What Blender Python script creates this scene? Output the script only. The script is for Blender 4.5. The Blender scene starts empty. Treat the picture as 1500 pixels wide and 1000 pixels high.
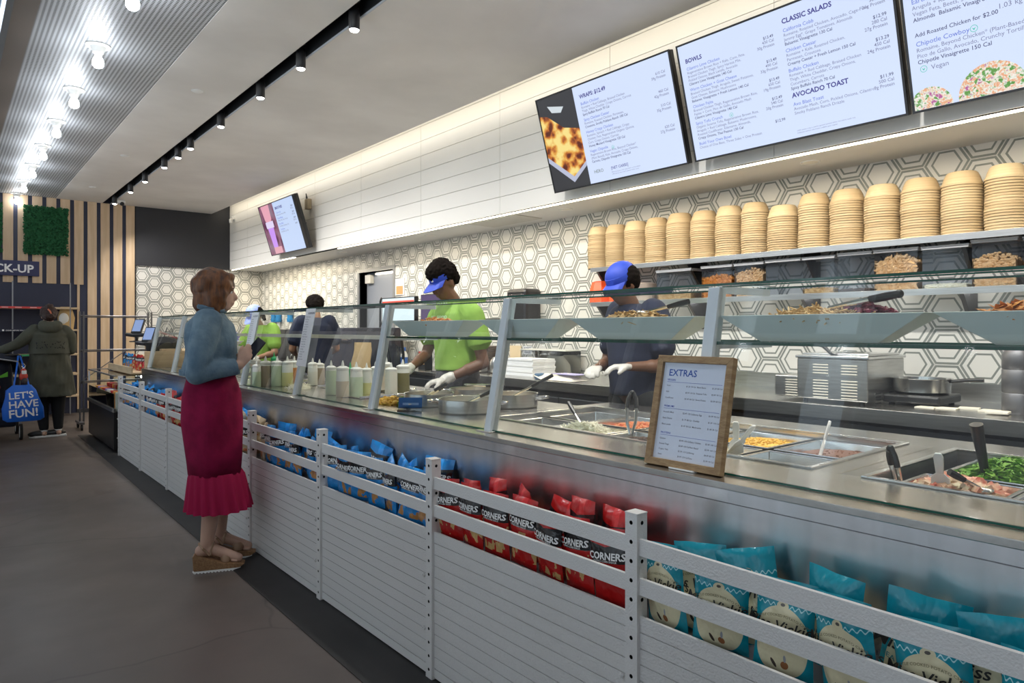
import bpy, bmesh, math, random
from math import sin, cos, pi, radians, sqrt, atan2
from mathutils import Vector, Matrix, noise as mnoise
random.seed(7)
scene = bpy.context.scene
COL = scene.collection

# ------------------------------------------------------------ camera, world, lights, exposure
CAM_H = 1.38
YAW = math.atan2(835, 1010)
SY, CY = sin(YAW), cos(YAW)
cam_data = bpy.data.cameras.new('camera')
cam = bpy.data.objects.new('camera', cam_data)
COL.objects.link(cam)
cam.location = (0, 0, CAM_H)
cam.rotation_euler = (pi / 2, 0, -YAW)
cam_data.sensor_width = 36
cam_data.lens = 1010 / 1500 * 36
cam_data.shift_y = (482 - 500) / 1500
cam_data.clip_start = 0.02
scene.camera = cam
scene.view_settings.view_transform = 'Standard'
scene.view_settings.look = 'None'
scene.view_settings.gamma = 1
scene.view_settings.use_curve_mapping = False
scene.view_settings.exposure = 0.42
scene.cycles.transparent_max_bounces = 48

world = bpy.data.worlds.new('street_daylight')
scene.world = world
world.use_nodes = True
wn = world.node_tree
wn.nodes['Background'].inputs[0].default_value = (0.72, 0.84, 1.0, 1)
wn.nodes['Background'].inputs[1].default_value = 1.3


def lamp(name, kind, loc, energy, color=(1, 1, 1), rot=(0, 0, 0), **kw):
    d = bpy.data.lights.new(name, kind)
    d.energy = energy
    d.color = color
    for k, v in kw.items():
        setattr(d, k, v)
    o = bpy.data.objects.new(name, d)
    o.location = loc
    o.rotation_euler = rot
    COL.objects.link(o)
    return o


CEIL = 3.51
SOF_Z, SOF_X, WALL_X, END_Y = 2.49, 4.17, 4.80, 13.4
COOL, WARM, NEUT = (0.90, 0.95, 1.0), (1.0, 0.86, 0.62), (1.0, 0.96, 0.90)
# daylight entering through the glazed street front on the left
lamp('storefront_daylight', 'AREA', (-1.25, 4.5, 1.75), 30, (0.95, 0.97, 1.0), (0, -pi / 2, 0), shape='RECTANGLE', size=3.2, size_y=13)
# ceiling bulbs
BULB_Y = [4.76 + 1.22 * i for i in range(-4, 8)]
for i, y in enumerate(BULB_Y):
    lamp('bulb_light', 'POINT', (0.905, y, CEIL - 0.19), 4.6 if i < 11 else 0.2, COOL, shadow_soft_size=0.06)
# track spots
SPOT_Y = [0.6, 1.7, 2.9, 4.27, 5.17, 6.05, 7.16, 8.25, 8.78, 9.43, 10.5, 11.44, 12.66]
for i, y in enumerate(SPOT_Y):
    if i in (4, 9):
        continue
    lamp('track_spot_light', 'SPOT', (2.15, y, CEIL - 0.17), 105, NEUT, (0, radians(-30), 0), spot_size=radians(120), spot_blend=0.9, shadow_soft_size=0.05)
# cove strip above the ceiling edge, washing the clad bulkhead
lamp('cove_strip_light', 'AREA', (3.93, 6.5, 3.64), 15, WARM, (0, radians(-60), 0), shape='RECTANGLE', size=0.05, size_y=13.6)
# line of light under the bulkhead
lamp('bulkhead_strip_light', 'AREA', (4.20, 3.9, SOF_Z - 0.025), 50, WARM, (0, 0, 0), shape='RECTANGLE', size=0.03, size_y=9.6)
lamp('bulkhead_strip_light', 'AREA', (4.20, 11.6, SOF_Z - 0.025), 32, WARM, (0, 0, 0), shape='RECTANGLE', size=0.03, size_y=2.8)
SOFFIT_LAMPS = [0.1, 2.27, 4.6, 6.9, 9.2, 11.4]


# ------------------------------------------------------------ measuring helpers
def gy(px, X):
    "Y of a thing standing in the plane X, measured along the picture's columns"
    t = (px - 750) / 1010
    return X * (CY - t * SY) / (SY + t * CY)


def gx(px, Y):
    t = (px - 750) / 1010
    return Y * (SY + t * CY) / (CY - t * SY)


def gz(px, py, Z):
    D = (CAM_H - Z) * 1010 / (py - 482)
    t = (px - 750) / 1010
    return D * (SY + t * CY), D * (CY - t * SY)


def hz(py, X, Y):
    return CAM_H + (482 - py) * (X * SY + Y * CY) / 1010


# ------------------------------------------------------------ materials
MATS = {}


def mat(name, col, rough=0.5, metal=0.0, noise=None, bump=None, emit=None, strength=1.0, stretch=None, aniso=0.0, coat=0.0, spec=None, sheen=0.0, trans=0.0, sss=0.0):
    """noise = (scale, second colour); bump = (scale, strength); stretch = xyz scaling of the texture space"""
    if name in MATS:
        return MATS[name]
    m = bpy.data.materials.new(name)
    m.use_nodes = True
    nt = m.node_tree
    b = nt.nodes['Principled BSDF']
    b.inputs['Base Color'].default_value = (*col, 1)
    b.inputs['Roughness'].default_value = rough
    b.inputs['Metallic'].default_value = metal
    b.inputs['Anisotropic'].default_value = aniso
    b.inputs['Coat Weight'].default_value = coat
    b.inputs['Coat Roughness'].default_value = 0.12
    b.inputs['Sheen Weight'].default_value = sheen
    b.inputs['Transmission Weight'].default_value = trans
    b.inputs['Subsurface Weight'].default_value = sss
    if sss:
        b.inputs['Subsurface Radius'].default_value = (0.02, 0.008, 0.004)
    if spec is not None:
        b.inputs['Specular IOR Level'].default_value = spec
    if emit:
        b.inputs['Emission Color'].default_value = (*emit, 1)
        b.inputs['Emission Strength'].default_value = strength
    if noise or bump:
        tc = nt.nodes.new('ShaderNodeTexCoord')
        mp = nt.nodes.new('ShaderNodeMapping')
        nt.links.new(tc.outputs['Object'], mp.inputs[0])
        if stretch:
            mp.inputs['Scale'].default_value = stretch
    if noise:
        n = nt.nodes.new('ShaderNodeTexNoise')
        n.inputs['Scale'].default_value = noise[0]
        n.inputs['Detail'].default_value = 5
        mx = nt.nodes.new('ShaderNodeMix')
        mx.data_type = 'RGBA'
        mx.inputs[6].default_value = (*col, 1)
        mx.inputs[7].default_value = (*noise[1], 1)
        nt.links.new(mp.outputs[0], n.inputs['Vector'])
        r = nt.nodes.new('ShaderNodeMapRange')
        r.inputs[1].default_value = 0.35
        r.inputs[2].default_value = 0.65
        nt.links.new(n.outputs['Fac'], r.inputs[0])
        nt.links.new(r.outputs[0], mx.inputs[0])
        nt.links.new(mx.outputs[2], b.inputs['Base Color'])
    if bump:
        n2 = nt.nodes.new('ShaderNodeTexNoise')
        n2.inputs['Scale'].default_value = bump[0]
        n2.inputs['Detail'].default_value = 3
        bp = nt.nodes.new('ShaderNodeBump')
        bp.inputs['Strength'].default_value = bump[1]
        bp.inputs['Distance'].default_value = 0.01
        nt.links.new(mp.outputs[0], n2.inputs['Vector'])
        nt.links.new(n2.outputs['Fac'], bp.inputs['Height'])
        nt.links.new(bp.outputs[0], b.inputs['Normal'])
    MATS[name] = m
    return m


def glassy(name, tint, ior=1.5, boost=1.0, rough=0.0):
    "clear sheet: fresnel mix of see-through and mirror"
    m = bpy.data.materials.new(name)
    m.use_nodes = True
    nt = m.node_tree
    nt.nodes.clear()
    out = nt.nodes.new('ShaderNodeOutputMaterial')
    tr = nt.nodes.new('ShaderNodeBsdfTransparent')
    tr.inputs[0].default_value = (*tint, 1)
    gl = nt.nodes.new('ShaderNodeBsdfGlossy')
    gl.inputs['Roughness'].default_value = rough
    fr = nt.nodes.new('ShaderNodeFresnel')
    fr.inputs[0].default_value = ior
    mu = nt.nodes.new('ShaderNodeMath')
    mu.operation = 'MULTIPLY'
    mu.inputs[1].default_value = boost
    mu.use_clamp = True
    mx = nt.nodes.new('ShaderNodeMixShader')
    nt.links.new(fr.outputs[0], mu.inputs[0])
    nt.links.new(mu.outputs[0], mx.inputs[0])
    nt.links.new(tr.outputs[0], mx.inputs[1])
    nt.links.new(gl.outputs[0], mx.inputs[2])
    nt.links.new(mx.outputs[0], out.inputs[0])
    MATS[name] = m
    return m


STEEL = mat('brushed_steel', (0.62, 0.62, 0.61), 0.28, 1.0, noise=(6, (0.52, 0.52, 0.51)), stretch=(1, 1, 14))
STEEL_TOP = mat('worktop_steel', (0.52, 0.51, 0.49), 0.26, 1.0, noise=(5, (0.43, 0.42, 0.40)), bump=(40, 0.02))
STEEL_DARK = mat('dark_steel', (0.20, 0.20, 0.21), 0.35, 1.0)
STEEL_BRIGHT = mat('polished_steel', (0.78, 0.78, 0.77), 0.18, 1.0)
PANEL = mat('counter_front_steel', (0.64, 0.64, 0.655), 0.27, 1.0, noise=(3, (0.57, 0.57, 0.585)), stretch=(1, 9, .25), aniso=0.8)
PANEL.node_tree.nodes['Principled BSDF'].inputs['Anisotropic Rotation'].default_value = 0.25
WHITE_METAL = mat('white_powder_coat', (0.72, 0.71, 0.70), 0.38, 0.0, bump=(180, 0.25))
WHITE_SLAT = mat('white_slat_paint', (0.70, 0.69, 0.68), 0.42, 0.0, bump=(160, 0.35))
HOLE = mat('hole_dark', (0.006, 0.006, 0.006), 0.9)
BLACK = mat('black_plastic', (0.015, 0.015, 0.017), 0.35)
BLACK_MATT = mat('black_matt', (0.012, 0.012, 0.014), 0.8)
RUBBER = mat('rubber', (0.02, 0.02, 0.02), 0.85)
CHALK = mat('white_plastic', (0.78, 0.78, 0.76), 0.35)
CREAM_PLASTIC = mat('cream_plastic', (0.75, 0.72, 0.64), 0.4)
PAPER = mat('paper', (0.82, 0.83, 0.86), 0.6)
WARM_PAPER = mat('warm_paper', (0.80, 0.76, 0.66), 0.7)
NAVY = mat('navy_paint', (0.022, 0.028, 0.065), 0.5)
CHARCOAL = mat('charcoal_paint', (0.026, 0.027, 0.033), 0.55)
BIRCH = mat('birch_ply', (0.66, 0.50, 0.34), 0.5, noise=(3, (0.56, 0.40, 0.25)), stretch=(6, 6, 0.6))
PLY = mat('light_plywood', (0.62, 0.47, 0.30), 0.5, noise=(5, (0.52, 0.38, 0.23)), stretch=(1, 1, 8))
OAK = mat('oak_frame', (0.36, 0.24, 0.12), 0.5, noise=(7, (0.25, 0.15, 0.07)), stretch=(3, 9, 1.2), bump=(30, 0.3))
SNEEZE = glassy('clear_glass', (0.95, 0.985, 0.975), 1.5, 1.5)
SHELF_GLASS = glassy('shelf_glass', (0.86, 0.95, 0.93), 1.5, 1.0)
EDGE = mat('green_glass_edge', (0.004, 0.075, 0.048), 0.12, 0.0, coat=0.6)
CLEAR_BOX = glassy('clear_polycarbonate', (0.88, 0.90, 0.93), 1.45, 1.2, 0.05)
FOAM = mat('white_melamine', (0.58, 0.66, 0.66), 0.3)
SCREEN_PALE = mat('lit_screen_pale', (0.02, 0.02, 0.02), 0.25, emit=(0.65, 0.75, 1.0), strength=0.74)
INK = mat('ink_navy', (0.02, 0.02, 0.16), 0.6)
INK_BLUE = mat('ink_blue', (0.10, 0.14, 0.50), 0.6)
INK_GREY = mat('ink_grey', (0.14, 0.14, 0.20), 0.6)
WHITE_INK = mat('ink_white', (0.85, 0.85, 0.85), 0.5)
LED = mat('lit_led_strip', (1, 1, 1), 0.5, emit=(1.0, 0.88, 0.66), strength=7)
LAMP_GLOW = mat('lit_lamp', (1, 1, 1), 0.5, emit=(1.0, 0.97, 0.92), strength=18)
BULB_GLOW = mat('lit_bulb', (1, 1, 1), 0.5, emit=(0.94, 0.97, 1.0), strength=16)


# ------------------------------------------------------------ mesh building
class MB:
    def __init__(s):
        s.v, s.f, s.m, s.uv = [], [], [], None

    def add(s, vs, fs, mi=0):
        b = len(s.v)
        s.v += [tuple(p) for p in vs]
        s.f += [tuple(i + b for i in f) for f in fs]
        s.m += [mi] * len(fs)
        return s

    def box(s, x0, y0, z0, x1, y1, z1, mi=0, M=None):
        vs = [(x0, y0, z0), (x1, y0, z0), (x1, y1, z0), (x0, y1, z0), (x0, y0, z1), (x1, y0, z1), (x1, y1, z1), (x0, y1, z1)]
        if M is not None:
            vs = [M @ Vector(p) for p in vs]
        return s.add(vs, [(0, 3, 2, 1), (4, 5, 6, 7), (0, 1, 5, 4), (1, 2, 6, 5), (2, 3, 7, 6), (3, 0, 4, 7)], mi)

    def prism(s, pts, a, b, axis='y', mi=0, M=None):
        "polygon pts (2D) extruded from a to b along an axis"
        n = len(pts)

        def q(p, t):
            v = {'x': (t, p[0], p[1]), 'y': (p[0], t, p[1]), 'z': (p[0], p[1], t)}[axis]
            return M @ Vector(v) if M is not None else v
        vs = [q(p, a) for p in pts] + [q(p, b) for p in pts]
        return s.add(vs, [tuple(range(n))[::-1], tuple(range(n, 2 * n))] + [(i, (i + 1) % n, n + (i + 1) % n, n + i) for i in range(n)], mi)

    def cone(s, p0, p1, r0, r1, n=12, caps=True, mi=0):
        p0, p1 = Vector(p0), Vector(p1)
        d = (p1 - p0)
        if d.length < 1e-7:
            return s
        d.normalize()
        u = d.orthogonal().normalized()
        w = d.cross(u)
        vs = []
        for p, r in ((p0, r0), (p1, r1)):
            for i in range(n):
                a = 2 * pi * i / n
                vs.append(p + (u * cos(a) + w * sin(a)) * r)
        fs = [(i, (i + 1) % n, n + (i + 1) % n, n + i) for i in range(n)]
        if caps:
            fs += [tuple(range(n))[::-1], tuple(range(n, 2 * n))]
        return s.add(vs, fs, mi)

    def tube(s, pts, r, n=8, mi=0, closed=False):
        P = [Vector(p) for p in pts]
        if closed:
            P.append(P[0])
        rs = r if isinstance(r, (list, tuple)) else [r] * len(P)
        vs = []
        u = None
        for i, p in enumerate(P):
            d = (P[min(i + 1, len(P) - 1)] - P[max(i - 1, 0)])
            if closed and i in (0, len(P) - 1):
                d = P[1] - P[-2]
            d.normalize()
            if u is None:
                u = d.orthogonal().normalized()
            u = (u - d * u.dot(d)).normalized()
            w = d.cross(u)
            for k in range(n):
                a = 2 * pi * k / n
                vs.append(p + (u * cos(a) + w * sin(a)) * rs[i])
        fs = []
        for i in range(len(P) - 1):
            for k in range(n):
                fs.append((i * n + k, i * n + (k + 1) % n, (i + 1) * n + (k + 1) % n, (i + 1) * n + k))
        if not closed:
            fs += [tuple(range(n))[::-1], tuple((len(P) - 1) * n + k for k in range(n))]
        return s.add(vs, fs, mi)

    def lathe(s, prof, n=24, c=(0, 0, 0), mi=0, caps=True):
        vs, fs = [], []
        for r, z in prof:
            for k in range(n):
                a = 2 * pi * k / n
                vs.append((c[0] + r * cos(a), c[1] + r * sin(a), c[2] + z))
        for i in range(len(prof) - 1):
            for k in range(n):
                fs.append((i * n + k, i * n + (k + 1) % n, (i + 1) * n + (k + 1) % n, (i + 1) * n + k))
        if caps:
            fs += [tuple(range(n))[::-1], tuple((len(prof) - 1) * n + k for k in range(n))]
        return s.add(vs, fs, mi)

    def ball(s, c, r, n=12, m=8, mi=0):
        rx, ry, rz = r if isinstance(r, (list, tuple)) else (r, r, r)
        vs = [(c[0], c[1], c[2] - rz)]
        for j in range(1, m):
            b = -pi / 2 + pi * j / m
            for k in range(n):
                a = 2 * pi * k / n
                vs.append((c[0] + rx * cos(b) * cos(a), c[1] + ry * cos(b) * sin(a), c[2] + rz * sin(b)))
        vs.append((c[0], c[1], c[2] + rz))
        fs = [(0, 1 + (k + 1) % n, 1 + k) for k in range(n)]
        for j in range(m - 2):
            for k in range(n):
                a, b2 = 1 + j * n + k, 1 + j * n + (k + 1) % n
                fs.append((a, b2, b2 + n, a + n))
        L = len(vs) - 1
        fs += [(L, 1 + (m - 2) * n + k, 1 + (m - 2) * n + (k + 1) % n) for k in range(n)]
        return s.add(vs, fs, mi)

    def loft(s, rings, n=28, mod=None, mi=0, caps=True):
        "rings of (cx, cy, z, rx, ry)"
        vs, fs = [], []
        for j, (cx, cy, z, rx, ry) in enumerate(rings):
            for k in range(n):
                a = 2 * pi * k / n
                e = mod(j, a) if mod else 0
                vs.append((cx + (rx + e) * cos(a), cy + (ry + e) * sin(a), z))
        for i in range(len(rings) - 1):
            for k in range(n):
                fs.append((i * n + k, i * n + (k + 1) % n, (i + 1) * n + (k + 1) % n, (i + 1) * n + k))
        if caps:
            fs += [tuple(range(n))[::-1], tuple((len(rings) - 1) * n + k for k in range(n))]
        return s.add(vs, fs, mi)

    def limb(s, pts, rads, n=12):
        for p, r in zip(pts, rads):
            s.ball(p, r, n, 8)
        for i in range(len(pts) - 1):
            s.cone(pts[i], pts[i + 1], rads[i], rads[i + 1], n)
        return s

    def text(s, body, size, M, bold=0.0, align='LEFT', mi=0, warp=None, shear=0.0):
        vs, fs = text_mesh(body, bold, align, shear)
        out = []
        for (x, y) in vs:
            p = (x * size, y * size, 0)
            if warp:
                p = warp(p)
            out.append(M @ Vector(p))
        return s.add(out, fs, mi)

    def mesh(s, name):
        me = bpy.data.meshes.new(name)
        me.from_pydata([tuple(v) for v in s.v], [], s.f)
        me.polygons.foreach_set('material_index', s.m)
        return me

    def build(s, name, mats, parent=None, smooth=False, bevel=0.0, loc=None, segs=2):
        me = s.mesh(name)
        for m in (mats if isinstance(mats, (list, tuple)) else [mats]):
            me.materials.append(m)
        o = bpy.data.objects.new(name, me)
        COL.objects.link(o)
        if parent:
            o.parent = parent
        if loc:
            o.location = loc
        if smooth:
            me.polygons.foreach_set('use_smooth', [True] * len(me.polygons))
            if smooth != 'all':
                try:
                    me.set_sharp_from_angle(angle=radians(40))
                except Exception:
                    pass
        if bevel:
            b = o.modifiers.new('bevel', 'BEVEL')
            b.width = bevel
            b.segments = segs
            b.limit_method = 'ANGLE'
        return o


TEXTS = {}


def text_mesh(body, bold, align, shear=0.0):
    key = (body, bold, align, shear)
    if key not in TEXTS:
        cu = bpy.data.curves.new('t', 'FONT')
        cu.body = body
        cu.size = 1
        cu.offset = bold
        cu.align_x = align
        cu.shear = shear
        cu.resolution_u = 2
        o = bpy.data.objects.new('t', cu)
        COL.objects.link(o)
        dg = bpy.context.evaluated_depsgraph_get()
        me = bpy.data.meshes.new_from_object(o.evaluated_get(dg))
        TEXTS[key] = ([(v.co.x, v.co.y) for v in me.vertices], [tuple(p.vertices) for p in me.polygons])
        bpy.data.objects.remove(o)
        bpy.data.curves.remove(cu)
        bpy.data.meshes.remove(me)
    return TEXTS[key]


def thing(name, label, cat, loc=(0, 0, 0), rz=0.0, group=None):
    o = bpy.data.objects.new(name, None)
    o.empty_display_size = 0.1
    COL.objects.link(o)
    o.location = loc
    o.rotation_euler = (0, 0, rz)
    o['label'] = label
    o['category'] = cat
    if group:
        o['group'] = group
    return o


def tag(o, label, cat, group=None, kind=None):
    o['label'] = label
    o['category'] = cat
    if group:
        o['group'] = group
    if kind:
        o['kind'] = kind
    return o


def struct(o):
    o['kind'] = 'structure'
    return o


def stuff(o):
    o['kind'] = 'stuff'
    return o


def dup(src, parent=None, loc=None, rz=None, label=None, group=None):
    c = src.copy()
    COL.objects.link(c)
    if parent:
        c.parent = parent
    for ch in src.children:
        dup(ch, c)
    if loc is not None:
        c.location = loc
    if rz is not None:
        c.rotation_euler = (0, 0, rz)
    if label:
        c['label'] = label
    if group:
        c['group'] = group
    return c


def slab(name, m, x0, y0, z0, x1, y1, z1, parent=None, bevel=0.0):
    return MB().box(x0, y0, z0, x1, y1, z1).build(name, m, parent, bevel=bevel)


def remeshed(mb, name, m, parent, voxel=0.008, smooth=4, disp=None):
    "one continuous skin grown over overlapping solids"
    me = mb.mesh('tmp')
    o = bpy.data.objects.new('tmp', me)
    COL.objects.link(o)
    r = o.modifiers.new('r', 'REMESH')
    r.mode = 'VOXEL'
    r.voxel_size = voxel
    r.use_smooth_shade = True
    if smooth:
        sm = o.modifiers.new('s', 'SMOOTH')
        sm.factor = 0.5
        sm.iterations = smooth
    dg = bpy.context.evaluated_depsgraph_get()
    out = bpy.data.meshes.new_from_object(o.evaluated_get(dg))
    bpy.data.objects.remove(o)
    bpy.data.meshes.remove(me)
    if disp:
        amp, sc = disp
        nv = [v.normal.copy() for v in out.vertices]
        for v, nn in zip(out.vertices, nv):
            v.co += nn * (mnoise.noise(v.co * sc) * amp)
    out.name = name
    out.materials.clear()
    out.materials.append(m)
    out.polygons.foreach_set('use_smooth', [True] * len(out.polygons))
    ob = bpy.data.objects.new(name, out)
    COL.objects.link(ob)
    ob.parent = parent
    return ob


ORD = ['first', 'second', 'third', 'fourth', 'fifth', 'sixth', 'seventh', 'eighth', 'ninth', 'tenth', 'eleventh', 'twelfth', 'thirteenth', 'fourteenth', 'fifteenth', 'sixteenth']

# ============================================================ SETTING
# floor
def floor_material(name, col, col2):
    m = mat(name, col, 0.36, noise=(0.9, col2), bump=(14, 0.04))
    nt = m.node_tree
    b = nt.nodes['Principled BSDF']
    tc = nt.nodes.new('ShaderNodeTexCoord')
    n = nt.nodes.new('ShaderNodeTexNoise')
    n.inputs['Scale'].default_value = 2.5
    n.inputs['Detail'].default_value = 8
    r = nt.nodes.new('ShaderNodeMapRange')
    r.inputs[3].default_value = 0.28
    r.inputs[4].default_value = 0.55
    nt.links.new(tc.outputs['Object'], n.inputs['Vector'])
    nt.links.new(n.outputs['Fac'], r.inputs[0])
    nt.links.new(r.outputs[0], b.inputs['Roughness'])
    # hairline cracks
    v = nt.nodes.new('ShaderNodeTexVoronoi')
    v.feature = 'DISTANCE_TO_EDGE'
    v.inputs['Scale'].default_value = 0.7
    n3 = nt.nodes.new('ShaderNodeTexNoise')
    n3.inputs['Scale'].default_value = 2
    mxv = nt.nodes.new('ShaderNodeMix')
    mxv.data_type = 'VECTOR'
    mxv.inputs[0].default_value = 0.25
    nt.links.new(tc.outputs['Object'], n3.inputs['Vector'])
    nt.links.new(tc.outputs['Object'], mxv.inputs[4])
    nt.links.new(n3.outputs['Color'], mxv.inputs[5])
    nt.links.new(mxv.outputs[1], v.inputs['Vector'])
    r2 = nt.nodes.new('ShaderNodeMapRange')
    r2.inputs[1].default_value = 0.0
    r2.inputs[2].default_value = 0.006
    r2.inputs[3].default_value = 0.7
    r2.inputs[4].default_value = 0.0
    nt.links.new(v.outputs['Distance'], r2.inputs[0])
    src = b.inputs['Base Color'].links[0].from_socket
    mx = nt.nodes.new('ShaderNodeMix')
    mx.data_type = 'RGBA'
    mx.inputs[7].default_value = (col[0] * .35, col[1] * .35, col[2] * .35, 1)
    nt.links.new(r2.outputs[0], mx.inputs[0])
    nt.links.new(src, mx.inputs[6])
    nt.links.new(mx.outputs[2], b.inputs['Base Color'])
    return m


CONCRETE = floor_material('polished_concrete', (0.132, 0.107, 0.094), (0.080, 0.066, 0.059))
fl = struct(MB().add([(-1.4, -2.2, 0), (5.0, -2.2, 0), (5.0, 13.6, 0), (-1.4, 13.6, 0)], [(0, 1, 2, 3)]).build('floor', CONCRETE))
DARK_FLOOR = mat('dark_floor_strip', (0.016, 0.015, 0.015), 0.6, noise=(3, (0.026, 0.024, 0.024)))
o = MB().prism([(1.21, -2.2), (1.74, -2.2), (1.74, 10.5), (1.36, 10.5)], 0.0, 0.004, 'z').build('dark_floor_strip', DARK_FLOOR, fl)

# ceilings: perforated metal band, plaster band, light slot, plaster band
def perforated():
    m = bpy.data.materials.new('perforated_ceiling_metal')
    m.use_nodes = True
    nt = m.node_tree
    b = nt.nodes['Principled BSDF']
    b.inputs['Metallic'].default_value = 0.35
    b.inputs['Roughness'].default_value = 0.5
    tc = nt.nodes.new('ShaderNodeTexCoord')
    sep = nt.nodes.new('ShaderNodeSeparateXYZ')
    nt.links.new(tc.outputs['Object'], sep.inputs[0])

    def node(op, a, bv=None, c=None):
        n = nt.nodes.new('ShaderNodeMath')
        n.operation = op
        for i, x in enumerate((a, bv, c)):
            if x is None:
                continue
            if isinstance(x, (int, float)):
                n.inputs[i].default_value = x
            else:
                nt.links.new(x, n.inputs[i])
        return n.outputs[0]
    sx = node('MULTIPLY', sep.outputs[0], 1 / 0.030)
    sy = node('MULTIPLY', sep.outputs[1], 1 / 0.024)
    fx = node('SUBTRACT', node('FRACT', sx), 0.5)
    fy = node('SUBTRACT', node('FRACT', sy), 0.5)
    d = node('SQRT', node('ADD', node('MULTIPLY', fx, fx), node('MULTIPLY', fy, fy)))
    hole = node('LESS_THAN', d, 0.30)
    mx = nt.nodes.new('ShaderNodeMix')
    mx.data_type = 'RGBA'
    mx.inputs[6].default_value = (0.58, 0.61, 0.65, 1)
    mx.inputs[7].default_value = (0.05, 0.052, 0.055, 1)
    nt.links.new(hole, mx.inputs[0])
    nt.links.new(mx.outputs[2], b.inputs['Base Color'])
    # shallow ribs along the room
    w = node('ABSOLUTE', fx)
    bp = nt.nodes.new('ShaderNodeBump')
    bp.inputs['Strength'].default_value = 0.12
    bp.inputs['Distance'].default_value = 0.003
    nt.links.new(w, bp.inputs['Height'])
    nt.links.new(bp.outputs[0], b.inputs['Normal'])
    return m


PLASTER = mat('ceiling_plaster', (0.80, 0.77, 0.74), 0.62, noise=(1.2, (0.70, 0.67, 0.64)), bump=(9, 0.05))
ce = struct(slab('ceiling', PLASTER, 1.43, -2.2, CEIL, 2.088, END_Y, CEIL + .06))
slab('ceiling_panel', PLASTER, 2.205, -2.2, CEIL, 3.84, END_Y, CEIL + .06, ce)
slab('upper_ceiling', PLASTER, 3.5, -2.2, 3.80, 4.9, END_Y, 3.86, ce)
slab('perforated_panel', perforated(), 0.49, -2.2, CEIL + .004, 1.43, END_Y, CEIL + .03, ce)
slab('slot_back', BLACK_MATT, 2.088, -2.2, CEIL + .14, 2.205, END_Y, CEIL + .16, ce)
slab('slot_side', BLACK_MATT, 2.086, -2.2, CEIL, 2.090, END_Y, CEIL + .14, ce)
slab('slot_side', mat('pale_slot_lip', (0.55, 0.57, 0.6), 0.4), 2.203, -2.2, CEIL - .010, 2.211, END_Y, CEIL + .004, ce)
slab('slot_side', BLACK_MATT, 2.203, -2.2, CEIL + .004, 2.207, END_Y, CEIL + .14, ce)
BEAM = mat('bronze_beam_paint', (0.16, 0.13, 0.11), 0.5)
struct(slab('trim_1', BEAM, 0.36, -2.2, CEIL - .01, 0.492, END_Y, CEIL + .25))
struct(slab('trim_2', mat('pale_lobby_ceiling', (0.45, 0.56, 0.66), 0.5), -1.4, -2.2, 3.95, 0.36, END_Y, 4.0))
# street-side glazed front with mullions (gives the tall reflections in the guard glass)
wl = thing('window_1', 'glazed street front', 'window')
del wl['category'], wl['label']
wl['kind'] = 'structure'
for y in [-2.1 + 1.1 * i for i in range(15)]:
    slab('mullion', CHALK, -1.38, y - .03, 0, -1.30, y + .03, 3.9, wl)
slab('transom', CHALK, -1.37, -2.2, 2.55, -1.31, 13.4, 2.61, wl)
slab('sill_wall', CHARCOAL, -1.38, -2.2, 0, -1.30, 13.4, 0.35, wl)
slab('glass', SNEEZE, -1.345, -2.2, .35, -1.335, 13.4, 3.9, wl)
ws = struct(slab('wall_reflection_blocker', mat('reflection_blocker_dark', (.05, .055, .065), .8), -9.2, -12, 0, -9.0, 26, 1.4))  # unseen dark wall and piers, added to break guard-glass reflections into sky bands
for k_, y_ in enumerate((-11, -7.2, -4.6, -1.9, .3, 2.6, 4.2, 6.9, 9.0, 12.2, 14.6, 18.0, 21.5)):
    slab('reflection_pier', mat('reflection_blocker_dark', (.05, .055, .065), .8), -9.2, y_, 0, -8.6, y_ + (1.5, 1.0, 1.7)[k_ % 3], 9, ws)
struct(slab('wall_behind', mat('grey_wall_paint', (0.35, 0.35, 0.36), 0.6), -1.4, -2.3, 0, 5.0, -2.2, 4.0))

# ---- end wall: navy backing, birch slats, charcoal panel, hexagon tiles
we = struct(MB().box(-1.4, END_Y, 0, 5.0, END_Y + .1, 4.0).build('wall_end', NAVY))
SW, SP = 0.133, 0.19
for k in range(17):
    x1 = 2.575 - SP * k
    z0 = 2.12 if x1 - SW < 1.70 else 0.06
    slab('slat', BIRCH, x1 - SW, END_Y - .025, z0, x1, END_Y, CEIL, we, bevel=.002)
slab('slat_edge', BIRCH, 1.725, END_Y - .027, 0.06, 1.76, END_Y, 2.12, we)
slab('dark_panel', CHARCOAL, 2.59, END_Y - .03, SOF_Z, 4.20, END_Y, 3.80, we)
slab('dark_trim', BLACK_MATT, 2.578, END_Y - .03, 0, 2.592, END_Y, CEIL, we)
struct(slab('baseboard_end', CHARCOAL, 1.72, END_Y - .04, 0, 2.58, END_Y - .001, 0.06))

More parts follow.
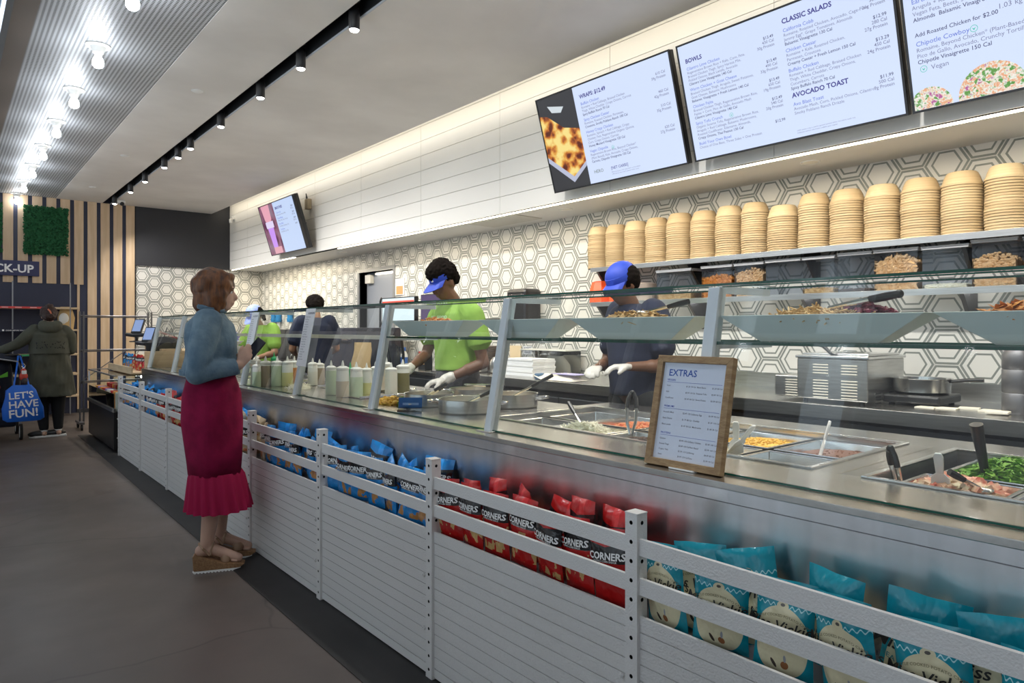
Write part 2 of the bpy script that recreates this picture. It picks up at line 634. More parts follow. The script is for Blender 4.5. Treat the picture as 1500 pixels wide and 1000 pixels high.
# ---- hexagon tiles
def hex_material():
    m = bpy.data.materials.new('ringed_hexagon_tile')
    m.use_nodes = True
    nt = m.node_tree
    b = nt.nodes['Principled BSDF']
    b.inputs['Roughness'].default_value = 0.32
    uv = nt.nodes.new('ShaderNodeUVMap')
    uv.uv_map = 'UVMap'
    sep = nt.nodes.new('ShaderNodeSeparateXYZ')
    nt.links.new(uv.outputs[0], sep.inputs[0])

    def N(op, a, bv=None):
        n = nt.nodes.new('ShaderNodeMath')
        n.operation = op
        for i, x in enumerate((a, bv)):
            if x is None:
                continue
            if isinstance(x, (int, float)):
                n.inputs[i].default_value = x
            else:
                nt.links.new(x, n.inputs[i])
        return n.outputs[0]
    u, v = N('ABSOLUTE', sep.outputs[0]), N('ABSOLUTE', sep.outputs[1])
    d = N('MAXIMUM', v, N('ADD', N('MULTIPLY', u, 0.8660254), N('MULTIPLY', v, 0.5)))   # 1 at the edge

    def band(a, c):
        return N('MULTIPLY', N('GREATER_THAN', d, a), N('LESS_THAN', d, c))
    k = N('MAXIMUM', band(0.575, 0.675), band(0.855, 0.968))
    mx = nt.nodes.new('ShaderNodeMix')
    mx.data_type = 'RGBA'
    mx.inputs[6].default_value = (0.68, 0.665, 0.63, 1)
    mx.inputs[7].default_value = (0.20, 0.215, 0.20, 1)
    nt.links.new(k, mx.inputs[0])
    nt.links.new(mx.outputs[2], b.inputs['Base Color'])
    return m


HEXM = hex_material()
GROUT = mat('pale_grout', (0.60, 0.59, 0.56), 0.8)
S_ = 0.131
AP = S_ * 0.8660254
HEXP = [(S_ * .992 * cos(radians(60 * i)), S_ * .992 * sin(radians(60 * i))) for i in range(6)]


def clip(poly, ax, lim, keep_less):
    out = []
    for i in range(len(poly)):
        a, b = poly[i], poly[(i + 1) % len(poly)]
        ia = (a[ax] <= lim) == keep_less
        ib = (b[ax] <= lim) == keep_less
        if ia:
            out.append(a)
        if ia != ib:
            t = (lim - a[ax]) / (b[ax] - a[ax])
            out.append((a[0] + (b[0] - a[0]) * t, a[1] + (b[1] - a[1]) * t))
    return out


def tile_wall(parent, origin, ud, nd, u0, u1, z0, z1, uoff, zoff, cap, holes=()):
    "flat-topped hexagon tiles on a wall; the nearest ones singly, the rest joined"
    ox, oy = origin

    def to3(u, z, d):
        return (ud[0] * u + nd[0] * d, ud[1] * u + nd[1] * d, z)
    shared = {}
    rest = MB()
    rest_uv = []
    cells = []
    nu = int((u1 - u0) / (1.5 * S_)) + 3
    for i in range(-1, nu):
        for j in range(-1, int((z1 - z0) / (2 * AP)) + 3):
            cu, cz = u0 + uoff + i * 1.5 * S_, zoff - j * 2 * AP - (AP if i % 2 else 0)
            p = [(cu + a, cz + b) for a, b in HEXP]
            for ax, lim, less in ((0, u0, False), (0, u1, True), (1, z0, False), (1, z1, True)):
                p = clip(p, ax, lim, less) if len(p) > 2 else []
            ps = [p]
            for h0, h1, h2 in holes:
                nxt = []
                for q in ps:
                    if len(q) < 3:
                        continue
                    nxt.append(clip(q, 0, h0, True))
                    nxt.append(clip(q, 0, h1, False))
                    m = clip(q, 0, h0, False)
                    m = clip(m, 0, h1, True) if len(m) > 2 else []
                    m = clip(m, 1, h2, False) if len(m) > 2 else []
                    nxt.append(m)
                ps = nxt
            for q in ps:
                if len(q) > 2:
                    cells.append((abs(cu), cu, cz, q))
    cells.sort(key=lambda q: q[0])
    for idx, (_, cu, cz, p) in enumerate(cells):
        loc = [(a - cu, b - cz) for a, b in p]
        n = len(loc)
        key = tuple((round(a, 4), round(b, 4)) for a, b in loc)
        vs = [to3(a, b, 0.0) for a, b in loc] + [to3(a, b, 0.005) for a, b in loc]
        fs = [tuple(range(n, 2 * n))] + [(k, (k + 1) % n, n + (k + 1) % n, n + k) for k in range(n)]
        uvs = [(loc[q % n][0] / AP, loc[q % n][1] / AP) for f in fs for q in f]
        bx, by, bz = to3(cu, cz, 0.0)
        base = (bx + ox, by + oy, bz)
        if idx < cap:
            if key not in shared:
                me = MB().add(vs, fs).mesh('tile')
                ul = me.uv_layers.new(name='UVMap')
                ul.data.foreach_set('uv', [x for q in uvs for x in q])
                me.materials.append(HEXM)
                shared[key] = me
            ob = bpy.data.objects.new('tile', shared[key])
            ob.location = base
            COL.objects.link(ob)
            ob.parent = parent
        else:
            rest.add([(a + base[0], b + base[1], c + base[2]) for a, b, c in vs], fs)
            rest_uv += uvs
    if rest.v:
        me = rest.mesh('far_tiles')
        ul = me.uv_layers.new(name='UVMap')
        ul.data.foreach_set('uv', [x for q in rest_uv for x in q])
        me.materials.append(HEXM)
        ob = bpy.data.objects.new('far_tiles', me)
        COL.objects.link(ob)
        ob.parent = parent
        stuff(ob)


DOOR_Y0, DOOR_Y1, DOOR_Z = gy(577, WALL_X), gy(527, WALL_X), hz(397, WALL_X, gy(550, WALL_X))
wb = MB().box(WALL_X, -2.2, 0, WALL_X + .2, DOOR_Y0, 4.0).box(WALL_X, DOOR_Y1, 0, WALL_X + .2, END_Y, 4.0).box(WALL_X, DOOR_Y0, DOOR_Z, WALL_X + .2, DOOR_Y1, 4.0).build('wall_back', GROUT)
struct(wb)
tile_wall(wb, (WALL_X, 0), (0, 1), (-1, 0), 0.1, END_Y, 0.96, SOF_Z, .1, SOF_Z + .03, 299, holes=[(DOOR_Y0 - .03, DOOR_Y1 + .03, DOOR_Z + .03)])
tile_wall(we, (0, END_Y), (1, 0), (0, -1), 2.592, WALL_X, 0.9, SOF_Z, .1, SOF_Z + .05, 299)
# door into the back room
d1 = thing('door_1', 'grey door', 'door')
del d1['category'], d1['label']
struct(d1)
GREY_DOOR = mat('grey_door_paint', (0.30, 0.32, 0.36), 0.4)
FRAME_GREY = mat('steel_door_frame', (0.40, 0.41, 0.42), 0.35, 0.6)
slab('door_leaf', GREY_DOOR, WALL_X + .12, DOOR_Y0, 0, WALL_X + .16, DOOR_Y1, DOOR_Z, d1)
slab('door_frame', FRAME_GREY, WALL_X - .02, DOOR_Y0 - .05, 0, WALL_X + .13, DOOR_Y0, DOOR_Z, d1)
slab('door_frame', FRAME_GREY, WALL_X - .02, DOOR_Y1, 0, WALL_X + .13, DOOR_Y1 + .05, DOOR_Z, d1)
slab('door_frame', FRAME_GREY, WALL_X - .02, DOOR_Y0 - .05, DOOR_Z, WALL_X + .13, DOOR_Y1 + .05, DOOR_Z + .05, d1)
slab('door_closer', CREAM_PLASTIC, WALL_X + .05, DOOR_Y1 - .22, DOOR_Z - .16, WALL_X + .12, DOOR_Y1 - .06, DOOR_Z - .03, d1, bevel=.01)
slab('transom_light', LED, WALL_X + .10, DOOR_Y0 + .05, DOOR_Z - .035, WALL_X + .118, DOOR_Y1 - .30, DOOR_Z - .015, d1)

# ---- white bulkhead with long clad planks
CLAD = mat('cladding_white', (0.80, 0.79, 0.76), 0.42)
SOF = mat('soffit_paint', (0.66, 0.66, 0.65), 0.55)
wf = struct(MB().box(SOF_X + .012, -2.2, SOF_Z, WALL_X, END_Y, SOF_Z + .02).box(SOF_X + .012, -2.2, SOF_Z, SOF_X + .05, END_Y, 3.80, 1).build('wall_bulkhead', [SOF, CHARCOAL]))
YJ = [-2.2, -0.49, 0.94, 2.37, 3.80, 5.23, 6.66, 8.10, 9.53, 10.96, 12.39, END_Y - .03]
RH = 0.168
for i in range(len(YJ) - 1):
    for j in range(8):
        z0 = SOF_Z + .004 + j * RH
        slab('plank', CLAD, SOF_X, YJ[i] + .002, z0 + .0022, SOF_X + .012, YJ[i + 1] - .002, min(z0 + RH - .0022, 3.79), wf)
slab('led_strip', LED, SOF_X + .016, -1.0, SOF_Z - .010, SOF_X + .034, gy(493, SOF_X), SOF_Z, wf)
slab('led_strip', LED, SOF_X + .016, gy(430, SOF_X), SOF_Z - .010, SOF_X + .034, gy(338, SOF_X), SOF_Z, wf)
slab('access_panel', mat('grille_grey', (.5, .49, .46), .5), 4.28, gy(770, 4.4), SOF_Z - .008, 4.62, gy(700, 4.4), SOF_Z, wf, bevel=.003)
for i, y in enumerate(SOFFIT_LAMPS):
    t = thing('downlight', 'x', 'ceiling light', (4.45, y, SOF_Z), 0, 'recessed lights under the bulkhead')
    t['label'] = 'small round light under the white bulkhead'
    MB().lathe([(.05, 0), (.055, -.006), (.062, -.006), (.062, 0)], 24, caps=False).build('ring', CHALK, t, True)
    MB().lathe([(.0, -.004), (.05, -.004)], 20, caps=False).build('lens', CREAM_PLASTIC, t)

# ---- ceiling bulbs
bulb0 = None
for i, y in enumerate(BULB_Y):
    if bulb0 is None:
        t = thing('ceiling_bulb', '', 'ceiling light', (.905, y, CEIL), 0, 'bare bulbs on the perforated ceiling')
        MB().lathe([(.0, .004), (.085, .004), (.085, -.004), (.075, -.010), (.055, -.010), (.034, -.055), (.0, -.055)], 28, caps=False).build('socket', CHALK, t, True)
        MB().lathe([(.022, -.055), (.022, -.080), (.033, -.10), (.040, -.125), (.037, -.148), (.024, -.163), (.0, -.168)], 24, caps=False).build('bulb', BULB_GLOW, t, True)
        bulb0 = t
    else:
        t = dup(bulb0, loc=(.905, y, CEIL))
    k = i - 3
    t['label'] = 'lit bare bulb in white ceiling socket, ' + (ORD[k - 1] + ' of the row from the near end' if k >= 1 else 'overhead behind the camera')
# ---- track spots
spot0 = None
for i, y in enumerate(SPOT_Y):
    if spot0 is None:
        t = thing('track_spotlight', '', 'spotlight', (2.147, y, CEIL + .025), 0, 'black spotlights in the ceiling slot')
        MB().cone((0, 0, .06), (0, 0, .0), .018, .018, 10).box(-.02, -.05, .045, .02, .05, .06).build('bracket', BLACK, t)
        MB().lathe([(.0, .01), (.034, .01), (.037, 0), (.037, -.13), (.033, -.135), (.033, -.11)], 24, caps=False).build('housing', BLACK, t, True)
        MB().lathe([(.033, -.128), (.028, -.140), (.015, -.146), (.0, -.147)], 20, caps=False).build('lens', LAMP_GLOW, t, True)
        spot0 = t
    else:
        t = dup(spot0, loc=(2.147, y, CEIL + .025))
    k = i - 2
    t['label'] = 'black cylinder spotlight in the dark ceiling slot, ' + (ORD[k - 1] + ' from the near end' if k >= 1 else 'overhead behind the camera')
for (px, py, nm) in ((289, 133, 'nearest'), (183, 228, 'middle'), (136, 274, 'farthest')):
    X = CY * (CEIL - CAM_H) / -((py - 482) / (px + 85))
    MB().lathe([(0, -.012), (.035, -.012), (.05, -.004), (.05, 0)], 24, caps=False).build('ceiling_sensor', CHALK, None, True, loc=(X, gy(px, X), CEIL))
    tag(COL.objects[-1], 'flat white disc on the plaster ceiling, ' + nm + ' of the three', 'sensor', 'discs on the plaster ceiling')
t = thing('security_camera', 'small white dome camera at the far end of the ceiling slot', 'camera', (2.24, 12.9, CEIL))
MB().box(-.07, -.05, -.06, .10, .05, 0).build('housing', CHALK, t, bevel=.02)
MB().ball((.05, -.03, -.06), .035).build('dome', BLACK, t, True)
t = thing('security_camera', 'white wall camera on the far corner of the bulkhead', 'camera', (SOF_X - .02, 13.1, 3.42))
MB().box(-.03, -.04, -.02, .03, .04, .05).build('bracket', CHALK, t, bevel=.01)
MB().lathe([(0, -.10), (.03, -.09), (.035, -.02), (.0, .0)], 16, (-.05, -.03, 0), caps=False).build('housing', CHALK, t, True)

# ============================================================ MENU SCREENS
def tv(y_left, width, z0, x0, z1, x1, name, label, group):
    "screen hung tilted on the bulkhead: local x runs to the viewer's right (-Y), local y up the screen"
    up = Vector((x1 - x0, 0, z1 - z0))
    h = up.length
    up.normalize()
    right = Vector((0, -1, 0))
    nrm = right.cross(up)
    M = Matrix.Translation((x0, y_left, z0)) @ Matrix((right, up, nrm)).transposed().to_4x4()
    t = thing(name, label, 'screen', (0, 0, 0), 0, group)
    t.matrix_world = M
    MB().box(0, 0, -.05, width, h, -.004).build('housing', BLACK, t, bevel=.006)
    b = .012
    MB().box(0, 0, -.004, b, h, .004).box(width - b, 0, -.004, width, h, .004).box(b, 0, -.004, width - b, b, .004).box(b, h - b, -.004, width - b, h, .004).build('bezel', BLACK, t)
    for f in (.3, .7):
        b_ = MB().box((x0 + x1) / 2 + .03, y_left - width * f - .04, (z0 + z1) / 2 - .05, SOF_X, y_left - width * f + .04, (z0 + z1) / 2 + .05)
        Mi = M.inverted()
        b_.v = [tuple(Mi @ Vector(q)) for q in b_.v]
        b_.build('wall_bracket', STEEL_DARK, t)
    return t, h


def photo_material(name, kind):
    m = bpy.data.materials.new(name)
    m.use_nodes = True
    nt = m.node_tree
    b = nt.nodes['Principled BSDF']
    b.inputs['Base Color'].default_value = (0, 0, 0, 1)
    b.inputs['Roughness'].default_value = .3
    tc = nt.nodes.new('ShaderNodeTexCoord')
    n = nt.nodes.new('ShaderNodeTexNoise')
    n.inputs['Scale'].default_value = {'chicken': 13, 'salad': 60, 'drink': 7}[kind]
    n.inputs['Detail'].default_value = 4
    v = nt.nodes.new('ShaderNodeTexVoronoi')
    v.inputs['Scale'].default_value = {'chicken': 12, 'salad': 45, 'drink': 5}[kind]
    nt.links.new(tc.outputs['Object'], n.inputs['Vector'])
    nt.links.new(tc.outputs['Object'], v.inputs['Vector'])
    mx = nt.nodes.new('ShaderNodeMix')
    mx.data_type = 'RGBA'
    mx.inputs[0].default_value = .45
    nt.links.new(n.outputs['Fac'], mx.inputs[6])
    nt.links.new(v.outputs['Color' if kind == 'salad' else 'Distance'], mx.inputs[7])
    r = nt.nodes.new('ShaderNodeValToRGB')
    ramp = {'chicken': [(0, (.01, .002, .001)), (.38, (.12, .020, .006)), (.45, (.45, .12, .02)), (.52, (.75, .36, .06)), (.62, (.88, .70, .24))],
            'salad': [(0, (.05, .18, .03)), (.35, (.12, .32, .06)), (.43, (.85, .85, .78)), (.55, (.75, .30, .12)), (.62, (.80, .85, .70)), (.7, (.45, .10, .30))],
            'drink': [(0, (.06, .01, .05)), (.35, (.3, .06, .22)), (.5, (.75, .30, .5)), (.7, (.8, .55, .75))]}[kind]
    el = r.color_ramp.elements
    el[0].position, el[0].color = ramp[0][0], (*ramp[0][1], 1)
    el[1].position, el[1].color = ramp[1][0], (*ramp[1][1], 1)
    for p, c in ramp[2:]:
        e = el.new(p)
        e.color = (*c, 1)
    nt.links.new(mx.outputs[2], r.inputs[0])
    nt.links.new(r.outputs[0], b.inputs['Emission Color'])
    b.inputs['Emission Strength'].default_value = .8
    return m


def lit(name, c, s=.8):
    return mat(name, (0.01, 0.01, 0.01), .3, emit=c, strength=s)


CHICKEN = photo_material('lit_photo_chicken', 'chicken')
SALAD = photo_material('lit_photo_salad', 'salad')
DRINK = photo_material('lit_photo_drink', 'drink')
DRINK.node_tree.nodes['Principled BSDF'].inputs['Emission Strength'].default_value = .26
L_INK, L_BLUE, L_GREY, L_DARK, L_GREEN = lit('lit_ink_navy', (.03, .02, .22)), lit('lit_ink_blue', (.14, .20, .62)), lit('lit_ink_grey', (.17, .18, .30)), lit('lit_ink_dark', (.04, .04, .12)), lit('lit_ink_green', (.03, .50, .34))
TW = 1.375
TZ = (2.586 - 1.38) * .964 + 1.38
TZ1 = (3.362 - 1.38) * .964 + 1.38
TX0, TX1 = 4.2 * .964, 3.967 * .964


def lines_to(mb, rows, M, x, y, size, lead, bold=0.0, align='LEFT'):
    for rr in rows:
        if rr:
            mb.text(rr, size, M @ Matrix.Translation((x, y, 0)), bold, align)
        y -= lead
    return y


I4 = Matrix.Identity(4)


def menu(t, sections, x, y, xr, k=1.0):
    "sections: (heading, [(dish, [ingredients], dressing, [price lines])]); every dish is one printed entry"
    ls = .0265 * k
    mats = [L_INK, L_BLUE, L_GREY, L_DARK]
    T = lambda a, b: Matrix.Translation((a, b, .0015))
    for heading, items in sections:
        if heading:
            MB().text(heading, .041 * k, T(x, y), .028).build('menu_heading', L_INK, t)
            y -= .050 * k
        for nm, ing, dr, price in items:
            e = MB()
            e.text(nm, .0300 * k, T(x, y), .006, mi=1)
            yp = y + ls * 1.0
            for q, p in enumerate(price):
                if p:
                    e.text(p, .0265 * k, T(xr, yp - ls * q), 0.006, 'RIGHT', mi=3 if p.startswith('$') else 2)
            y -= ls
            for q in ing:
                e.text(q, .0255 * k, T(x, y), 0.0, mi=2)
                y -= ls
            if dr:
                e.text(dr, .0255 * k, T(x, y), .008, mi=3)
                y -= ls
            if e.v:
                e.build('menu_entry', mats, t)
            y -= ls * .55
        y -= ls * .25


def leaf_mark(t, x, y, r=.014):
    MB().lathe([(r * .86, 0), (r, 0)], 20, (x, y, .0015), caps=False).prism([(x - r * .5, y + r * .3), (x, y - r * .5), (x + r * .5, y + r * .3), (x, y)], .001, .002, 'z').build('leaf_mark', L_GREEN, t)


t, H = tv(gy(813, 4.05), TW, TZ, TX0, TZ1, TX1, 'menu_screen', 'wide menu screen with chicken photo and wraps prices, left of the big row', 'big menu screens on the bulkhead')
cut = .43
MB().box(cut, .012, 0, TW - .012, H - .012, .001).build('page', SCREEN_PALE, t)
MB().box(.012, .012, 0, cut, H - .012, .0008).build('photo_ground', lit('lit_photo_dark', (.03, .03, .035)), t)
MB().prism([(.012, .64), (.10, .62), (.26, .50), (cut, .46), (cut, .20), (.27, .10), (.012, .30)], .0008, .0014, 'z').build('photo_food', CHICKEN, t)
MB().prism([(.012, .30), (.27, .10), (cut, .20), (cut, .165), (.26, .055), (.012, .255)], .0008, .0018, 'z').build('photo_tray', lit('lit_photo_tray', (.45, .48, .62)), t)
MB().prism([(.12, .70), (.30, .66), (.26, .62), (.16, .64)], .0008, .0014, 'z').build('photo_glint', lit('lit_photo_glint', (.6, .66, .7)), t)
menu(t, [('WRAPS: $12.49', [
    ('Buffalo Chicken', ['Romaine + Red Cabbage, Braised Chicken', 'Thigh, White Cheddar, Crispy Onions, Carrots'], 'Spicy Buffalo Ranch 70 Cal', ['610 Cal', '39g Protein']),
    ('Spicy Chicken Caesar', ['Romaine, Roasted Chicken, Parmesan,'], 'Croutons, Smoky Poblano Ranch 100 Cal', ['460 Cal', '42g Protein']),
    ('Honey Crispy Chicken', ['Romaine, Spinach + Red Cabbage, Crispy', 'Chicken, Feta, Regenerative Organic Quinoa,', 'Corn, Crispy Onions, Carrots'], 'Honey Mustard Vinaigrette 120 Cal', ['510 Cal', '35g Protein']),
    ('Vegan Chipotle', ['Regenerative Brown Rice, Beyond Chicken*', '(Plant Based), Kale, Avocado, Crispy Onions,'], 'Carrots, Chipotle Vinaigrette 150 Cal', ['620 Cal', '27g Protein'])])], cut + .06, H - .11, TW - .06, 1.02)
leaf_mark(t, cut + .30, .248)
MB().text('HERO', .038, Matrix.Translation((cut + .06, .085, .0015)), .0).build('bread_mark', lit('lit_ink_olive', (.12, .16, .08)), t)
MB().text('[NET CARBS]', .030, Matrix.Translation((cut + .24, .087, .0015)), .006).build('carbs_mark', L_INK, t)
mb = MB()
mb.text('Before placing your order, please inform us of any allergies', .012, Matrix.Translation((cut + .24, .062, .0015))).text('2,000 calories a day is used for general nutrition advice', .012, Matrix.Translation((cut + .24, .046, .0015)))
mb.build('fine_print', L_GREY, t)

t, H = tv(gy(1018, 4.05) - .006, TW, TZ, TX0, TZ1, TX1, 'menu_screen', 'wide menu screen listing bowls, classic salads and avocado toast', 'big menu screens on the bulkhead')
MB().box(.012, .012, 0, TW - .012, H - .012, .001).build('page', SCREEN_PALE, t)
menu(t, [('BOWLS', [
    ('Cilantro Lime Chicken', ['Regenerative Brown Rice + Kale, Corn, Feta,', 'Braised Chicken Thigh, Spicy Harissa Mix,', 'Pickled Onions, Black Lentils, Avocado'], 'Cilantro Lime Vinaigrette 140 Cal', ['$13.49', '430 Cal', '30g Protein']),
    ('Warm Chicken + Goat Cheese', ['Braised Chicken Thigh, Arugula, Sweet Potatoes,', 'Goat Cheese, Balsamic Mushrooms'], 'Balsamic Vinaigrette + Fresh Lemon 140 Cal', ['$13.49', '490 Cal', '33g Protein']),
    ('Chicken Fajita', ['Braised Chicken Thigh, Regenerative Brown Rice,', 'Fajitas + Corn, Pico de Gallo, Avocado Mash'], 'Cilantro Lime Vinaigrette 140 Cal', ['$13.49', '650 Cal', '19g Protein']),
    ('Spicy Tofu Crunch', ['Organic Sesame Tofu, Regenerative Brown Rice,', 'Arugula + Red Cabbage, Balsamic Mushrooms,', 'Roasted Cauliflower, Edamame, Almonds,'], 'Crispy Onions, Thai Peanut 130 Cal', ['$12.49', '540 Cal', '20g Protein']),
    ('Build Your Own Bowl', ['Choice of One Base, Three Sides + One Protein'], '', ['$12.99'])])], .055, H - .13, TW * .50, .93)
menu(t, [('CLASSIC SALADS', [
    ('California Cobb', ['Romaine, Roasted Chicken, Avocado, Cage-Free', 'Jammy Egg*, Grape Tomatoes, Almonds'], 'Balsamic Vinaigrette 130 Cal', ['$13.49', '360 Cal', '26g Protein']),
    ('Chicken Caesar', ['Romaine + Kale, Roasted Chicken,', 'Parmesan, Croutons'], 'Creamy Caesar + Fresh Lemon 150 Cal', ['$12.99', '280 Cal', '27g Protein']),
    ('Buffalo Chicken', ['Romaine + Red Cabbage, Braised Chicken', 'Thigh, White Cheddar, Crispy Onions,', 'Cucumbers, Carrots'], 'Spicy Buffalo Ranch 70 Cal', ['$13.29', '450 Cal', '24g Protein'])]),
    ('AVOCADO TOAST', [('Avo Blast Toast', ['Avocado Mash, Corn, Pickled Onions, Cilantro,', 'Smoky Poblano Ranch Drizzle'], '', ['$11.99', '500 Cal', '9g Protein'])])], TW * .545, H - .10, TW - .05, .97)
leaf_mark(t, .33, .248)
MB().text('2,000 calories a day is used for general nutrition advice, but calorie needs vary', .011, Matrix.Translation((TW * .545, .05, .0015))).text('Additional nutrition information available upon request', .011, Matrix.Translation((TW * .545, .036, .0015))).build('fine_print', L_GREY, t)

t, H = tv(gy(1336, 4.05) - .006, TW, TZ, TX0, TZ1, TX1, 'menu_screen', 'menu screen with two salad bowl photos, cut off by the right edge', 'big menu screens on the bulkhead')
MB().box(.012, .012, 0, TW - .012, H - .012, .001).build('page', SCREEN_PALE, t)
menu(t, [('', [
    ('Earth Bowl', ['Arugula + Kale, Regenerative Brown Rice,', 'Vegan Feta, Beets, Sweet Potatoes,'], 'Almonds  Balsamic Vinaigrette 130 Cal', ['']),
    ('', [], 'Add Roasted Chicken for $2.00', ['']),
    ('Chipotle Cowboy', ['Romaine, Beyond Chicken* (Plant-Based),', 'Pico de Gallo, Avocado, Crunchy Tortillas'], 'Chipotle Vinaigrette 150 Cal', [''])])], .05, .548, .7, 1.13)
MB().text('1.03 kg CO2e', .034, Matrix.Translation((.42, .40, .0015))).text('Vegan', .034, Matrix.Translation((.11, .205, .0015))).build('menu_text', L_GREY, t)
leaf_mark(t, .075, .217, .017)
leaf_mark(t, .315, .345, .017)
for cx, cy, r in ((.09, .015, .105), (.37, .02, .150)):
    pts = [(cx + r * cos(a * pi / 24), max(.0125, cy + r * sin(a * pi / 24))) for a in range(-4, 29)]
    pts = [(max(.0125, p[0]), p[1]) for p in pts]
    MB().prism(pts, .001, .0016, 'z').build('photo_salad', SALAD, t)

t, H = tv(gy(398.5, 4.05), gy(398.5, 4.05) - gy(454, 4.05), TZ, TX0, TZ1, TX1, 'menu_screen', 'far menu screen with a purple drink photo, alone on the bulkhead', None)
MB().box(.58, .012, 0, TW - .03, H - .012, .001).build('page', lit('lit_screen_blue', (.52, .64, .88)), t)
MB().box(.012, .012, 0, .58, H - .012, .0008).build('photo_ground', DRINK, t)
MB().prism([(.10, H - .012), (.42, H - .012), (.40, .55), (.27, .44), (.14, .55)], .0008, .0014, 'z').build('photo_chin', lit('lit_photo_skin', (.75, .36, .45)), t)
MB().prism([(.16, .50), (.40, .50), (.37, .12), (.20, .12)], .0008, .002, 'z').build('photo_cup', lit('lit_photo_cup', (.55, .28, .85)), t)
MB().prism([(.13, .52), (.43, .52), (.43, .42), (.13, .42)], .0008, .0024, 'z').build('photo_lid', lit('lit_photo_lid', (.70, .62, .85)), t)
MB().box(.20, .02, .0008, .50, .12, .0028).build('photo_hand', lit('lit_photo_skin'[:14] + '_b', (.7, .35, .42)), t)
menu(t, [('SMOOTHIES', [('Classic Acai', ['Banana, Acai, Almond Milk'], '', ['$8.49', '320 Cal']), ('Green Mango', ['Mango, Kale, Lime, Coconut'], '', ['$8.49', '300 Cal']), ('Berry Blast', ['Strawberry, Blueberry, Oat'], '', ['$8.49', '290 Cal']), ('Cold Brew', ['Iced Coffee, Oat Milk'], '', ['$4.49'])])], .64, H - .12, TW - .08, 1.25)
t = thing('wall_bracket', 'small tan electrical box with looped cables beside the far screen', 'cable box', (SOF_X, gy(448, 4.1), hz(300, 4.1, gy(448, 4.1))))
MB().box(-.07, -.05, -.06, 0, .05, .09).build('box', mat('tan_metal', (.35, .29, .2), .4), t, bevel=.008)
MB().tube([(-.03, .03, .09), (-.05, .04, .17), (-.03, .08, .14), (-.02, .10, .02)], .008).build('cable', BLACK, t, True)

# ============================================================ WHITE SNACK RACK ALONG THE COUNTER
RX = 1.480
POST = [0.233 + 1.0365 * i for i in range(-1, 9)]
PW, PH = .043, .866


def post_mesh():
    "square white upright, rows of real drilled holes in the two seen sides"
    mb = MB()
    pitch, r, depth = .0535, .0062, .012
    rows = 16
    z0 = .012
    sides = [((0, 0), (0, 1), (1, 0)), ((0, 0), (1, 0), (0, 1))]       # origin, along, inward
    for (ox, oy), (ax, ay), (ix, iy) in sides:
        flip = (ax, ay) == (0, 1)

        def pt(u, z, d=0.0):
            return (ox + ax * u + ix * d, oy + ay * u + iy * d, z)

        def quad(*p):
            mb.add(p, [tuple(range(len(p)))])
        quad(pt(0, 0), pt(PW, 0), pt(PW, z0), pt(0, z0))
        for k in range(rows):
            a, b = z0 + k * pitch, z0 + (k + 1) * pitch
            if k == rows - 1:
                b = PH
            cz, cu = a + pitch / 2, PW / 2
            ring = [(cu + r * cos(pi / 4 * q + pi / 8), cz + r * sin(pi / 4 * q + pi / 8)) for q in range(8)]
            outer = []
            for q in range(8):
                ang = pi / 4 * q + pi / 8
                dx, dz = cos(ang), sin(ang)
                s1 = (PW / 2) / abs(dx)
                s2 = ((b - cz) if dz > 0 else (cz - a)) / abs(dz)
                if s1 < s2:
                    outer.append((cu + dx * s1, cz + dz * s1))
                else:
                    outer.append((cu + dx * s2, cz + dz * s2))
            cor = {0: (PW, b), 2: (0, b), 4: (0, a), 6: (PW, a)}
            for q in range(8):
                n = (q + 1) % 8
                p = [outer[q]] + ([cor[q]] if q in cor else []) + [outer[n], ring[n], ring[q]]
                mb.add([pt(*w) for w in p], [tuple(range(len(p)))])
                mb.add([pt(*ring[q]), pt(*ring[n]), pt(*ring[n], depth), pt(*ring[q], depth)], [(0, 1, 2, 3)], 1)
            mb.add([pt(*w, depth) for w in ring], [tuple(range(8))], 1)
    # far sides, cap
    mb.add([(PW, 0, 0), (PW, PW, 0), (PW, PW, PH), (PW, 0, PH), (0, PW, 0), (0, PW, PH)], [(0, 1, 2, 3), (1, 4, 5, 2)])
    mb.box(-.001, -.001, PH, PW + .001, PW + .001, PH + .003)
    return mb.mesh('upright')


rack = thing('snack_rack', 'long white perforated-post rack with slatted front, along the counter', 'rack', (RX, 0, 0))
pm = post_mesh()
pm.materials.append(WHITE_METAL)
pm.materials.append(HOLE)
BOLT = MB().cone((-.006, 0, 0), (0, 0, 0), .009, .009, 6).cone((-.010, 0, 0), (-.006, 0, 0), .005, .005, 8).mesh('bolt')
BOLT.materials.append(WHITE_METAL)


def place(me, name, parent, loc, rot=(0, 0, 0)):
    o = bpy.data.objects.new(name, me)
    COL.objects.link(o)
    o.parent = parent
    o.location = loc
    o.rotation_euler = rot
    return o


BW = 1.0365 - PW
rail_me = MB().box(0.010, PW, 0, .022, PW + BW, .046).mesh('rail')
rail_me.materials.append(WHITE_METAL)
slat_me = MB().box(0.012, PW, 0, .022, PW + BW, .0425).mesh('slat')
slat_me.materials.append(WHITE_SLAT)
for i, y in enumerate(POST):
    if y > 8.6:
        break
    yy = y - PW / 2
    place(pm, 'upright', rack, (0, yy, 0))
    for z in (.19, .40):
        place(BOLT, 'bolt', rack, (.004, yy + PW + .016, z))
    if i < len(POST) - 1 and POST[i + 1] < 8.7:
        for z in (.752, .643):
            place(rail_me, 'rail', rack, (0, yy, z))
        for k in range(12):
            place(slat_me, 'slat', rack, (0, yy, .049 + .0447 * k))
slab('bin_floor', STEEL_DARK, .023, -1.0, .545, .205, 8.5, .552, rack)
slab('inner_rail', WHITE_METAL, .012, -1.0, .01, .022, 8.49, .045, rack)
slab('back_upright', mat('rack_back', (.08, .08, .085), .6), .190, -1.0, .02, .205, 8.5, .545, rack)

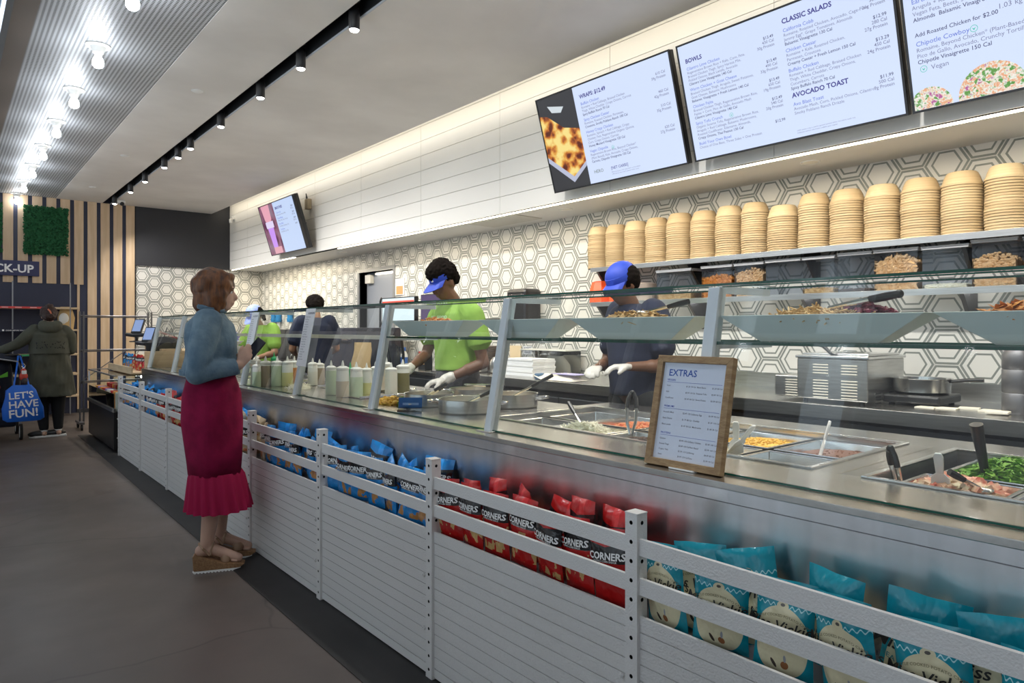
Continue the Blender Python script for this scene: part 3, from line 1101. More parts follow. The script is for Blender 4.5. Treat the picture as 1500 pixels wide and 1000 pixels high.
# ------------------------------------------------------------ chip bags
BAG_W, BAG_H, BAG_T = .150, .235, .046


def bag_bulge(x, y):
    u, v = min(1, abs(x) / (BAG_W / 2)), (y / BAG_H) * 2 - 1
    e = max(0, 1 - u ** 2.4) ** .6 * max(0, 1 - abs(v) ** 3.2) ** .75
    return BAG_T / 2 * e


def bag_mesh(seed):
    rnd = random.Random(seed)
    off = Vector((rnd.random() * 50, rnd.random() * 50, 0))
    nx, ny = 14, 20
    vs, uvs, fs, mi = [], [], [], []
    for side in (1, -1):
        for j in range(ny + 1):
            y = BAG_H * j / ny
            pin = 1 - .07 * sin(pi * j / ny)
            for i in range(nx + 1):
                x = (i / nx - .5) * BAG_W * pin
                d = bag_bulge(x / pin, y)
                cr = mnoise.noise(Vector((x * 26, y * 26, side)) + off) * .0085 * (d / (BAG_T / 2) * .7 + .3)
                bend = .02 * (y / BAG_H) ** 3 * (rnd.random() * 0 + 1) * mnoise.noise(off)
                vs.append((x, side * (d + cr * (1 if d > .001 else 0)) - (0 if d > .001 else 0) + bend, y + (.004 * mnoise.noise(Vector((x * 20, 0, 5)) + off) if j == ny else 0)))
                uvs.append((i / nx, j / ny))
    n1 = (nx + 1) * (ny + 1)
    for s in (0, 1):
        for j in range(ny):
            for i in range(nx):
                a = s * n1 + j * (nx + 1) + i
                q = (a, a + 1, a + nx + 2, a + nx + 1)
                fs.append(q if s else q[::-1])
    me = bpy.data.meshes.new('bag')
    me.from_pydata(vs, [], fs)
    ul = me.uv_layers.new(name='UVMap')
    li = []
    for f in fs:
        for q in f:
            li += uvs[q]
    ul.data.foreach_set('uv', li)
    me.polygons.foreach_set('use_smooth', [True] * len(fs))
    return me


def bag_material(name, base, kind, snack=(.55, .36, .13)):
    m = bpy.data.materials.new(name)
    m.use_nodes = True
    nt = m.node_tree
    b = nt.nodes['Principled BSDF']
    b.inputs['Roughness'].default_value = .24
    b.inputs['Coat Weight'].default_value = .3
    uv = nt.nodes.new('ShaderNodeUVMap')
    uv.uv_map = 'UVMap'
    sep = nt.nodes.new('ShaderNodeSeparateXYZ')
    nt.links.new(uv.outputs[0], sep.inputs[0])
    U, V = sep.outputs[0], sep.outputs[1]

    def N(op, *a):
        n = nt.nodes.new('ShaderNodeMath')
        n.operation = op
        for i, x in enumerate(a):
            if isinstance(x, (int, float)):
                n.inputs[i].default_value = x
            else:
                nt.links.new(x, n.inputs[i])
        return n.outputs[0]

    def mix(f, c1, c2):
        mx = nt.nodes.new('ShaderNodeMix')
        mx.data_type = 'RGBA'
        for k, c in ((0, f), (6, c1), (7, c2)):
            if isinstance(c, tuple):
                mx.inputs[k].default_value = (*c, 1)
            else:
                nt.links.new(c, mx.inputs[k])
        return mx.outputs[2]
    info = nt.nodes.new('ShaderNodeObjectInfo')
    vec = nt.nodes.new('ShaderNodeVectorMath')
    vec.operation = 'ADD'
    nt.links.new(uv.outputs[0], vec.inputs[0])
    nt.links.new(info.outputs['Random'], vec.inputs[1])
    if kind == 'corner':
        vo = nt.nodes.new('ShaderNodeTexVoronoi')
        vo.inputs['Scale'].default_value = 3.4
        nt.links.new(vec.outputs[0], vo.inputs['Vector'])
        no = nt.nodes.new('ShaderNodeTexNoise')
        no.inputs['Scale'].default_value = 9
        nt.links.new(vec.outputs[0], no.inputs['Vector'])
        blob = N('MULTIPLY', N('LESS_THAN', N('ADD', vo.outputs['Distance'], N('MULTIPLY', N('SUBTRACT', no.outputs['Fac'], .5), .6)), .40), N('LESS_THAN', V, .52))
        blob = N('MULTIPLY', blob, N('GREATER_THAN', V, .10))
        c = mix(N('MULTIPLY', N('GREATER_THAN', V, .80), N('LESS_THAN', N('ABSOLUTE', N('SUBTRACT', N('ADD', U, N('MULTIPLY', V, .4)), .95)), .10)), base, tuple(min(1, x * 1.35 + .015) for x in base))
        c = mix(blob, c, mix(no.outputs['Fac'], tuple(x * .55 for x in snack), tuple(min(1, x * 1.4) for x in snack)))
        band = N('MULTIPLY', N('GREATER_THAN', V, .575), N('LESS_THAN', V, N('ADD', .775, N('MULTIPLY', N('ABSOLUTE', N('SUBTRACT', U, .5)), .12))))
        c = mix(band, c, (.012, .013, .016))
    else:
        e = N('ADD', N('POWER', N('DIVIDE', N('SUBTRACT', U, .5), .44), 2.0), N('POWER', N('ABSOLUTE', N('DIVIDE', N('SUBTRACT', V, .37), .37)), 2.6))
        lab = N('LESS_THAN', e, 1.0)
        top = N('LESS_THAN', N('ADD', N('POWER', N('DIVIDE', N('SUBTRACT', U, .5), .10), 2.0), N('POWER', N('DIVIDE', N('SUBTRACT', V, .74), .055), 2.0)), 1.0)
        wave = N('MULTIPLY', N('GREATER_THAN', V, .60), N('LESS_THAN', N('ABSOLUTE', N('SUBTRACT', V, N('ADD', .74, N('MULTIPLY', N('SINE', N('MULTIPLY', U, 60)), .016)))), .007))
        c = mix(wave, base, (.45, .75, .8))
        c = mix(N('MAXIMUM', lab, top), c, (.70, .64, .43))
        jug = N('LESS_THAN', N('ADD', N('POWER', N('DIVIDE', N('SUBTRACT', U, .56), .065), 2.0), N('POWER', N('DIVIDE', N('SUBTRACT', V, .135), .040), 2.0)), 1.0)
        c = mix(jug, c, (.30, .12, .05))
        jug2 = N('LESS_THAN', N('ADD', N('POWER', N('DIVIDE', N('SUBTRACT', U, .565), .024), 2.0), N('POWER', N('DIVIDE', N('SUBTRACT', V, .205), .040), 2.0)), 1.0)
        c = mix(jug2, c, (.32, .34, .38))
        sk = N('LESS_THAN', N('ADD', N('POWER', N('DIVIDE', N('SUBTRACT', N('ADD', U, N('MULTIPLY', V, .9)), .50), .032), 2.0), N('POWER', N('DIVIDE', N('SUBTRACT', V, .135), .045), 2.0)), 1.0)
        c = mix(sk, c, (.06, .045, .04))
        hat = N('LESS_THAN', N('ADD', N('POWER', N('DIVIDE', N('SUBTRACT', U, .5), .038), 2.0), N('POWER', N('DIVIDE', N('SUBTRACT', V, .755), .016), 2.0)), 1.0)
        c = mix(hat, c, (.10, .09, .08))
    nt.links.new(c, b.inputs['Base Color'])
    no2 = nt.nodes.new('ShaderNodeTexNoise')
    no2.inputs['Scale'].default_value = 6
    nt.links.new(vec.outputs[0], no2.inputs['Vector'])
    bp = nt.nodes.new('ShaderNodeBump')
    bp.inputs['Strength'].default_value = .5
    bp.inputs['Distance'].default_value = .01
    nt.links.new(no2.outputs['Fac'], bp.inputs['Height'])
    nt.links.new(bp.outputs[0], b.inputs['Normal'])
    return m


BAG_MATS = {
    'red': bag_material('red_bag_foil', (.46, .010, .010), 'corner', (.62, .40, .16)),
    'blue': bag_material('blue_bag_foil', (.012, .24, .62), 'corner', (.50, .24, .07)),
    'teal': bag_material('teal_bag_foil', (.004, .27, .36), 'oval'),
    'tan': bag_material('tan_bag_foil', (.55, .42, .26), 'corner', (.6, .2, .08)),
}
BAG_PROTO = {}


def bag_print(kind, root):
    "lettering lying on the bulge of the bag front (front is local -Y)"
    def warp(p):
        x, y = p[0], p[1]
        return (x, y, bag_bulge(x, y) + .0062)
    M = Matrix(((1, 0, 0, 0), (0, 0, -1, 0), (0, 1, 0, 0), (0, 0, 0, 1)))

    def put(body, size, x, y, name, m, bold=.01, shear=0.0, arch=0.0):
        vs, fs = text_mesh(body, bold, 'CENTER', shear)
        pts = []
        for a, b in vs:
            X, Y = x + a * size, y + b * size - arch * (a * size) ** 2
            pts.append(M @ Vector(warp((X, Y, 0))))
        MB().add(pts, fs).build(name, m, root)
    if kind in ('red', 'blue', 'tan'):
        put('CORNERS', .0300, .004, .1475, 'name_lettering', WHITE_INK, .03, .12)
        put('POPPED-CORN SNACK', .0085, .0, .1390, 'small_lettering', WHITE_INK, .005)
    else:
        blk = mat('ink_black', (.012, .012, .012), .6)
        put('Miss Vickie\'s', .036, 0, .115, 'name_lettering', blk, .014, .25)
        put('SEA SALT & VINEGAR', .0145, 0, .083, 'flavour_lettering', mat('ink_teal', (.01, .18, .22), .6), .012, 0, -3)
        put('KETTLE COOKED POTATO CHIPS', .0088, 0, .150, 'small_lettering', mat('ink_olive', (.12, .11, .05), .6), .004, 0, 4.5)


def bag(kind, loc, rz, tilt, label, group, lean=0.0, s=1.0, seed=0):
    key = (kind, seed % 4)
    if key not in BAG_PROTO:
        t = thing('chip_bag', label, 'chip bag', (0, 0, 0))
        me = bag_mesh(seed % 4 + hash(kind) % 1)
        me.materials.append(BAG_MATS[kind])
        ob = bpy.data.objects.new('bag', me)
        COL.objects.link(ob)
        ob.parent = t
        bag_print(kind, t)
        BAG_PROTO[key] = t
        fresh = True
    else:
        t = dup(BAG_PROTO[key])
    t.location = loc
    # bag front (local -Y) turned to face -X, then swung by rz; tilt sideways, lean back
    t.rotation_euler = (Matrix.Rotation(-pi / 2 + rz, 4, 'Z') @ Matrix.Rotation(lean, 4, 'X') @ Matrix.Rotation(tilt, 4, 'Y')).to_euler()
    t.scale = (s, s, s)
    t['label'] = label
    t['group'] = group
    return t


BAY = [('teal', 'nearest bay'), ('red', 'second bay'), ('blue', 'third bay'), ('blue', 'fourth bay'), ('tan', 'fifth bay'), ('red', 'sixth bay'), ('red', 'seventh bay'), ('blue', 'last bay')]
WORDS = {'red': 'red', 'blue': 'blue', 'teal': 'teal-and-cream', 'tan': 'tan'}
rb = random.Random(3)
for bi, (kind, bname) in enumerate(BAY):
    y0 = POST[bi + 1] + PW
    step = .142 if kind != 'teal' else .148
    nb = 7 if kind != 'teal' else 6
    for k in range(nb):
        kd = kind
        if bi == 6 and k > 3:
            kd = 'blue'
        if bi == 4 and k > 1:
            kd = 'blue'
        if bi == 3 and k == 6:
            kd = 'tan'
        y = y0 + .075 + (BW - .15) * k / (nb - 1)
        bag(kd, (RX + .062 + rb.uniform(-.006, .006), y, .553 + rb.uniform(0, .010)), rb.uniform(-.34, .34), rb.uniform(-.13, .13),
            f"{WORDS[kd]} chip bag, {ORD[k]} from the near post in the front row, {bname}", 'chip bags in the rack', lean=rb.uniform(-.16, .10), s=rb.uniform(.96, 1.03), seed=rb.randrange(4))
    for k in range(nb - 1):
        kd = kind if not (bi in (4, 6) and k > 2) else 'blue'
        y = y0 + .14 + (BW - .28) * k / (nb - 2)
        bag(kd, (RX + .125, y, .548 + rb.uniform(0, .045)), rb.uniform(-.5, .5), rb.uniform(-.38, .38),
            f"{WORDS[kd]} chip bag, {ORD[k]} from the near post in the back row, {bname}", 'chip bags in the rack', lean=rb.uniform(-.25, .05), s=rb.uniform(.97, 1.05), seed=rb.randrange(4))

# ============================================================ SERVING COUNTER
CZ = .95
CX0 = 1.695
XB1, XB2 = 3.05, 2.78                   # rear edge, near part / far part
YJ1 = 2.78
YE = 8.44
counter = thing('serving_counter', 'long stainless steel serving counter behind the snack rack', 'counter')
MB().prism([(CX0, .005), (CX0 + .01, .005), (CX0 + .01, CZ - .004), (CX0, CZ - .004)], -.9, YE, 'y').build('front_panel', PANEL, counter)
slab('panel_seam', STEEL_DARK, CX0 - .0008, -.9, CZ - .0575, CX0 + .001, YE, CZ - .055, counter)
slab('base', STEEL_DARK, CX0 + .012, -.9, .10, XB2 - .03, YE, CZ - .30, counter)
slab('end_panel', mat('counter_end_dark', (.09, .085, .08), .35, .7), CX0, YE, .0, XB2, YE + .012, CZ, counter)
WX0, WX1 = 2.075, 2.80
wells = [(-.85, .89), (1.06, 2.66)]
top = MB()
th = .02
top.box(CX0 - .004, -.9, CZ - th, CX0 + .235, YE, CZ)
top.box(CX0 + .238, -.9, CZ - th, WX0, YE, CZ - .003)
slabs = []
for a, b in ((.89, .965), (.968, 1.06), (2.66, YJ1 - .002)):
    top.box(WX0, a, CZ - th, WX1, b, CZ - .003)
top.box(WX1, -.9, CZ - th, XB1, YJ1 - .002, CZ - .003)
top.box(WX0, YJ1, CZ - th, XB2, 5.35, CZ - .003)
top.box(WX0, 6.9, CZ - th, XB2, YE, CZ - .003)
top.box(2.62, 5.35, CZ - th, XB2, 6.9, CZ - .003)
top.build('worktop', STEEL_TOP, counter, bevel=.002)
slab('rear_panel', STEEL_DARK, XB1 - .012, -.9, .1, XB1, YJ1, CZ - .02, counter)
slab('rear_panel', STEEL_DARK, XB2 - .012, YJ1, .1, XB2, YE, CZ - .02, counter)
for a, b, x1 in [(wells[0][0], wells[0][1], WX1), (wells[1][0], wells[1][1], WX1), (5.35, 6.9, 2.62)]:
    w = MB()
    d = .20
    w.box(WX0, a, CZ - d, WX0 + .006, b, CZ - .004).box(x1 - .006, a, CZ - d, x1, b, CZ - .004)
    w.box(WX0, a, CZ - d, x1, a + .006, CZ - .004).box(WX0, b - .006, CZ - d, x1, b, CZ - .004)
    w.box(WX0, a, CZ - d - .006, x1, b, CZ - d)
    w.build('well_basin', STEEL, counter)
    r = MB()
    for q in (0, 1):
        e = .012 * (1 - q)
    r.box(WX0 - .012, a - .012, CZ - .003, x1 + .012, a + .008, CZ + .004).box(WX0 - .012, b - .008, CZ - .003, x1 + .012, b + .012, CZ + .004)
    r.box(WX0 - .012, a + .008, CZ - .003, WX0 + .008, b - .008, CZ + .004).box(x1 - .008, a + .008, CZ - .003, x1 + .012, b - .008, CZ + .004)
    r.build('well_rim', STEEL_BRIGHT, counter, bevel=.002)

# ============================================================ SNEEZE GUARD
GX0, GX1, GZ0, GZ1 = 1.780, 1.888, CZ, 1.512
guard = thing('sneeze_guard', 'slanted glass sneeze guard on white posts above the serving counter', 'sneeze guard')
PY = [1.270 + 1.0365 * (i - 2) for i in range(10)]
POSTM = mat('guard_post_grey', (.60, .66, .70), .35, .3)
dxz = (GX1 - GX0) / (GZ1 - GZ0)
for i, y in enumerate(PY):
    MB().prism([(GX0 - .012, GZ0), (GX0 + .030, GZ0), (GX1 + .030, GZ1), (GX1 - .012, GZ1)], y - .020, y + .020, 'y').build('post', POSTM, guard, bevel=.002)
    MB().box(GX0 - .035, y - .045, GZ0, GX0 + .055, y + .045, GZ0 + .005).build('post_foot', STEEL_BRIGHT, guard, bevel=.002)
    if i < len(PY) - 1:
        a, b = y + .022, PY[i + 1] - .022
        gap = .006
        xg = lambda z: GX0 + .004 + (z - GZ0) * dxz
        MB().add([(xg(GZ0 + gap), a, GZ0 + gap), (xg(GZ1), a, GZ1), (xg(GZ1), b, GZ1), (xg(GZ0 + gap), b, GZ0 + gap)], [(0, 1, 2, 3)]).build('glass_panel', SNEEZE, guard)
        e = MB()
        e.prism([(xg(GZ1) - .004, GZ1 - .001), (xg(GZ1) + .004, GZ1 - .001), (xg(GZ1) + .004, GZ1 + .003), (xg(GZ1) - .004, GZ1 + .003)], a, b, 'y')
        e.build('glass_edge', EDGE, guard)
        MB().box(xg(GZ0) - .003, a, GZ0 + .001, xg(GZ0) + .005, b, GZ0 + .007).build('glass_edge', EDGE, guard)
        # flat top pane
        MB().add([(GX1 + .01, a - .02, GZ1 + .008), (GX1 + .30, a - .02, GZ1 + .008), (GX1 + .30, b + .02, GZ1 + .008), (GX1 + .01, b + .02, GZ1 + .008)], [(0, 1, 2, 3)]).build('top_pane', SNEEZE, guard)
        MB().box(GX1 - .004, a - .02, GZ1 + .004, GX1 + .002, b + .02, GZ1 + .012).build('glass_edge', EDGE, guard)
        MB().box(GX1 + .298, a - .02, GZ1 + .005, GX1 + .300, b + .02, GZ1 + .011).build('glass_edge', EDGE, guard)
        if y < 3.3:
            zs = 1.337
            x0 = 1.865
            MB().add([(x0, a - .02, zs), (x0 + .34, a - .02, zs), (x0 + .34, b + .02, zs), (x0, b + .02, zs)], [(0, 1, 2, 3)]).build('shelf_pane', SHELF_GLASS, guard)
            MB().box(x0 - .003, a - .02, zs - .005, x0 + .001, b + .02, zs + .005).build('glass_edge', EDGE, guard)
            MB().box(x0 + .339, a - .02, zs - .005, x0 + .341, b + .02, zs + .005).build('glass_edge', EDGE, guard)
        else:
            MB().box(1.90, a - .02, 1.322, 1.925, b + .02, 1.345).build('cross_bar', CREAM_PLASTIC, guard)
for i, y in enumerate(PY):
    MB().box(GX1 + .02, y - .012, GZ1 - .018, GX1 + .30, y + .012, GZ1 + .004).build('top_bracket', POSTM, guard)
    if y < 3.5:
        MB().box(1.862, y - .012, 1.318, 2.20, y + .012, 1.332).build('shelf_bracket', POSTM, guard)

# ============================================================ FRAMED SIGN ON THE LEDGE
sg = thing('framed_sign', 'oak-framed price sign headed EXTRAS leaning against the sneeze guard', 'sign')
sg.matrix_world = Matrix.Translation((1.738, 1.432, CZ + .003)) @ Matrix((Vector((.012, -1, 0)).normalized(), Vector((.075, 0, .343)).normalized(), Vector((.012, -1, 0)).normalized().cross(Vector((.075, 0, .343)).normalized()))).transposed().to_4x4()
fw, fh, fb = .276, .350, .022
fr = MB()
fr.prism([(0, 0), (fw, 0), (fw - fb, fb), (fb, fb)], -.018, .006, 'z').prism([(0, fh), (fb, fh - fb), (fw - fb, fh - fb), (fw, fh)], -.018, .006, 'z')
fr.prism([(0, 0), (fb, fb), (fb, fh - fb), (0, fh)], -.018, .006, 'z').prism([(fw, 0), (fw, fh), (fw - fb, fh - fb), (fw - fb, fb)], -.018, .006, 'z')
fr.build('frame', OAK, sg, bevel=.0012)
slab('paper', mat('sign_paper', (.66, .72, .84), .35), fb, fb, -.012, fw - fb, fh - fb, -.006, sg)
MB().text('EXTRAS', .030, Matrix.Translation((fb + .020, fh - fb - .042, -.0055)), .012).build('heading_lettering', mat('sign_blue', (.03, .10, .42), .6), sg)
mb, hd = MB(), MB()
y = fh - fb - .062
for sec, rows in (('VEGGIES', [('Corn', '$1.29', '70 Cal', 'Black Beans', '$1.29', '80 Cal'), ('Kale', '$0.99', '10 Cal', 'Roasted Tofu', '$2.49', '90 Cal'), ('Cauliflower', '$1.49', '40 Cal', 'Sweet Potato', '$1.29', '60 Cal')]),
                  ('PREMIUMS', [('Avocado Mash', '$2.49', '120 Cal', 'Jammy Egg', '$1.99', '70 Cal'), ('Goat Cheese', '$1.79', '80 Cal', 'Cheddar', '$1.29', '110 Cal'), ('Black Lentils', '$1.49', '90 Cal', 'Mushrooms', '$1.49', '35 Cal')]),
                  ('PROTEINS', [('Chicken', '$3.49', '130 Cal', 'Spicy Chicken', '$3.49', '140 Cal'), ('Braised Thigh', '$3.49', '150 Cal', 'Plant Based', '$3.99', '160 Cal'), ('Organic Tofu', '$2.99', '110 Cal', 'Shrimp', '$4.49', '80 Cal'), ('Steak', '$4.99', '170 Cal', 'Tuna', '$3.99', '90 Cal')])):
    hd.text(sec, .0085, Matrix.Translation((fb + .018, y + .004, -.0055)), .01)
    hd.box(fb + .018, y - .0006, -.0058, fw - fb - .012, y + .0003, -.0052)
    y -= .014
    for r_ in rows:
        for x_, s_ in zip((.018, .092, .110, .132, .186, .204), r_):
            mb.text(s_, .0068, Matrix.Translation((fb + x_, y, -.0055)), .004)
        y -= .0195 if sec != 'PROTEINS' else .0165
    y -= .012
mb.build('price_lettering', INK_GREY, sg)
hd.build('section_lettering', INK_BLUE, sg)
slab('rest_block', CHALK, .10, -.004, -.02, .19, .001, .012, sg)

# ============================================================ THINGS ON AND IN THE SERVING COUNTER
def pan(x, y, w, l, label, d=.09, z=CZ - .022, group='steel food pans in the counter wells'):
    "open steel pan hung by its rim, w across (X), l along (Y); x, y its centre"
    t = thing('food_pan', label, 'pan', (x, y, z), 0, group)
    r, e = .012, .012
    a, b = w / 2, l / 2
    m = MB()
    ia, ib, ja, jb = a - r, b - r, a - r - e, b - r - e
    P0 = [(-a, -b, 0), (a, -b, 0), (a, b, 0), (-a, b, 0)]
    P1 = [(-ia, -ib, 0), (ia, -ib, 0), (ia, ib, 0), (-ia, ib, 0)]
    P2 = [(-ja, -jb, -d), (ja, -jb, -d), (ja, jb, -d), (-ja, jb, -d)]
    P3 = [(-a, -b, -.006), (a, -b, -.006), (a, b, -.006), (-a, b, -.006)]
    m.add(P3 + P0 + P1 + P2, [(k, (k + 1) % 4, 4 + (k + 1) % 4, 4 + k) for k in range(4)] + [(4 + k, 4 + (k + 1) % 4, 8 + (k + 1) % 4, 8 + k) for k in range(4)] + [(8 + k, 8 + (k + 1) % 4, 12 + (k + 1) % 4, 12 + k) for k in range(4)] + [(12, 13, 14, 15)])
    m.build('tray', STEEL_BRIGHT, t, bevel=.003)
    return t


def food(t_parent, cx, cy, z, rx, ry, h, n, m, kind, size=.018, seed=1, name='food', ground=None):
    "a heap nobody could count, as one object"
    rnd = random.Random(seed)
    mb = MB()
    mb.loft([(cx, cy, z - .012, rx * .98, ry * .98), (cx, cy, z + h * .2, rx * .9, ry * .9), (cx, cy, z + h * .6, rx * .55, ry * .55), (cx, cy, z + h * .8, rx * .1, ry * .1)], 16)
    for _ in range(n):
        a, q = rnd.random() * 2 * pi, sqrt(rnd.random())
        x, y = cx + rx * q * cos(a), cy + ry * q * sin(a)
        zz = z + h * (1 - q * q) + rnd.uniform(-.2, .3) * size
        R = Matrix.Translation((x, y, zz)) @ Matrix.Rotation(rnd.random() * 6.3, 4, 'Z') @ Matrix.Rotation(rnd.uniform(-.7, .7), 4, 'X') @ Matrix.Rotation(rnd.uniform(-.7, .7), 4, 'Y')
        s = size * rnd.uniform(.7, 1.25)
        if kind == 'shred':
            mb.box(-s * 1.6, -s * .12, -s * .1, s * 1.6, s * .12, s * .1, 0, R)
        elif kind == 'chip':
            mb.add([R @ Vector(p) for p in ((-s, -s * .8, 0), (s, -s * .6, s * .2), (0, s, s * .1), (0, 0, s * .35))], [(0, 1, 3), (1, 2, 3), (2, 0, 3), (0, 2, 1)])
        elif kind == 'leaf':
            mb.add([R @ Vector(p) for p in ((-s, 0, 0), (0, -s * .6, s * .25), (s, 0, 0), (0, s * .6, s * .3))], [(0, 1, 2, 3)])
        elif kind == 'chunk':
            mb.box(-s, -s * .6, -s * .4, s, s * .6, s * .4, 0, R)
        else:
            mb.ball(R @ Vector((0, 0, 0)), (s * .9, s * .55, s * .5), 6, 4)
    o = mb.build(name, m, t_parent)
    return stuff(o)


CHEESE = mat('shredded_cheese', (.80, .78, .66), .6, noise=(60, (.7, .66, .5)))
BEANS = mat('dark_beans', (.035, .018, .012), .5, noise=(80, (.09, .04, .02)))
GREENS = mat('chopped_greens', (.10, .28, .03), .5, noise=(60, (.28, .48, .08)))
APPLE = mat('apple_slices', (.80, .66, .45), .45, noise=(22, (.60, .12, .08)))
RICE = mat('cooked_rice', (.72, .64, .46), .6, noise=(90, (.55, .42, .25)))
SALSA = mat('tomato_salsa', (.50, .08, .03), .4, noise=(50, (.65, .30, .12)))
CORNY = mat('golden_corn', (.80, .55, .10), .45, noise=(60, (.65, .35, .06)))
CRISP = mat('crisp_noodles', (.72, .52, .26), .6, noise=(50, (.55, .34, .13)))
BEET = mat('diced_beets', (.10, .008, .025), .35, noise=(50, (.20, .02, .06)))
PRETZEL = mat('orange_crisps', (.72, .30, .06), .5, noise=(40, (.55, .2, .03)))
NUTS = mat('cashew_nuts', (.72, .50, .27), .5, noise=(40, (.6, .36, .15)))


def handle_tool(name, label, p0, p1, style, group='serving utensils on the counter'):
    "utensil from its bowl end p0 to its handle end p1"
    cat = {'spatula': 'spatula', 'spoon': 'spoon', 'tongs': 'tongs', 'scoop': 'scoop'}[style]
    t = thing(name, label, cat, p0, 0, group)
    a, b = Vector((0, 0, 0)), Vector(p1) - Vector(p0)
    d = b.normalized()
    side = d.cross(Vector((0, 0, 1))).normalized()
    if style == 'tongs':
        for s in (-1, 1):
            q = b * .62 + side * s * .020
            MB().tube([a + side * s * .004, b * .3 + side * s * .018, q], [.006, .007, .008], 8).build('arm', STEEL_BRIGHT, t, True)
            MB().tube([q, b * .85 + side * s * .016, b + side * s * .004], [.009, .010, .009], 8).build('grip', BLACK, t, True)
        MB().ball(b, .012).build('hinge', BLACK, t, True)
    elif style == 'steel_tongs':
        pass
    elif style == 'spatula':
        W = Matrix((d, side, d.cross(side))).transposed().to_4x4()
        L = b.length
        MB().prism([(0, -.028), (L * .4, -.024), (L * .5, -.012), (L * .5, .012), (L * .4, .024), (0, .028)], -.002, .002, 'z', 0, W).build('blade', CHALK, t, bevel=.001)
        hb = MB()
        hb.prism([(L * .5, -.010), (L * .9, -.013), (L, -.008), (L, .008), (L * .9, .013), (L * .5, .010)], -.004, .004, 'z', 0, W)
        hb.build('handle', CHALK, t, bevel=.002)
    elif style == 'spoon':
        MB().ball((0, 0, 0), (.034, .026, .010), 14, 8).build('bowl', STEEL_BRIGHT, t, True)
        MB().tube([a, b * .55], [.006, .006], 8).build('shaft', STEEL_BRIGHT, t, True)
        MB().tube([b * .55, b * .8, b], [.008, .0105, .010], 8).build('handle', BLACK, t, True)
    else:
        MB().lathe([(0, -.035), (.028, -.025), (.032, 0), (.029, 0), (.0, -.03)], 18, caps=False).build('bowl', STEEL_BRIGHT, t, True)
        MB().tube([a + side * .03, b], [.012, .019], 14).build('handle', BLACK, t, True)
    return t


# right-hand well
foods = [
    # x, y, w, l, label, food args
    (2.235, .71, .30, .27, 'steel pan of red and pale apple slices in the right well', (APPLE, 'chunk', .020, 130, .024), 'apple_slices'),
    (2.235, .43, .30, .28, 'deep steel pan of dark beans right of the apple pan', (BEANS, 'bean', .010, 260, .012), 'beans'),
    (2.235, .11, .30, .30, 'steel pan of shredded white cheese near the right frame edge', (CHEESE, 'shred', .014, 200, .02), 'cheese'),
    (2.60, .68, .36, .28, 'steel pan of chopped greens behind the apple slices', (GREENS, 'leaf', .018, 520, .036), 'greens'),
    (2.60, .38, .36, .30, 'empty steel pan right of the chopped greens', None, ''),
    (2.60, .06, .36, .30, 'steel pan of golden corn beside the greens', (CORNY, 'bean', .008, 200, .012), 'corn'),
    (2.235, -.22, .30, .30, 'steel pan of cooked grains outside the frame', (RICE, 'bean', .008, 120, .012), 'grains'),
    # left-hand well
    (2.235, 1.23, .30, .30, 'empty steel pan at the right end of the left well', None, ''),
    (2.235, 1.55, .30, .30, 'steel pan holding two white spatulas behind the framed sign', (RICE, 'bean', .008, 200, .012), 'grains'),
    (2.235, 1.87, .30, .30, 'steel pan of dark cooked beans with black tongs', (BEANS, 'bean', .010, 260, .012), 'beans'),
    (2.235, 2.19, .30, .30, 'steel pan heaped with shredded white cheese', (CHEESE, 'shred', .014, 420, .03), 'cheese'),
    (2.235, 2.50, .30, .28, 'empty steel pan at the left end of the left well', None, ''),
    (2.60, 1.23, .36, .30, 'pan of brown sauce at the rear right of the left well', (mat('brown_sauce', (.16, .06, .03), .35), 'bean', .004, 60, .004), 'sauce'),
    (2.60, 1.55, .36, .30, 'rear steel pan of golden corn behind the sign', (CORNY, 'bean', .008, 200, .012), 'corn'),
    (2.60, 1.87, .36, .30, 'rear steel pan of cooked grains behind the tongs', (RICE, 'bean', .008, 200, .012), 'grains'),
    (2.60, 2.19, .36, .30, 'rear steel pan of red salsa behind the cheese', (SALSA, 'bean', .009, 200, .012), 'salsa'),
    (2.60, 2.50, .36, .28, 'rear empty pan at the left end of the left well', None, ''),
]
for i, (x, y, w, l, lab, fa, fn) in enumerate(foods):
    t = pan(x, y, w, l, lab)
    if fa:
        m, kind, size, n, h = fa
        food(t, 0, 0, -.024, w / 2 - .024, l / 2 - .024, h * 1.6, int(n * 1.4), m, kind, size, i, fn)
handle_tool('tongs', 'black-handled tongs standing in the dark beans of the left well', (2.26, 1.94, .93), (2.34, 2.00, 1.10), 'tongs')
handle_tool('tongs', 'black-handled tongs standing at the left corner of the right well', (2.16, .83, .90), (2.14, .85, 1.03), 'tongs')
handle_tool('spatula', 'white spatula leaning left in the pan behind the sign', (2.27, 1.44, .91), (2.25, 1.43, 1.04), 'spatula')
handle_tool('spatula', 'white spatula with holed handle leaning right behind the sign', (2.27, 1.46, .92), (2.24, 1.35, 1.035), 'spatula')
handle_tool('spatula', 'white spatula standing upright among the apple slices', (2.20, .735, .91), (2.17, .735, 1.03), 'spatula')
handle_tool('spatula', 'narrow steel-grey spatula standing in the rear right pan', (2.52, 1.25, .90), (2.54, 1.22, 1.04), 'spatula')
handle_tool('scoop', 'thick black scoop handle standing in the chopped greens', (2.50, .70, .93), (2.47, .73, 1.085), 'scoop')
handle_tool('spoon', 'black-handled spoon lying among the apple slices', (2.22, .64, .935), (2.15, .70, .985), 'spoon')
handle_tool('spoon', 'thin steel spoon leaning in the shredded cheese', (2.24, 2.20, .93), (2.30, 2.36, 1.03), 'spoon')


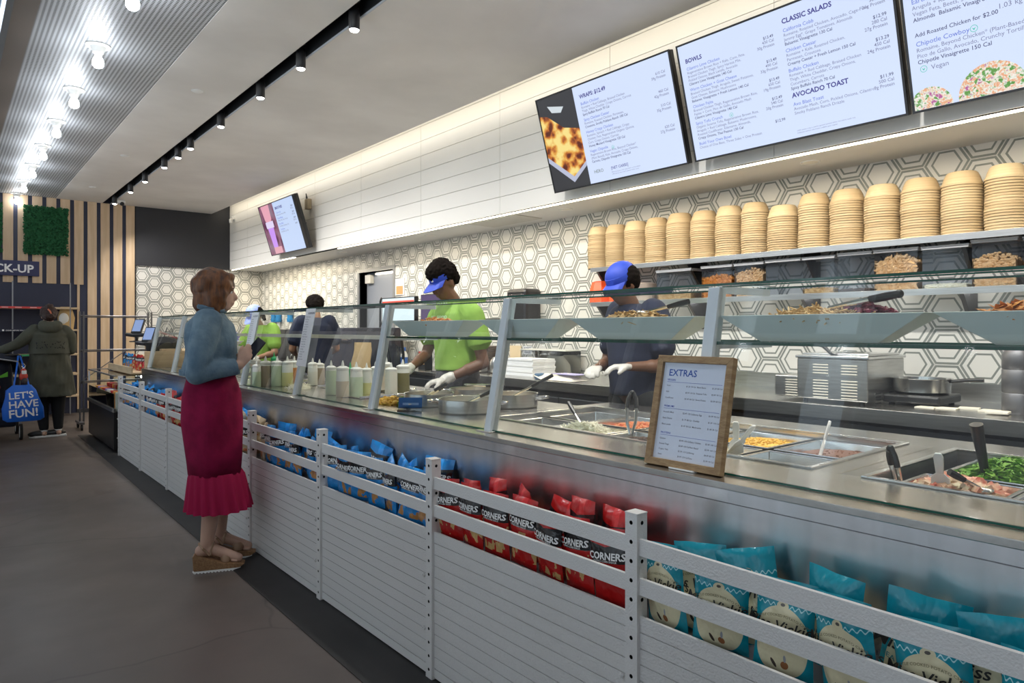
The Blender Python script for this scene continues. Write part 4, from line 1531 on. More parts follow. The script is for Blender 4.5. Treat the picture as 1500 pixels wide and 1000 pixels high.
# ---- braising pots
def pot(x, y, r, h, label):
    t = thing('braising_pot', label, 'pot', (x, y, CZ - .003), 0, 'round steel pots on the counter')
    MB().lathe([(0, 0), (r - .008, 0), (r, .008), (r, h), (r + .003, h + .002), (r - .004, h + .001), (r - .005, .012), (0, .010)], 40, caps=False).build('body', STEEL, t, True)
    for s in (0, pi):
        a = s + 2.2
        c, n = Vector((cos(a), sin(a), 0)), Vector((-sin(a), cos(a), 0))
        base = c * r + Vector((0, 0, h * .7))
        pts = [base + n * .035, base + c * .035 + n * .045 + Vector((0, 0, .004)), base + c * .060 + n * .022 + Vector((0, 0, .006)), base + c * .060 - n * .022 + Vector((0, 0, .006)), base + c * .035 - n * .045 + Vector((0, 0, .004)), base - n * .035]
        MB().tube(pts, .0075, 8).build('handle', STEEL_BRIGHT, t, True)
    food(t, 0, 0, h * .35, r - .02, r - .02, .01, 110, RICE, 'chunk', .012, int(x * 100), 'cooked_filling')
    return t


pot(2.12, 2.93, .150, .070, 'wide shallow steel pot nearest the guard post, two spoons in it')
pot(2.46, 2.97, .140, .075, 'shallow steel pot at the rear right with a black-handled ladle')
pot(2.14, 3.33, .140, .070, 'shallow steel pot furthest left with steel tongs in it')
pot(2.50, 3.42, .130, .070, 'shallow steel pot half hidden behind the other three')
handle_tool('ladle_spoon', 'steel ladle with dark bent handle rising from the rear pot', (2.44, 2.99, .99), (2.55, 2.74, 1.13), 'spoon')
handle_tool('steel_spoon', 'steel spoon resting on the front pot rim, pointing right', (2.14, 2.98, .985), (2.22, 2.84, 1.06), 'spoon')
handle_tool('tongs', 'long tongs lying over the left pot', (2.13, 3.38, .98), (2.18, 3.22, 1.07), 'tongs')
handle_tool('tongs', 'tongs lying flat across the counter behind the pots', (2.55, 3.55, 1.03), (2.62, 3.25, 1.035), 'tongs')
handle_tool('spatula', 'white spatula with food on it beside the blue card', (2.02, 3.38, .955), (1.90, 3.14, .985), 'spatula')


# ---- squeeze bottles
def bottle(x, y, h, r, fill, level, cap, label, group, tip=True, body=None):
    t = thing('squeeze_bottle', label, 'bottle', (x, y, CZ), 0, group)
    wall = MATS.get('bottle_wall') or mat('bottle_wall', (.72, .73, .68), .4)
    fm = mat('sauce_' + fill[0], fill[1], .45)
    if level > 0:
        MB().lathe([(0, 0), (r * .92, 0), (r, .006), (r * .985, h * level)], 20, caps=False).build('sauce', fm, t, True)
    MB().lathe([(r * .985, h * level), (r * .93, h * .78), (r * .80, h * .84)], 20, caps=False).build('wall', body or wall, t, True)
    MB().lathe([(r * .92, h * .80), (r * .95, h * .81), (r * .95, h * .88), (r * .5, h * .93), (0, h * .93)], 20, caps=False).build('cap', cap, t, True)
    if tip:
        MB().lathe([(r * .25, h * .92), (r * .20, h * 1.0), (r * .08, h * 1.10), (0, h * 1.10)], 10, caps=False).build('nozzle', cap, t, True)
    return t


CAPW = mat('bottle_cap_white', (.74, .74, .70), .4)
CAPG = mat('bottle_cap_green', (.02, .42, .14), .4)
SAUCE = {'pale': ('pale_green', (.50, .60, .42)), 'cream': ('cream', (.68, .64, .52)), 'tan': ('tan', (.56, .48, .36)), 'olive': ('olive', (.20, .18, .08)), 'yellow': ('yellow', (.62, .60, .28)),
         'white': ('white', (.70, .69, .60)), 'orange': ('orange', (.62, .26, .08)), 'brown': ('brown', (.34, .28, .20)), 'green': ('green', (.03, .40, .14))}
G1 = 'squeeze bottles standing in the cluster by the fourth post'
for px, py, h, r, f, lv, cap, lab in [
    (485, 578, .205, .036, 'pale', .78, CAPW, 'white-capped bottle of pale green dressing, leftmost of the middle cluster'),
    (502, 581, .210, .042, 'tan', .48, CAPW, 'fat white bottle half full of tan dressing in the middle cluster'),
    (513, 577, .190, .030, 'green', .80, CAPG, 'green squeeze bottle with green cap in the middle cluster'),
    (522, 580, .200, .042, 'pale', .62, CAPW, 'bottle of pale green dressing right of the green bottle'),
    (537, 578, .190, .036, 'yellow', .42, CAPW, 'bottle with yellowish dressing beside the slanted guard post'),
    (550, 574, .190, .034, 'orange', .30, CAPW, 'bottle with orange dressing half behind the slanted guard post'),
    (566, 572, .215, .038, 'cream', .8, CAPW, 'tall cream bottle right of the slanted guard post, rear'),
    (573, 577, .190, .042, 'white', .80, CAPW, 'creamy white bottle in front, right of the slanted guard post'),
    (590, 575, .205, .046, 'olive', .66, CAPW, 'olive-brown dressing bottle with white lid, rightmost of the bottles'),
]:
    x, y = gz(px, py, CZ)
    bottle(x, y, h, r, SAUCE[f], lv, cap, lab, G1)
for px, py, h, r, f, lv, cap, lab in [
    (458, 564, .19, .038, 'white', .55, CAPW, 'white bottle right of the paper list, before the dark worker'),
    (468, 563, .18, .040, 'brown', .72, CAPW, 'grey-brown bottle right of the white bottle by the paper list'),
    (370, 563, .215, .040, 'cream', .8, CAPW, 'cream bottle by the phone of the denim-jacket woman'),
    (376, 566, .180, .032, 'pale', .62, CAPW, 'short pale green bottle near the denim-jacket woman'),
    (389, 565, .205, .044, 'brown', .75, CAPW, 'grey-brown dressing bottle left of the green-tipped one'),
    (398, 562, .230, .026, 'green', .7, CAPG, 'thin green-tipped bottle in the far cluster'),
    (406, 565, .205, .044, 'pale', .75, CAPW, 'pale green bottle right of the green-tipped one'),
    (421, 565, .205, .042, 'yellow', .5, CAPW, 'mottled yellow-green bottle in the far cluster'),
    (431, 563, .200, .036, 'orange', .66, CAPW, 'orange dressing bottle at the right of the far cluster'),
]:
    x, y = gz(px, py, CZ)
    y = min(y, 5.34 + (0 if y < 5.34 else 0)) if y < 5.6 else y
    bottle(x, y, h, r, SAUCE[f], lv, cap, lab, 'squeeze bottles along the far part of the counter')
# flat food scraps and small trays on the steel
x, y = gz(413, 566, CZ)
t = thing('food_scoopful', 'small heap of shredded food left on the counter by the bottles', 'food', (2.00, 4.85, CZ))
food(t, 0, 0, .005, .09, .07, .03, 90, CHEESE, 'shred', .014, 5, 'shreds')
t = thing('food_scoopful', 'heap of golden scraps and lettuce beside the white spatula', 'food', (2.00, 3.52, CZ))
food(t, 0, 0, .005, .08, .10, .03, 120, CORNY, 'chunk', .011, 6, 'scraps')
food(t, .02, -.14, .003, .05, .05, .02, 60, GREENS, 'leaf', .016, 7, 'lettuce')
for (x, y, w, l, lab) in ((2.12, 4.05, .26, .34, 'flat steel tray lying under the middle bottle cluster'), (2.28, 4.72, .26, .30, 'flat steel tray right of the paper list'), (2.45, 4.35, .30, .30, 'flat steel tray behind the middle bottle cluster')):
    t = thing('flat_tray', lab, 'tray', (x, y, CZ), 0, 'flat trays on the counter')
    MB().box(-w / 2, -l / 2, 0, w / 2, l / 2, .006).box(-w / 2, -l / 2, .006, w / 2, -l / 2 + .01, .014).box(-w / 2, l / 2 - .01, .006, w / 2, l / 2, .014).build('tray', STEEL_BRIGHT, t, bevel=.002)
# far cold well pans
k = 0
for y in (5.52, 5.84, 6.16, 6.48, 6.74):
    t = pan(2.35, y, .48, .29 if y < 6.7 else .2, 'steel pan in the far well, ' + ORD[k] + ' from its near end')
    food(t, 0, 0, -.045, .2, .1 if y < 6.7 else .06, .015, 80, (CHEESE, GREENS, RICE, SALSA, CORNY)[k], 'chunk', .012, k, 'food')
    k += 1
# blue card in a clear stand
x, y = gz(596, 603, CZ)
t = thing('card_stand', 'small blue card in a clear stand on the counter behind the glass', 'sign', (1.90, 3.14, CZ), radians(48))
cm = mat('blue_card', (.02, .13, .42), .5)
MB().box(-.004, -.062, .014, .0, .062, .070, 0, Matrix.Rotation(radians(12), 4, 'Y')).build('card', cm, t)
MB().box(-.030, -.064, 0, .030, .064, .006).box(-.006, -.064, .004, -.002, .064, .022).build('stand', CLEAR_BOX, t)
MB().box(-.0055, -.045, .030, -.0042, .040, .042, 0, Matrix.Rotation(radians(12), 4, 'Y')).build('pale_stripe', mat('card_print', (.25, .4, .7), .5), t)

# paper lists hung on the guard posts
for y, lab in ((PY[5], 'white printed price list taped to the guard, right of the denim-jacket woman'), (PY[6], 'white printed price list taped to the guard, behind the phone')):
    t = thing('paper_list', lab, 'paper list', (GX0 - .020, y, CZ), 0, 'paper lists on the guard')
    z0, z1 = .19, .565
    if y > 5:
        z0, z1 = .18, .56
    q = lambda z, e=0: (z * dxz - .002 - e)
    MB().add([(q(z0), .02, z0), (q(z0), -.13, z0), (q(z1), -.13, z1), (q(z1), .02, z1), (q(z0) + .001, .02, z0), (q(z0) + .001, -.13, z0), (q(z1) + .001, -.13, z1), (q(z1) + .001, .02, z1)], [(0, 3, 2, 1), (4, 5, 6, 7), (0, 1, 5, 4), (1, 2, 6, 5), (2, 3, 7, 6), (3, 0, 4, 7)]).build('sheet', PAPER, t)
    mb = MB()
    dr = Vector((0, -1, 0))
    up = Vector((dxz, 0, 1)).normalized()
    MM = Matrix.Translation((q(z0, .0015), .012, z0)) @ Matrix((dr, up, dr.cross(up))).transposed().to_4x4()
    mb.text('ALLERGENS', .020, MM @ Matrix.Translation((.035, z1 - z0 - .03, 0)), .01)
    rnd = random.Random(int(y * 10))
    for r_ in range(18):
        mb.text(rnd.choice(['Chicken Caesar', 'Kale Salad', 'Tofu Bowl', 'Cobb Salad', 'Black Beans', 'Goat Cheese', 'Cilantro Lime', 'Spicy Ranch']), .0125, MM @ Matrix.Translation((.008, z1 - z0 - .052 - r_ * .0165, 0)))
    mb.build('lettering', INK_GREY, t)

# ---- white topping trays on the glass shelf
def topping_tray(y0, y1, lab, fm, kind, size, n, seed, util):
    yc, L = (y0 + y1) / 2, abs(y1 - y0)
    x0, zt, zb = 1.885, 1.422, 1.343
    t = thing('topping_tray', lab, 'tray', (x0, yc, zb), 0, 'white trapezoid topping trays on the glass shelf')
    w, h = .15, zt - zb
    iw = L / 2
    ib = L / 2 - .125
    m = MB()
    T = [(0, -iw, h), (w, -iw, h), (w, iw, h), (0, iw, h)]
    B = [(.035, -ib, 0), (w - .035, -ib, 0), (w - .035, ib, 0), (.035, ib, 0)]
    e = .008
    Ti = [(e, -iw + e, h), (w - e, -iw + e, h), (w - e, iw - e, h), (e, iw - e, h)]
    Bi = [(.04, -ib + .01, .01), (w - .04, -ib + .01, .01), (w - .04, ib - .01, .01), (.04, ib - .01, .01)]
    m.add(B + T + Ti + Bi, [(3, 2, 1, 0), (12, 13, 14, 15)] + [(r + k, r + (k + 1) % 4, r + 4 + (k + 1) % 4, r + 4 + k) for r in (0, 4, 8) for k in range(4)])
    m.build('tray', FOAM, t, bevel=.002)
    if fm:
        food(t, w / 2, 0.02, h * .72, w * .40, L * .30, .040, n, fm, kind, size, seed, 'topping')
    if util:
        st = util
        handle_tool({'spoon': 'serving_spoon', 'tongs': 'tongs'}.get(st, 'serving_spoon'), f'{"dark" if st == "tongs" else "black"}-handled utensil resting in the ' + lab.split(' tray')[0] + ' tray', (x0 + w / 2, yc - .02, 1.44), (x0 + w / 2 + .02, yc - .20, 1.475), st if st in ('tongs', 'spoon') else 'spoon', 'utensils in the topping trays')


topping_tray(gy(577, 1.9), gy(683, 1.9), 'white trapezoid tray with orange crumbs, in front of the lime shirt', PRETZEL, 'chunk', .008, 60, 1, None)
topping_tray(gy(704, 1.9), gy(824, 1.9), 'empty-looking white trapezoid tray right of the slanted guard post', None, '', 0, 0, 2, None)
topping_tray(gy(837, 1.9), gy(1022, 1.9), 'crispy onion white trapezoid tray, left of the sign post', CRISP, 'chip', .016, 260, 3, 'spoon')
topping_tray(gy(1056, 1.9), gy(1358, 1.9), 'long noodle and beet white trapezoid tray above the sign', CRISP, 'shred', .014, 260, 4, 'tongs')
topping_tray(gy(1368, 1.9), gy(1690, 1.9), 'rightmost white trapezoid tray with orange crisps, cut by the frame', PRETZEL, 'chip', .016, 160, 5, None)
t = thing('beet_heap', 'heap of dark diced beets in the long tray with a clear spoon', 'food', (2.02, gy(1262, 2.02), 1.398), 0)
food(t, 0, 0, 0, .085, .12, .050, 240, BEET, 'chunk', .009, 9, 'beets')

# ============================================================ BACK COUNTER
BX, BZ = 3.87, .95
back = thing('back_counter', 'long stainless work counter against the tiled wall', 'counter')
YB1 = gy(700, BX)                 # far end of the open worktop
MB().box(BX, -.5, BZ - .035, WALL_X - .006, YB1, BZ).build('worktop', STEEL_TOP, back, bevel=.003)
slab('front_lip', STEEL, BX - .006, -.5, BZ - .075, BX + .002, YB1, BZ - .002, back)
slab('backsplash', STEEL, WALL_X - .03, -.5, BZ, WALL_X - .006, 3.2, BZ + .105, back)
fridge = mat('fridge_drawer_steel', (.16, .165, .175), .35, .9)
slab('cabinet', STEEL_DARK, BX + .05, -.5, .12, WALL_X - .05, YB1 - .02, BZ - .10, back)
yy = -.5
k = 0
while yy < YB1 - .2:
    y1 = min(yy + .66, YB1 - .03)
    for z0, z1 in ((.16, .48), (.50, .82)):
        d = slab('drawer', fridge, BX + .028, yy + .006, z0, BX + .052, y1 - .006, z1, back, bevel=.004)
        MB().tube([(BX + .028, yy + .12, z1 - .05), (BX + .008, yy + .13, z1 - .05), (BX + .008, y1 - .13, z1 - .05), (BX + .028, y1 - .12, z1 - .05)], .006, 8).build('handle', STEEL_BRIGHT, d, True)
    yy += .66
for y in (-.4, 1.5, YB1 - .1):
    MB().cone((BX + .1, y, 0), (BX + .1, y, .12), .02, .025, 12).build('leg', STEEL_BRIGHT, back, True)

# steam cooker with louvred sides
sc_ = thing('countertop_steamer', 'boxy stainless countertop warmer with louvred side on the back counter', 'appliance', (0, 0, 0))
Y0, Y1 = gy(1273, BX + .12), gy(1170, BX + .12)
X0 = BX + .10
zt = hz(527, X0, Y0)
slab('body', STEEL, X0, Y0, BZ + .02, X0 + .50, Y1, zt, sc_, bevel=.006)
slab('lid_rim', STEEL_BRIGHT, X0 - .008, Y0 - .008, zt, X0 + .51, Y1 + .008, zt + .018, sc_, bevel=.004)
Ym = gy(1135, X0 + .02)
slab('side_box', STEEL, X0 + .02, Y1, BZ + .02, X0 + .42, Ym, zt - .11, sc_, bevel=.006)
slot = mat('louvre_cream', (.78, .74, .62), .4)
for px, py0, n in ((1202, 533, 4), (1244, 535, 4), (1202, 556, 7), (1244, 558, 7)):
    yc = gy(px, X0)
    zc = hz(py0, X0, yc)
    for q in range(n):
        MB().box(X0 - .004, yc - .045, zc - q * .0165 - .006, X0 + .001, yc + .045, zc - q * .0165, 0).build('louvre', slot, sc_, bevel=.001)
for q in range(7):
    yc = gy(1160, X0 + .02)
    zc = hz(555, X0 + .02, yc) - q * .0155
    slab('louvre', slot, X0 + .016, yc - .04, zc - .005, X0 + .021, yc + .04, zc, sc_)
for q in range(6):
    slab('louvre', STEEL_DARK, X0 + .10, Y0 - .003, zt - .2 - q * .018, X0 + .17, Y0 + .001, zt - .192 - q * .018, sc_)
    slab('louvre', STEEL_DARK, X0 + .28, Y0 - .003, zt - .2 - q * .018, X0 + .35, Y0 + .001, zt - .192 - q * .018, sc_)
for a, b in ((.03, Y1 - .04), (.44, Y1 - .04), (.03, Y0 + .04), (.44, Y0 + .04)):
    MB().cone((X0 + a, b, BZ), (X0 + a, b, BZ + .022), .015, .012, 10).build('foot', BLACK, sc_)
ym = (Y0 + Y1) / 2
for yl, nm in ((Y1 - .11, 'a'), (Y0 + .13, 'b')):
    l_ = MB().box(X0 + .04, yl - .12, zt + .018, X0 + .46, yl + .10, zt + .030).build('lid', STEEL_BRIGHT, sc_, bevel=.003)
MB().tube([(X0 + .03, Y1 - .10, zt + .085), (X0 + .02, Y1 - .15, zt + .075), (X0 + .01, Y1 - .20, zt + .03)], [.012, .014, .008], 10).build('lid_handle', BLACK, sc_, True)
# round pan on an electric burner
y = gy(1350, 4.35)
t = thing('induction_burner', 'black tabletop burner under the round pan', 'burner', (4.35, y, BZ))
MB().box(-.17, -.15, .012, .17, .15, .06).build('body', BLACK, t, bevel=.012)
for a in (-.13, .13):
    for b in (-.11, .11):
        MB().cone((a, b, 0), (a, b, .014), .015, .015, 10).build('foot', RUBBER, t)
t = thing('round_pan', 'round steel pan on the burner, right of the louvred warmer', 'pan', (4.35, y, BZ + .062))
MB().lathe([(0, 0), (.13, 0), (.145, .012), (.15, .085), (.158, .088), (.146, .086), (.138, .014), (0, .010)], 36, caps=False).build('body', STEEL_BRIGHT, t, True)
MB().tube([(0, -.15, .075), (.02, -.22, .085), (.03, -.30, .09)], [.010, .011, .012], 10).build('handle', BLACK, t, True)
# white tile coasters / deli papers
for i, (px, py) in enumerate(((1358, 597), (1388, 599), (1420, 599), (1452, 603), (1462, 607))):
    x, y = gz(px, py, BZ)
    t = MB().box(-.045, -.048, 0, .045, .048, .006 + .001 * i, 0, Matrix.Rotation(.1 * (i % 3), 4, 'Z')).build('deli_paper', WARM_PAPER, None, bevel=.001)
    t.location = (x, y, BZ + (.007 if i == 4 else 0))
    tag(t, 'square white paper pad on the back counter, ' + ORD[i] + ' from the left', 'paper', 'paper pads on the back counter')
# dark tall canister at right edge
t = thing('dark_canister', 'tall dark ribbed canister at the right edge of the back counter', 'canister', (4.25, gy(1494, 4.25), BZ))
MB().lathe([(0, 0), (.075, 0), (.078, .01), (.078, .10), (.074, .105), (.078, .11), (.078, .22), (.074, .225), (.078, .23), (.078, .30), (.06, .33), (0, .33)], 28, caps=False).build('body', mat('canister_grey', (.16, .16, .17), .4, .6), t, True)
# paper and box piles left part
P = lambda px, py, Z=BZ: gz(px, py, Z)
x, y = P(800, 551)
t = thing('paper_liner_stack', 'tall stack of white liner papers on the back counter', 'paper stack', (4.25, gy(775, 4.25), BZ))
for k in range(9):
    a = .004 * sin(k * 2.1)
    slab('sheet_bundle', PAPER, -.14 + a, -.21 - a, .0005 + k * .0175, .14 + a, .21 - a, .0170 + k * .0175, t)
t = thing('clear_tub', 'clear lidded tub with white contents behind the liner papers', 'tub', (4.62, gy(800, 4.6), BZ))
MB().add([(-.1, -.36, 0), (.1, -.36, 0), (.1, .3, 0), (-.1, .3, 0), (-.1, -.36, .22), (.1, -.36, .22), (.1, .3, .22), (-.1, .3, .22)], [(0, 1, 2, 3), (0, 1, 5, 4), (1, 2, 6, 5), (2, 3, 7, 6), (3, 0, 4, 7)]).build('tub', CLEAR_BOX, t)
slab('lid', mat('frosted_lid', (.66, .66, .62), .4), -.105, -.365, .22, .105, .305, .232, t, bevel=.004)
MB().loft([(0, -.13, .004, .085, .19), (0, -.13, .09, .08, .17), (0, -.12, .17, .05, .09)], 20).build('white_contents', mat('soft_white', (.76, .73, .62), .7), t, True)
t = thing('crumpled_paper', 'crumpled cream paper bag with blue corner lying on the back counter', 'paper bag', (4.02, gy(818, 4.0), BZ))
mb = MB()
n1, n2 = 10, 18
for j in range(n2 + 1):
    for i in range(n1 + 1):
        u, v = i / n1 - .5, j / n2 - .5
        mb.v.append((u * .20, -v * .46, .004 + .055 * (1 - (2 * u) ** 2) * (1 - abs(2 * v) ** 3) * (.8 + .6 * mnoise.noise(Vector((u * 5, v * 6, 0)))) + (.05 * max(0, -v - .3) * 3)))
for j in range(n2):
    for i in range(n1):
        a = j * (n1 + 1) + i
        mb.f.append((a, a + 1, a + n1 + 2, a + n1 + 1))
        mb.m.append(0)
mb.build('paper', WARM_PAPER, t, 'all')
slab('blue_corner', mat('blue_print', (.06, .14, .26), .5), -.09, .17, .0, .05, .235, .05, t, bevel=.012)
slab('lilac_sheet', mat('lilac_paper', (.45, .42, .72), .6), -.06, -.24, .052, .09, .04, .058, t)
for i, (px, r, n) in enumerate(((709, .085, 11), (716, .085, 9))):
    t = thing('lid_stack', 'leaning pile of dark brown round lids, ' + ('left' if i == 0 else 'right') + ' behind the lime shirt', 'lids', (4.45, gy(px + 3, 4.45) + .1 * (1 - i), BZ), 0, 'piles of brown lids')
    z = 0
    rr = random.Random(i)
    for k in range(n + 6):
        MB().lathe([(0, 0), (r, 0), (r + .006, .006), (r + .006, .011), (r - .008, .016), (0, .017)], 26, (rr.uniform(-.006, .006), rr.uniform(-.006, .006), z)).build('lid', mat('brown_lid', (.10, .065, .045), .45), t, True)
        z += .0172
x = 4.40
for i, px in enumerate((697, 735)):
    t = thing('round_warmer', 'rounded dark steel bin on the back counter, ' + ('left' if i == 0 else 'right') + ' of the guard post', 'bin', (4.22 + .1 * i, gy(px, 4.22 + .1 * i), BZ), 0, 'rounded bins')
    MB().lathe([(0, 0), (.115, 0), (.12, .01), (.118, .11), (.09, .15), (0, .165)], 28, caps=False).build('body', STEEL, t, True)
# far block of the back line: dark equipment
t = thing('dark_oven', 'dark navy boxy oven on legs in front of the tiled wall', 'oven', (4.25, gy(532, 4.3), 0))
MB().box(-.3, -.50, .15, .33, .50, 1.40).build('body', mat('oven_navy', (.018, .02, .035), .35), t, bevel=.012)
slab('door', mat('oven_door', (.03, .033, .05), .2), -.312, -.44, .75, -.30, .44, 1.32, t, bevel=.004)
MB().tube([(-.312, -.38, 1.25), (-.345, -.36, 1.25), (-.345, .36, 1.25), (-.312, .38, 1.25)], .010).build('door_handle', STEEL_BRIGHT, t, True)
for a in (-.22, .25):
    for b in (-.42, .42):
        MB().cone((a, b, 0), (a, b, .15), .02, .02, 10).build('leg', STEEL_DARK, t)
t = thing('rear_cabinet', 'steel prep cabinet between the door and the lid piles', 'cabinet', (0, 0, 0))
ya, yb = gy(700, BX) + .03, gy(562, BX)
MB().box(BX + .02, ya, .1, WALL_X - .01, yb, .90).build('body', STEEL_DARK, t, bevel=.004)
MB().box(BX, ya, .90, WALL_X - .01, yb, .935).build('top', STEEL_TOP, t, bevel=.003)
for q in range(2):
    w_ = (yb - ya) / 2
    d = slab('door', fridge, BX + .002, ya + q * w_ + .01, .14, BX + .022, ya + (q + 1) * w_ - .01, .86, t, bevel=.004)
    slab('handle', STEEL_BRIGHT, BX - .016, ya + q * w_ + w_ / 2 - .02, .6, BX + .002, ya + q * w_ + w_ / 2 + .0, .8, d, bevel=.003)
for y in (ya + .1, yb - .1):
    MB().box(BX + .1, y - .02, 0, WALL_X - .1, y + .02, .1).build('foot', BLACK, t)
t = thing('spray_bottle', 'white bottle with blue cap behind the gloved hands', 'bottle', (4.15, gy(592, 4.15), .935))
MB().lathe([(0, 0), (.04, 0), (.042, .01), (.042, .15), (.018, .19), (.018, .20), (0, .20)], 20, caps=False).build('body', CHALK, t, True)
MB().lathe([(.02, .195), (.02, .235), (0, .235)], 14, caps=False).build('cap', mat('cap_blue', (.05, .15, .5), .4), t, True)
MB().lathe([(.0425, .05), (.0425, .12)], 20, caps=False).build('label_band', mat('cap_blue', (.05, .15, .5), .4), t, True)
t = thing('salt_box', 'dark bottle beside the blue-capped one', 'bottle', (4.08, gy(582, 4.08), .935))
MB().lathe([(0, 0), (.035, 0), (.035, .16), (.015, .20), (.015, .24), (0, .24)], 18, caps=False).build('body', BLACK, t, True)
t = thing('ingredient_box', 'small black, white and red printed box beside the lime shirt', 'box', (4.10, gy(623, 4.1), .935))
MB().box(-.05, -.07, 0, .05, .07, .20).build('box', BLACK, t, bevel=.004)
MB().prism([(-.06, .12), (.05, .12), (.05, .17), (-.0, .19), (-.06, .16)], -.052, -.0505, 'x').build('white_print', CHALK, t)
MB().prism([(-.02, .17), (.05, .15), (.05, .20), (.0, .20)], -.053, -.0515, 'x').build('red_print', mat('print_red', (.6, .04, .03), .5), t)
MB().prism([(-.06, .06), (.04, .06), (.02, .11), (-.04, .11)], -.052, -.0505, 'x').build('tan_print', mat('print_tan', (.55, .33, .15), .5), t)
t = thing('paper_bag', 'creased brown paper bag standing on the counter left of the slanted post', 'paper bag', (2.45, gy(528, 2.45) - .02, .95), .4)
mb = MB()
mb.loft([(0, 0, 0, .055, .085), (0, 0, .08, .05, .09), (.005, .01, .18, .04, .088), (.012, 0, .27, .022, .085), (.02, .005, .33, .010, .080)], 16, lambda j, a: .010 * mnoise.noise(Vector((cos(a) * 3, sin(a) * 3, j * 1.7))))
mb.build('bag', mat('kraft_paper', (.52, .36, .17), .75, bump=(25, .5)), t, True)
x, y = 2.5, gy(430, 2.5)

# ============================================================ WALL SHELVES, BOWLS, TUBS
SHX = 4.50
ZS1, ZS2 = 1.929, 1.620
YSL = gy(865, SHX)
BRACKET = mat('shelf_bracket_dark', (.10, .10, .11), .4, .8)
for nm, z, lab in (('upper', ZS1, 'upper stainless wall shelf carrying the bowl stacks'), ('lower', ZS2, 'lower stainless wall shelf carrying clear tubs')):
    t = thing('wall_shelf', lab, 'shelf', (0, 0, 0), 0, 'stainless wall shelves')
    MB().box(SHX, -.6, z - .006, WALL_X - .006, YSL, z).build('board', STEEL, t, bevel=.001)
    MB().box(SHX - .004, -.6, z - .038, SHX + .002, YSL, z + .001).build('front_lip', STEEL, t, bevel=.001)
    for y in (YSL - .03, 3.32, 2.38, 1.42, .46, -.5):
        MB().prism([(SHX + .03, z - .008), (WALL_X - .007, z - .008), (WALL_X - .007, z - .24), (WALL_X - .06, z - .24)], y - .012, y + .012, 'y').build('bracket', BRACKET, t, bevel=.001)
    if nm == 'lower':
        for px in (958, 1026, 1087, 1195, 1302, 1427):
            yq = gy(px, SHX + .14)
            MB().lathe([(0, -.016), (.022, -.016), (.026, -.006), (.026, 0)], 16, (SHX + .14, yq, z - .006), caps=False).build('puck_light', LAMP_GLOW, t, True)

KRAFT = mat('fibre_bowl', (.46, .345, .20), .62, noise=(2.0, (.38, .27, .145)), stretch=(.4, .4, 40))
KRAFT2 = mat('fibre_bowl_pale', (.51, .395, .24), .62, noise=(2.0, (.43, .32, .18)), stretch=(.4, .4, 40))


def bowl_mesh(r, m):
    "upside-down bowl: rim at z=0"
    h = r * .78
    me = MB().lathe([(r, 0), (r + .0006, .002), (r, .0125), (r * .968, .0128), (r * .93, h * .30), (r * .86, h * .62), (r * .76, h * .90), (r * .68, h), (0, h)], 34, caps=False).mesh('bowl')
    me.polygons.foreach_set('use_smooth', [True] * len(me.polygons))
    me.set_sharp_from_angle(angle=radians(32))
    me.materials.append(m)
    return me


BEDGE = [865, 890.5, 918, 948.5, 979, 1014, 1050, 1087.5, 1126, 1170.8, 1216.5, 1266.5, 1319.5, 1378.3, 1441.5, 1508]
BTOP = [334, 331, 326, 321, 314.5, 311, 304, 299, 303, 286, 280, 273, 264, 254.5, 244]
XB = SHX + .135
rb = random.Random(11)
for i in range(15):
    ya, yb = gy(BEDGE[i] + .5, XB), gy(BEDGE[i + 1] - .5, XB)
    yc = (ya + yb) / 2
    r = min(abs(ya - yb) / 2 * .985, .118)
    ztop = hz(BTOP[i], XB, yc) + .004
    h = r * .78
    n = int(min(19, max(13, round((ztop - ZS1 - h) / .0148))))
    pitch = (ztop - ZS1 - h) / (n - 1)
    m1 = bowl_mesh(r, KRAFT)
    m2 = bowl_mesh(r, KRAFT2)
    for k in range(n):
        o = bpy.data.objects.new('fibre_bowl', rb.choice((m1, m2)))
        COL.objects.link(o)
        sway = .004 * sin(k * .5 + i)
        o.location = (XB + sway + rb.uniform(-.001, .001), yc + rb.uniform(-.0015, .0015), ZS1 + .001 + pitch * k)
        o.rotation_euler = (0, 0, rb.uniform(0, 6))
        top_ = k == n - 1
        tag(o, ('topmost upside-down tan bowl of the ' if top_ else 'tan fibre bowl nested in the ') + ORD[i] + ' stack from the left, upper shelf' if i < 16 else '', 'bowl', ORD[i] + ' stack of tan bowls from the left')


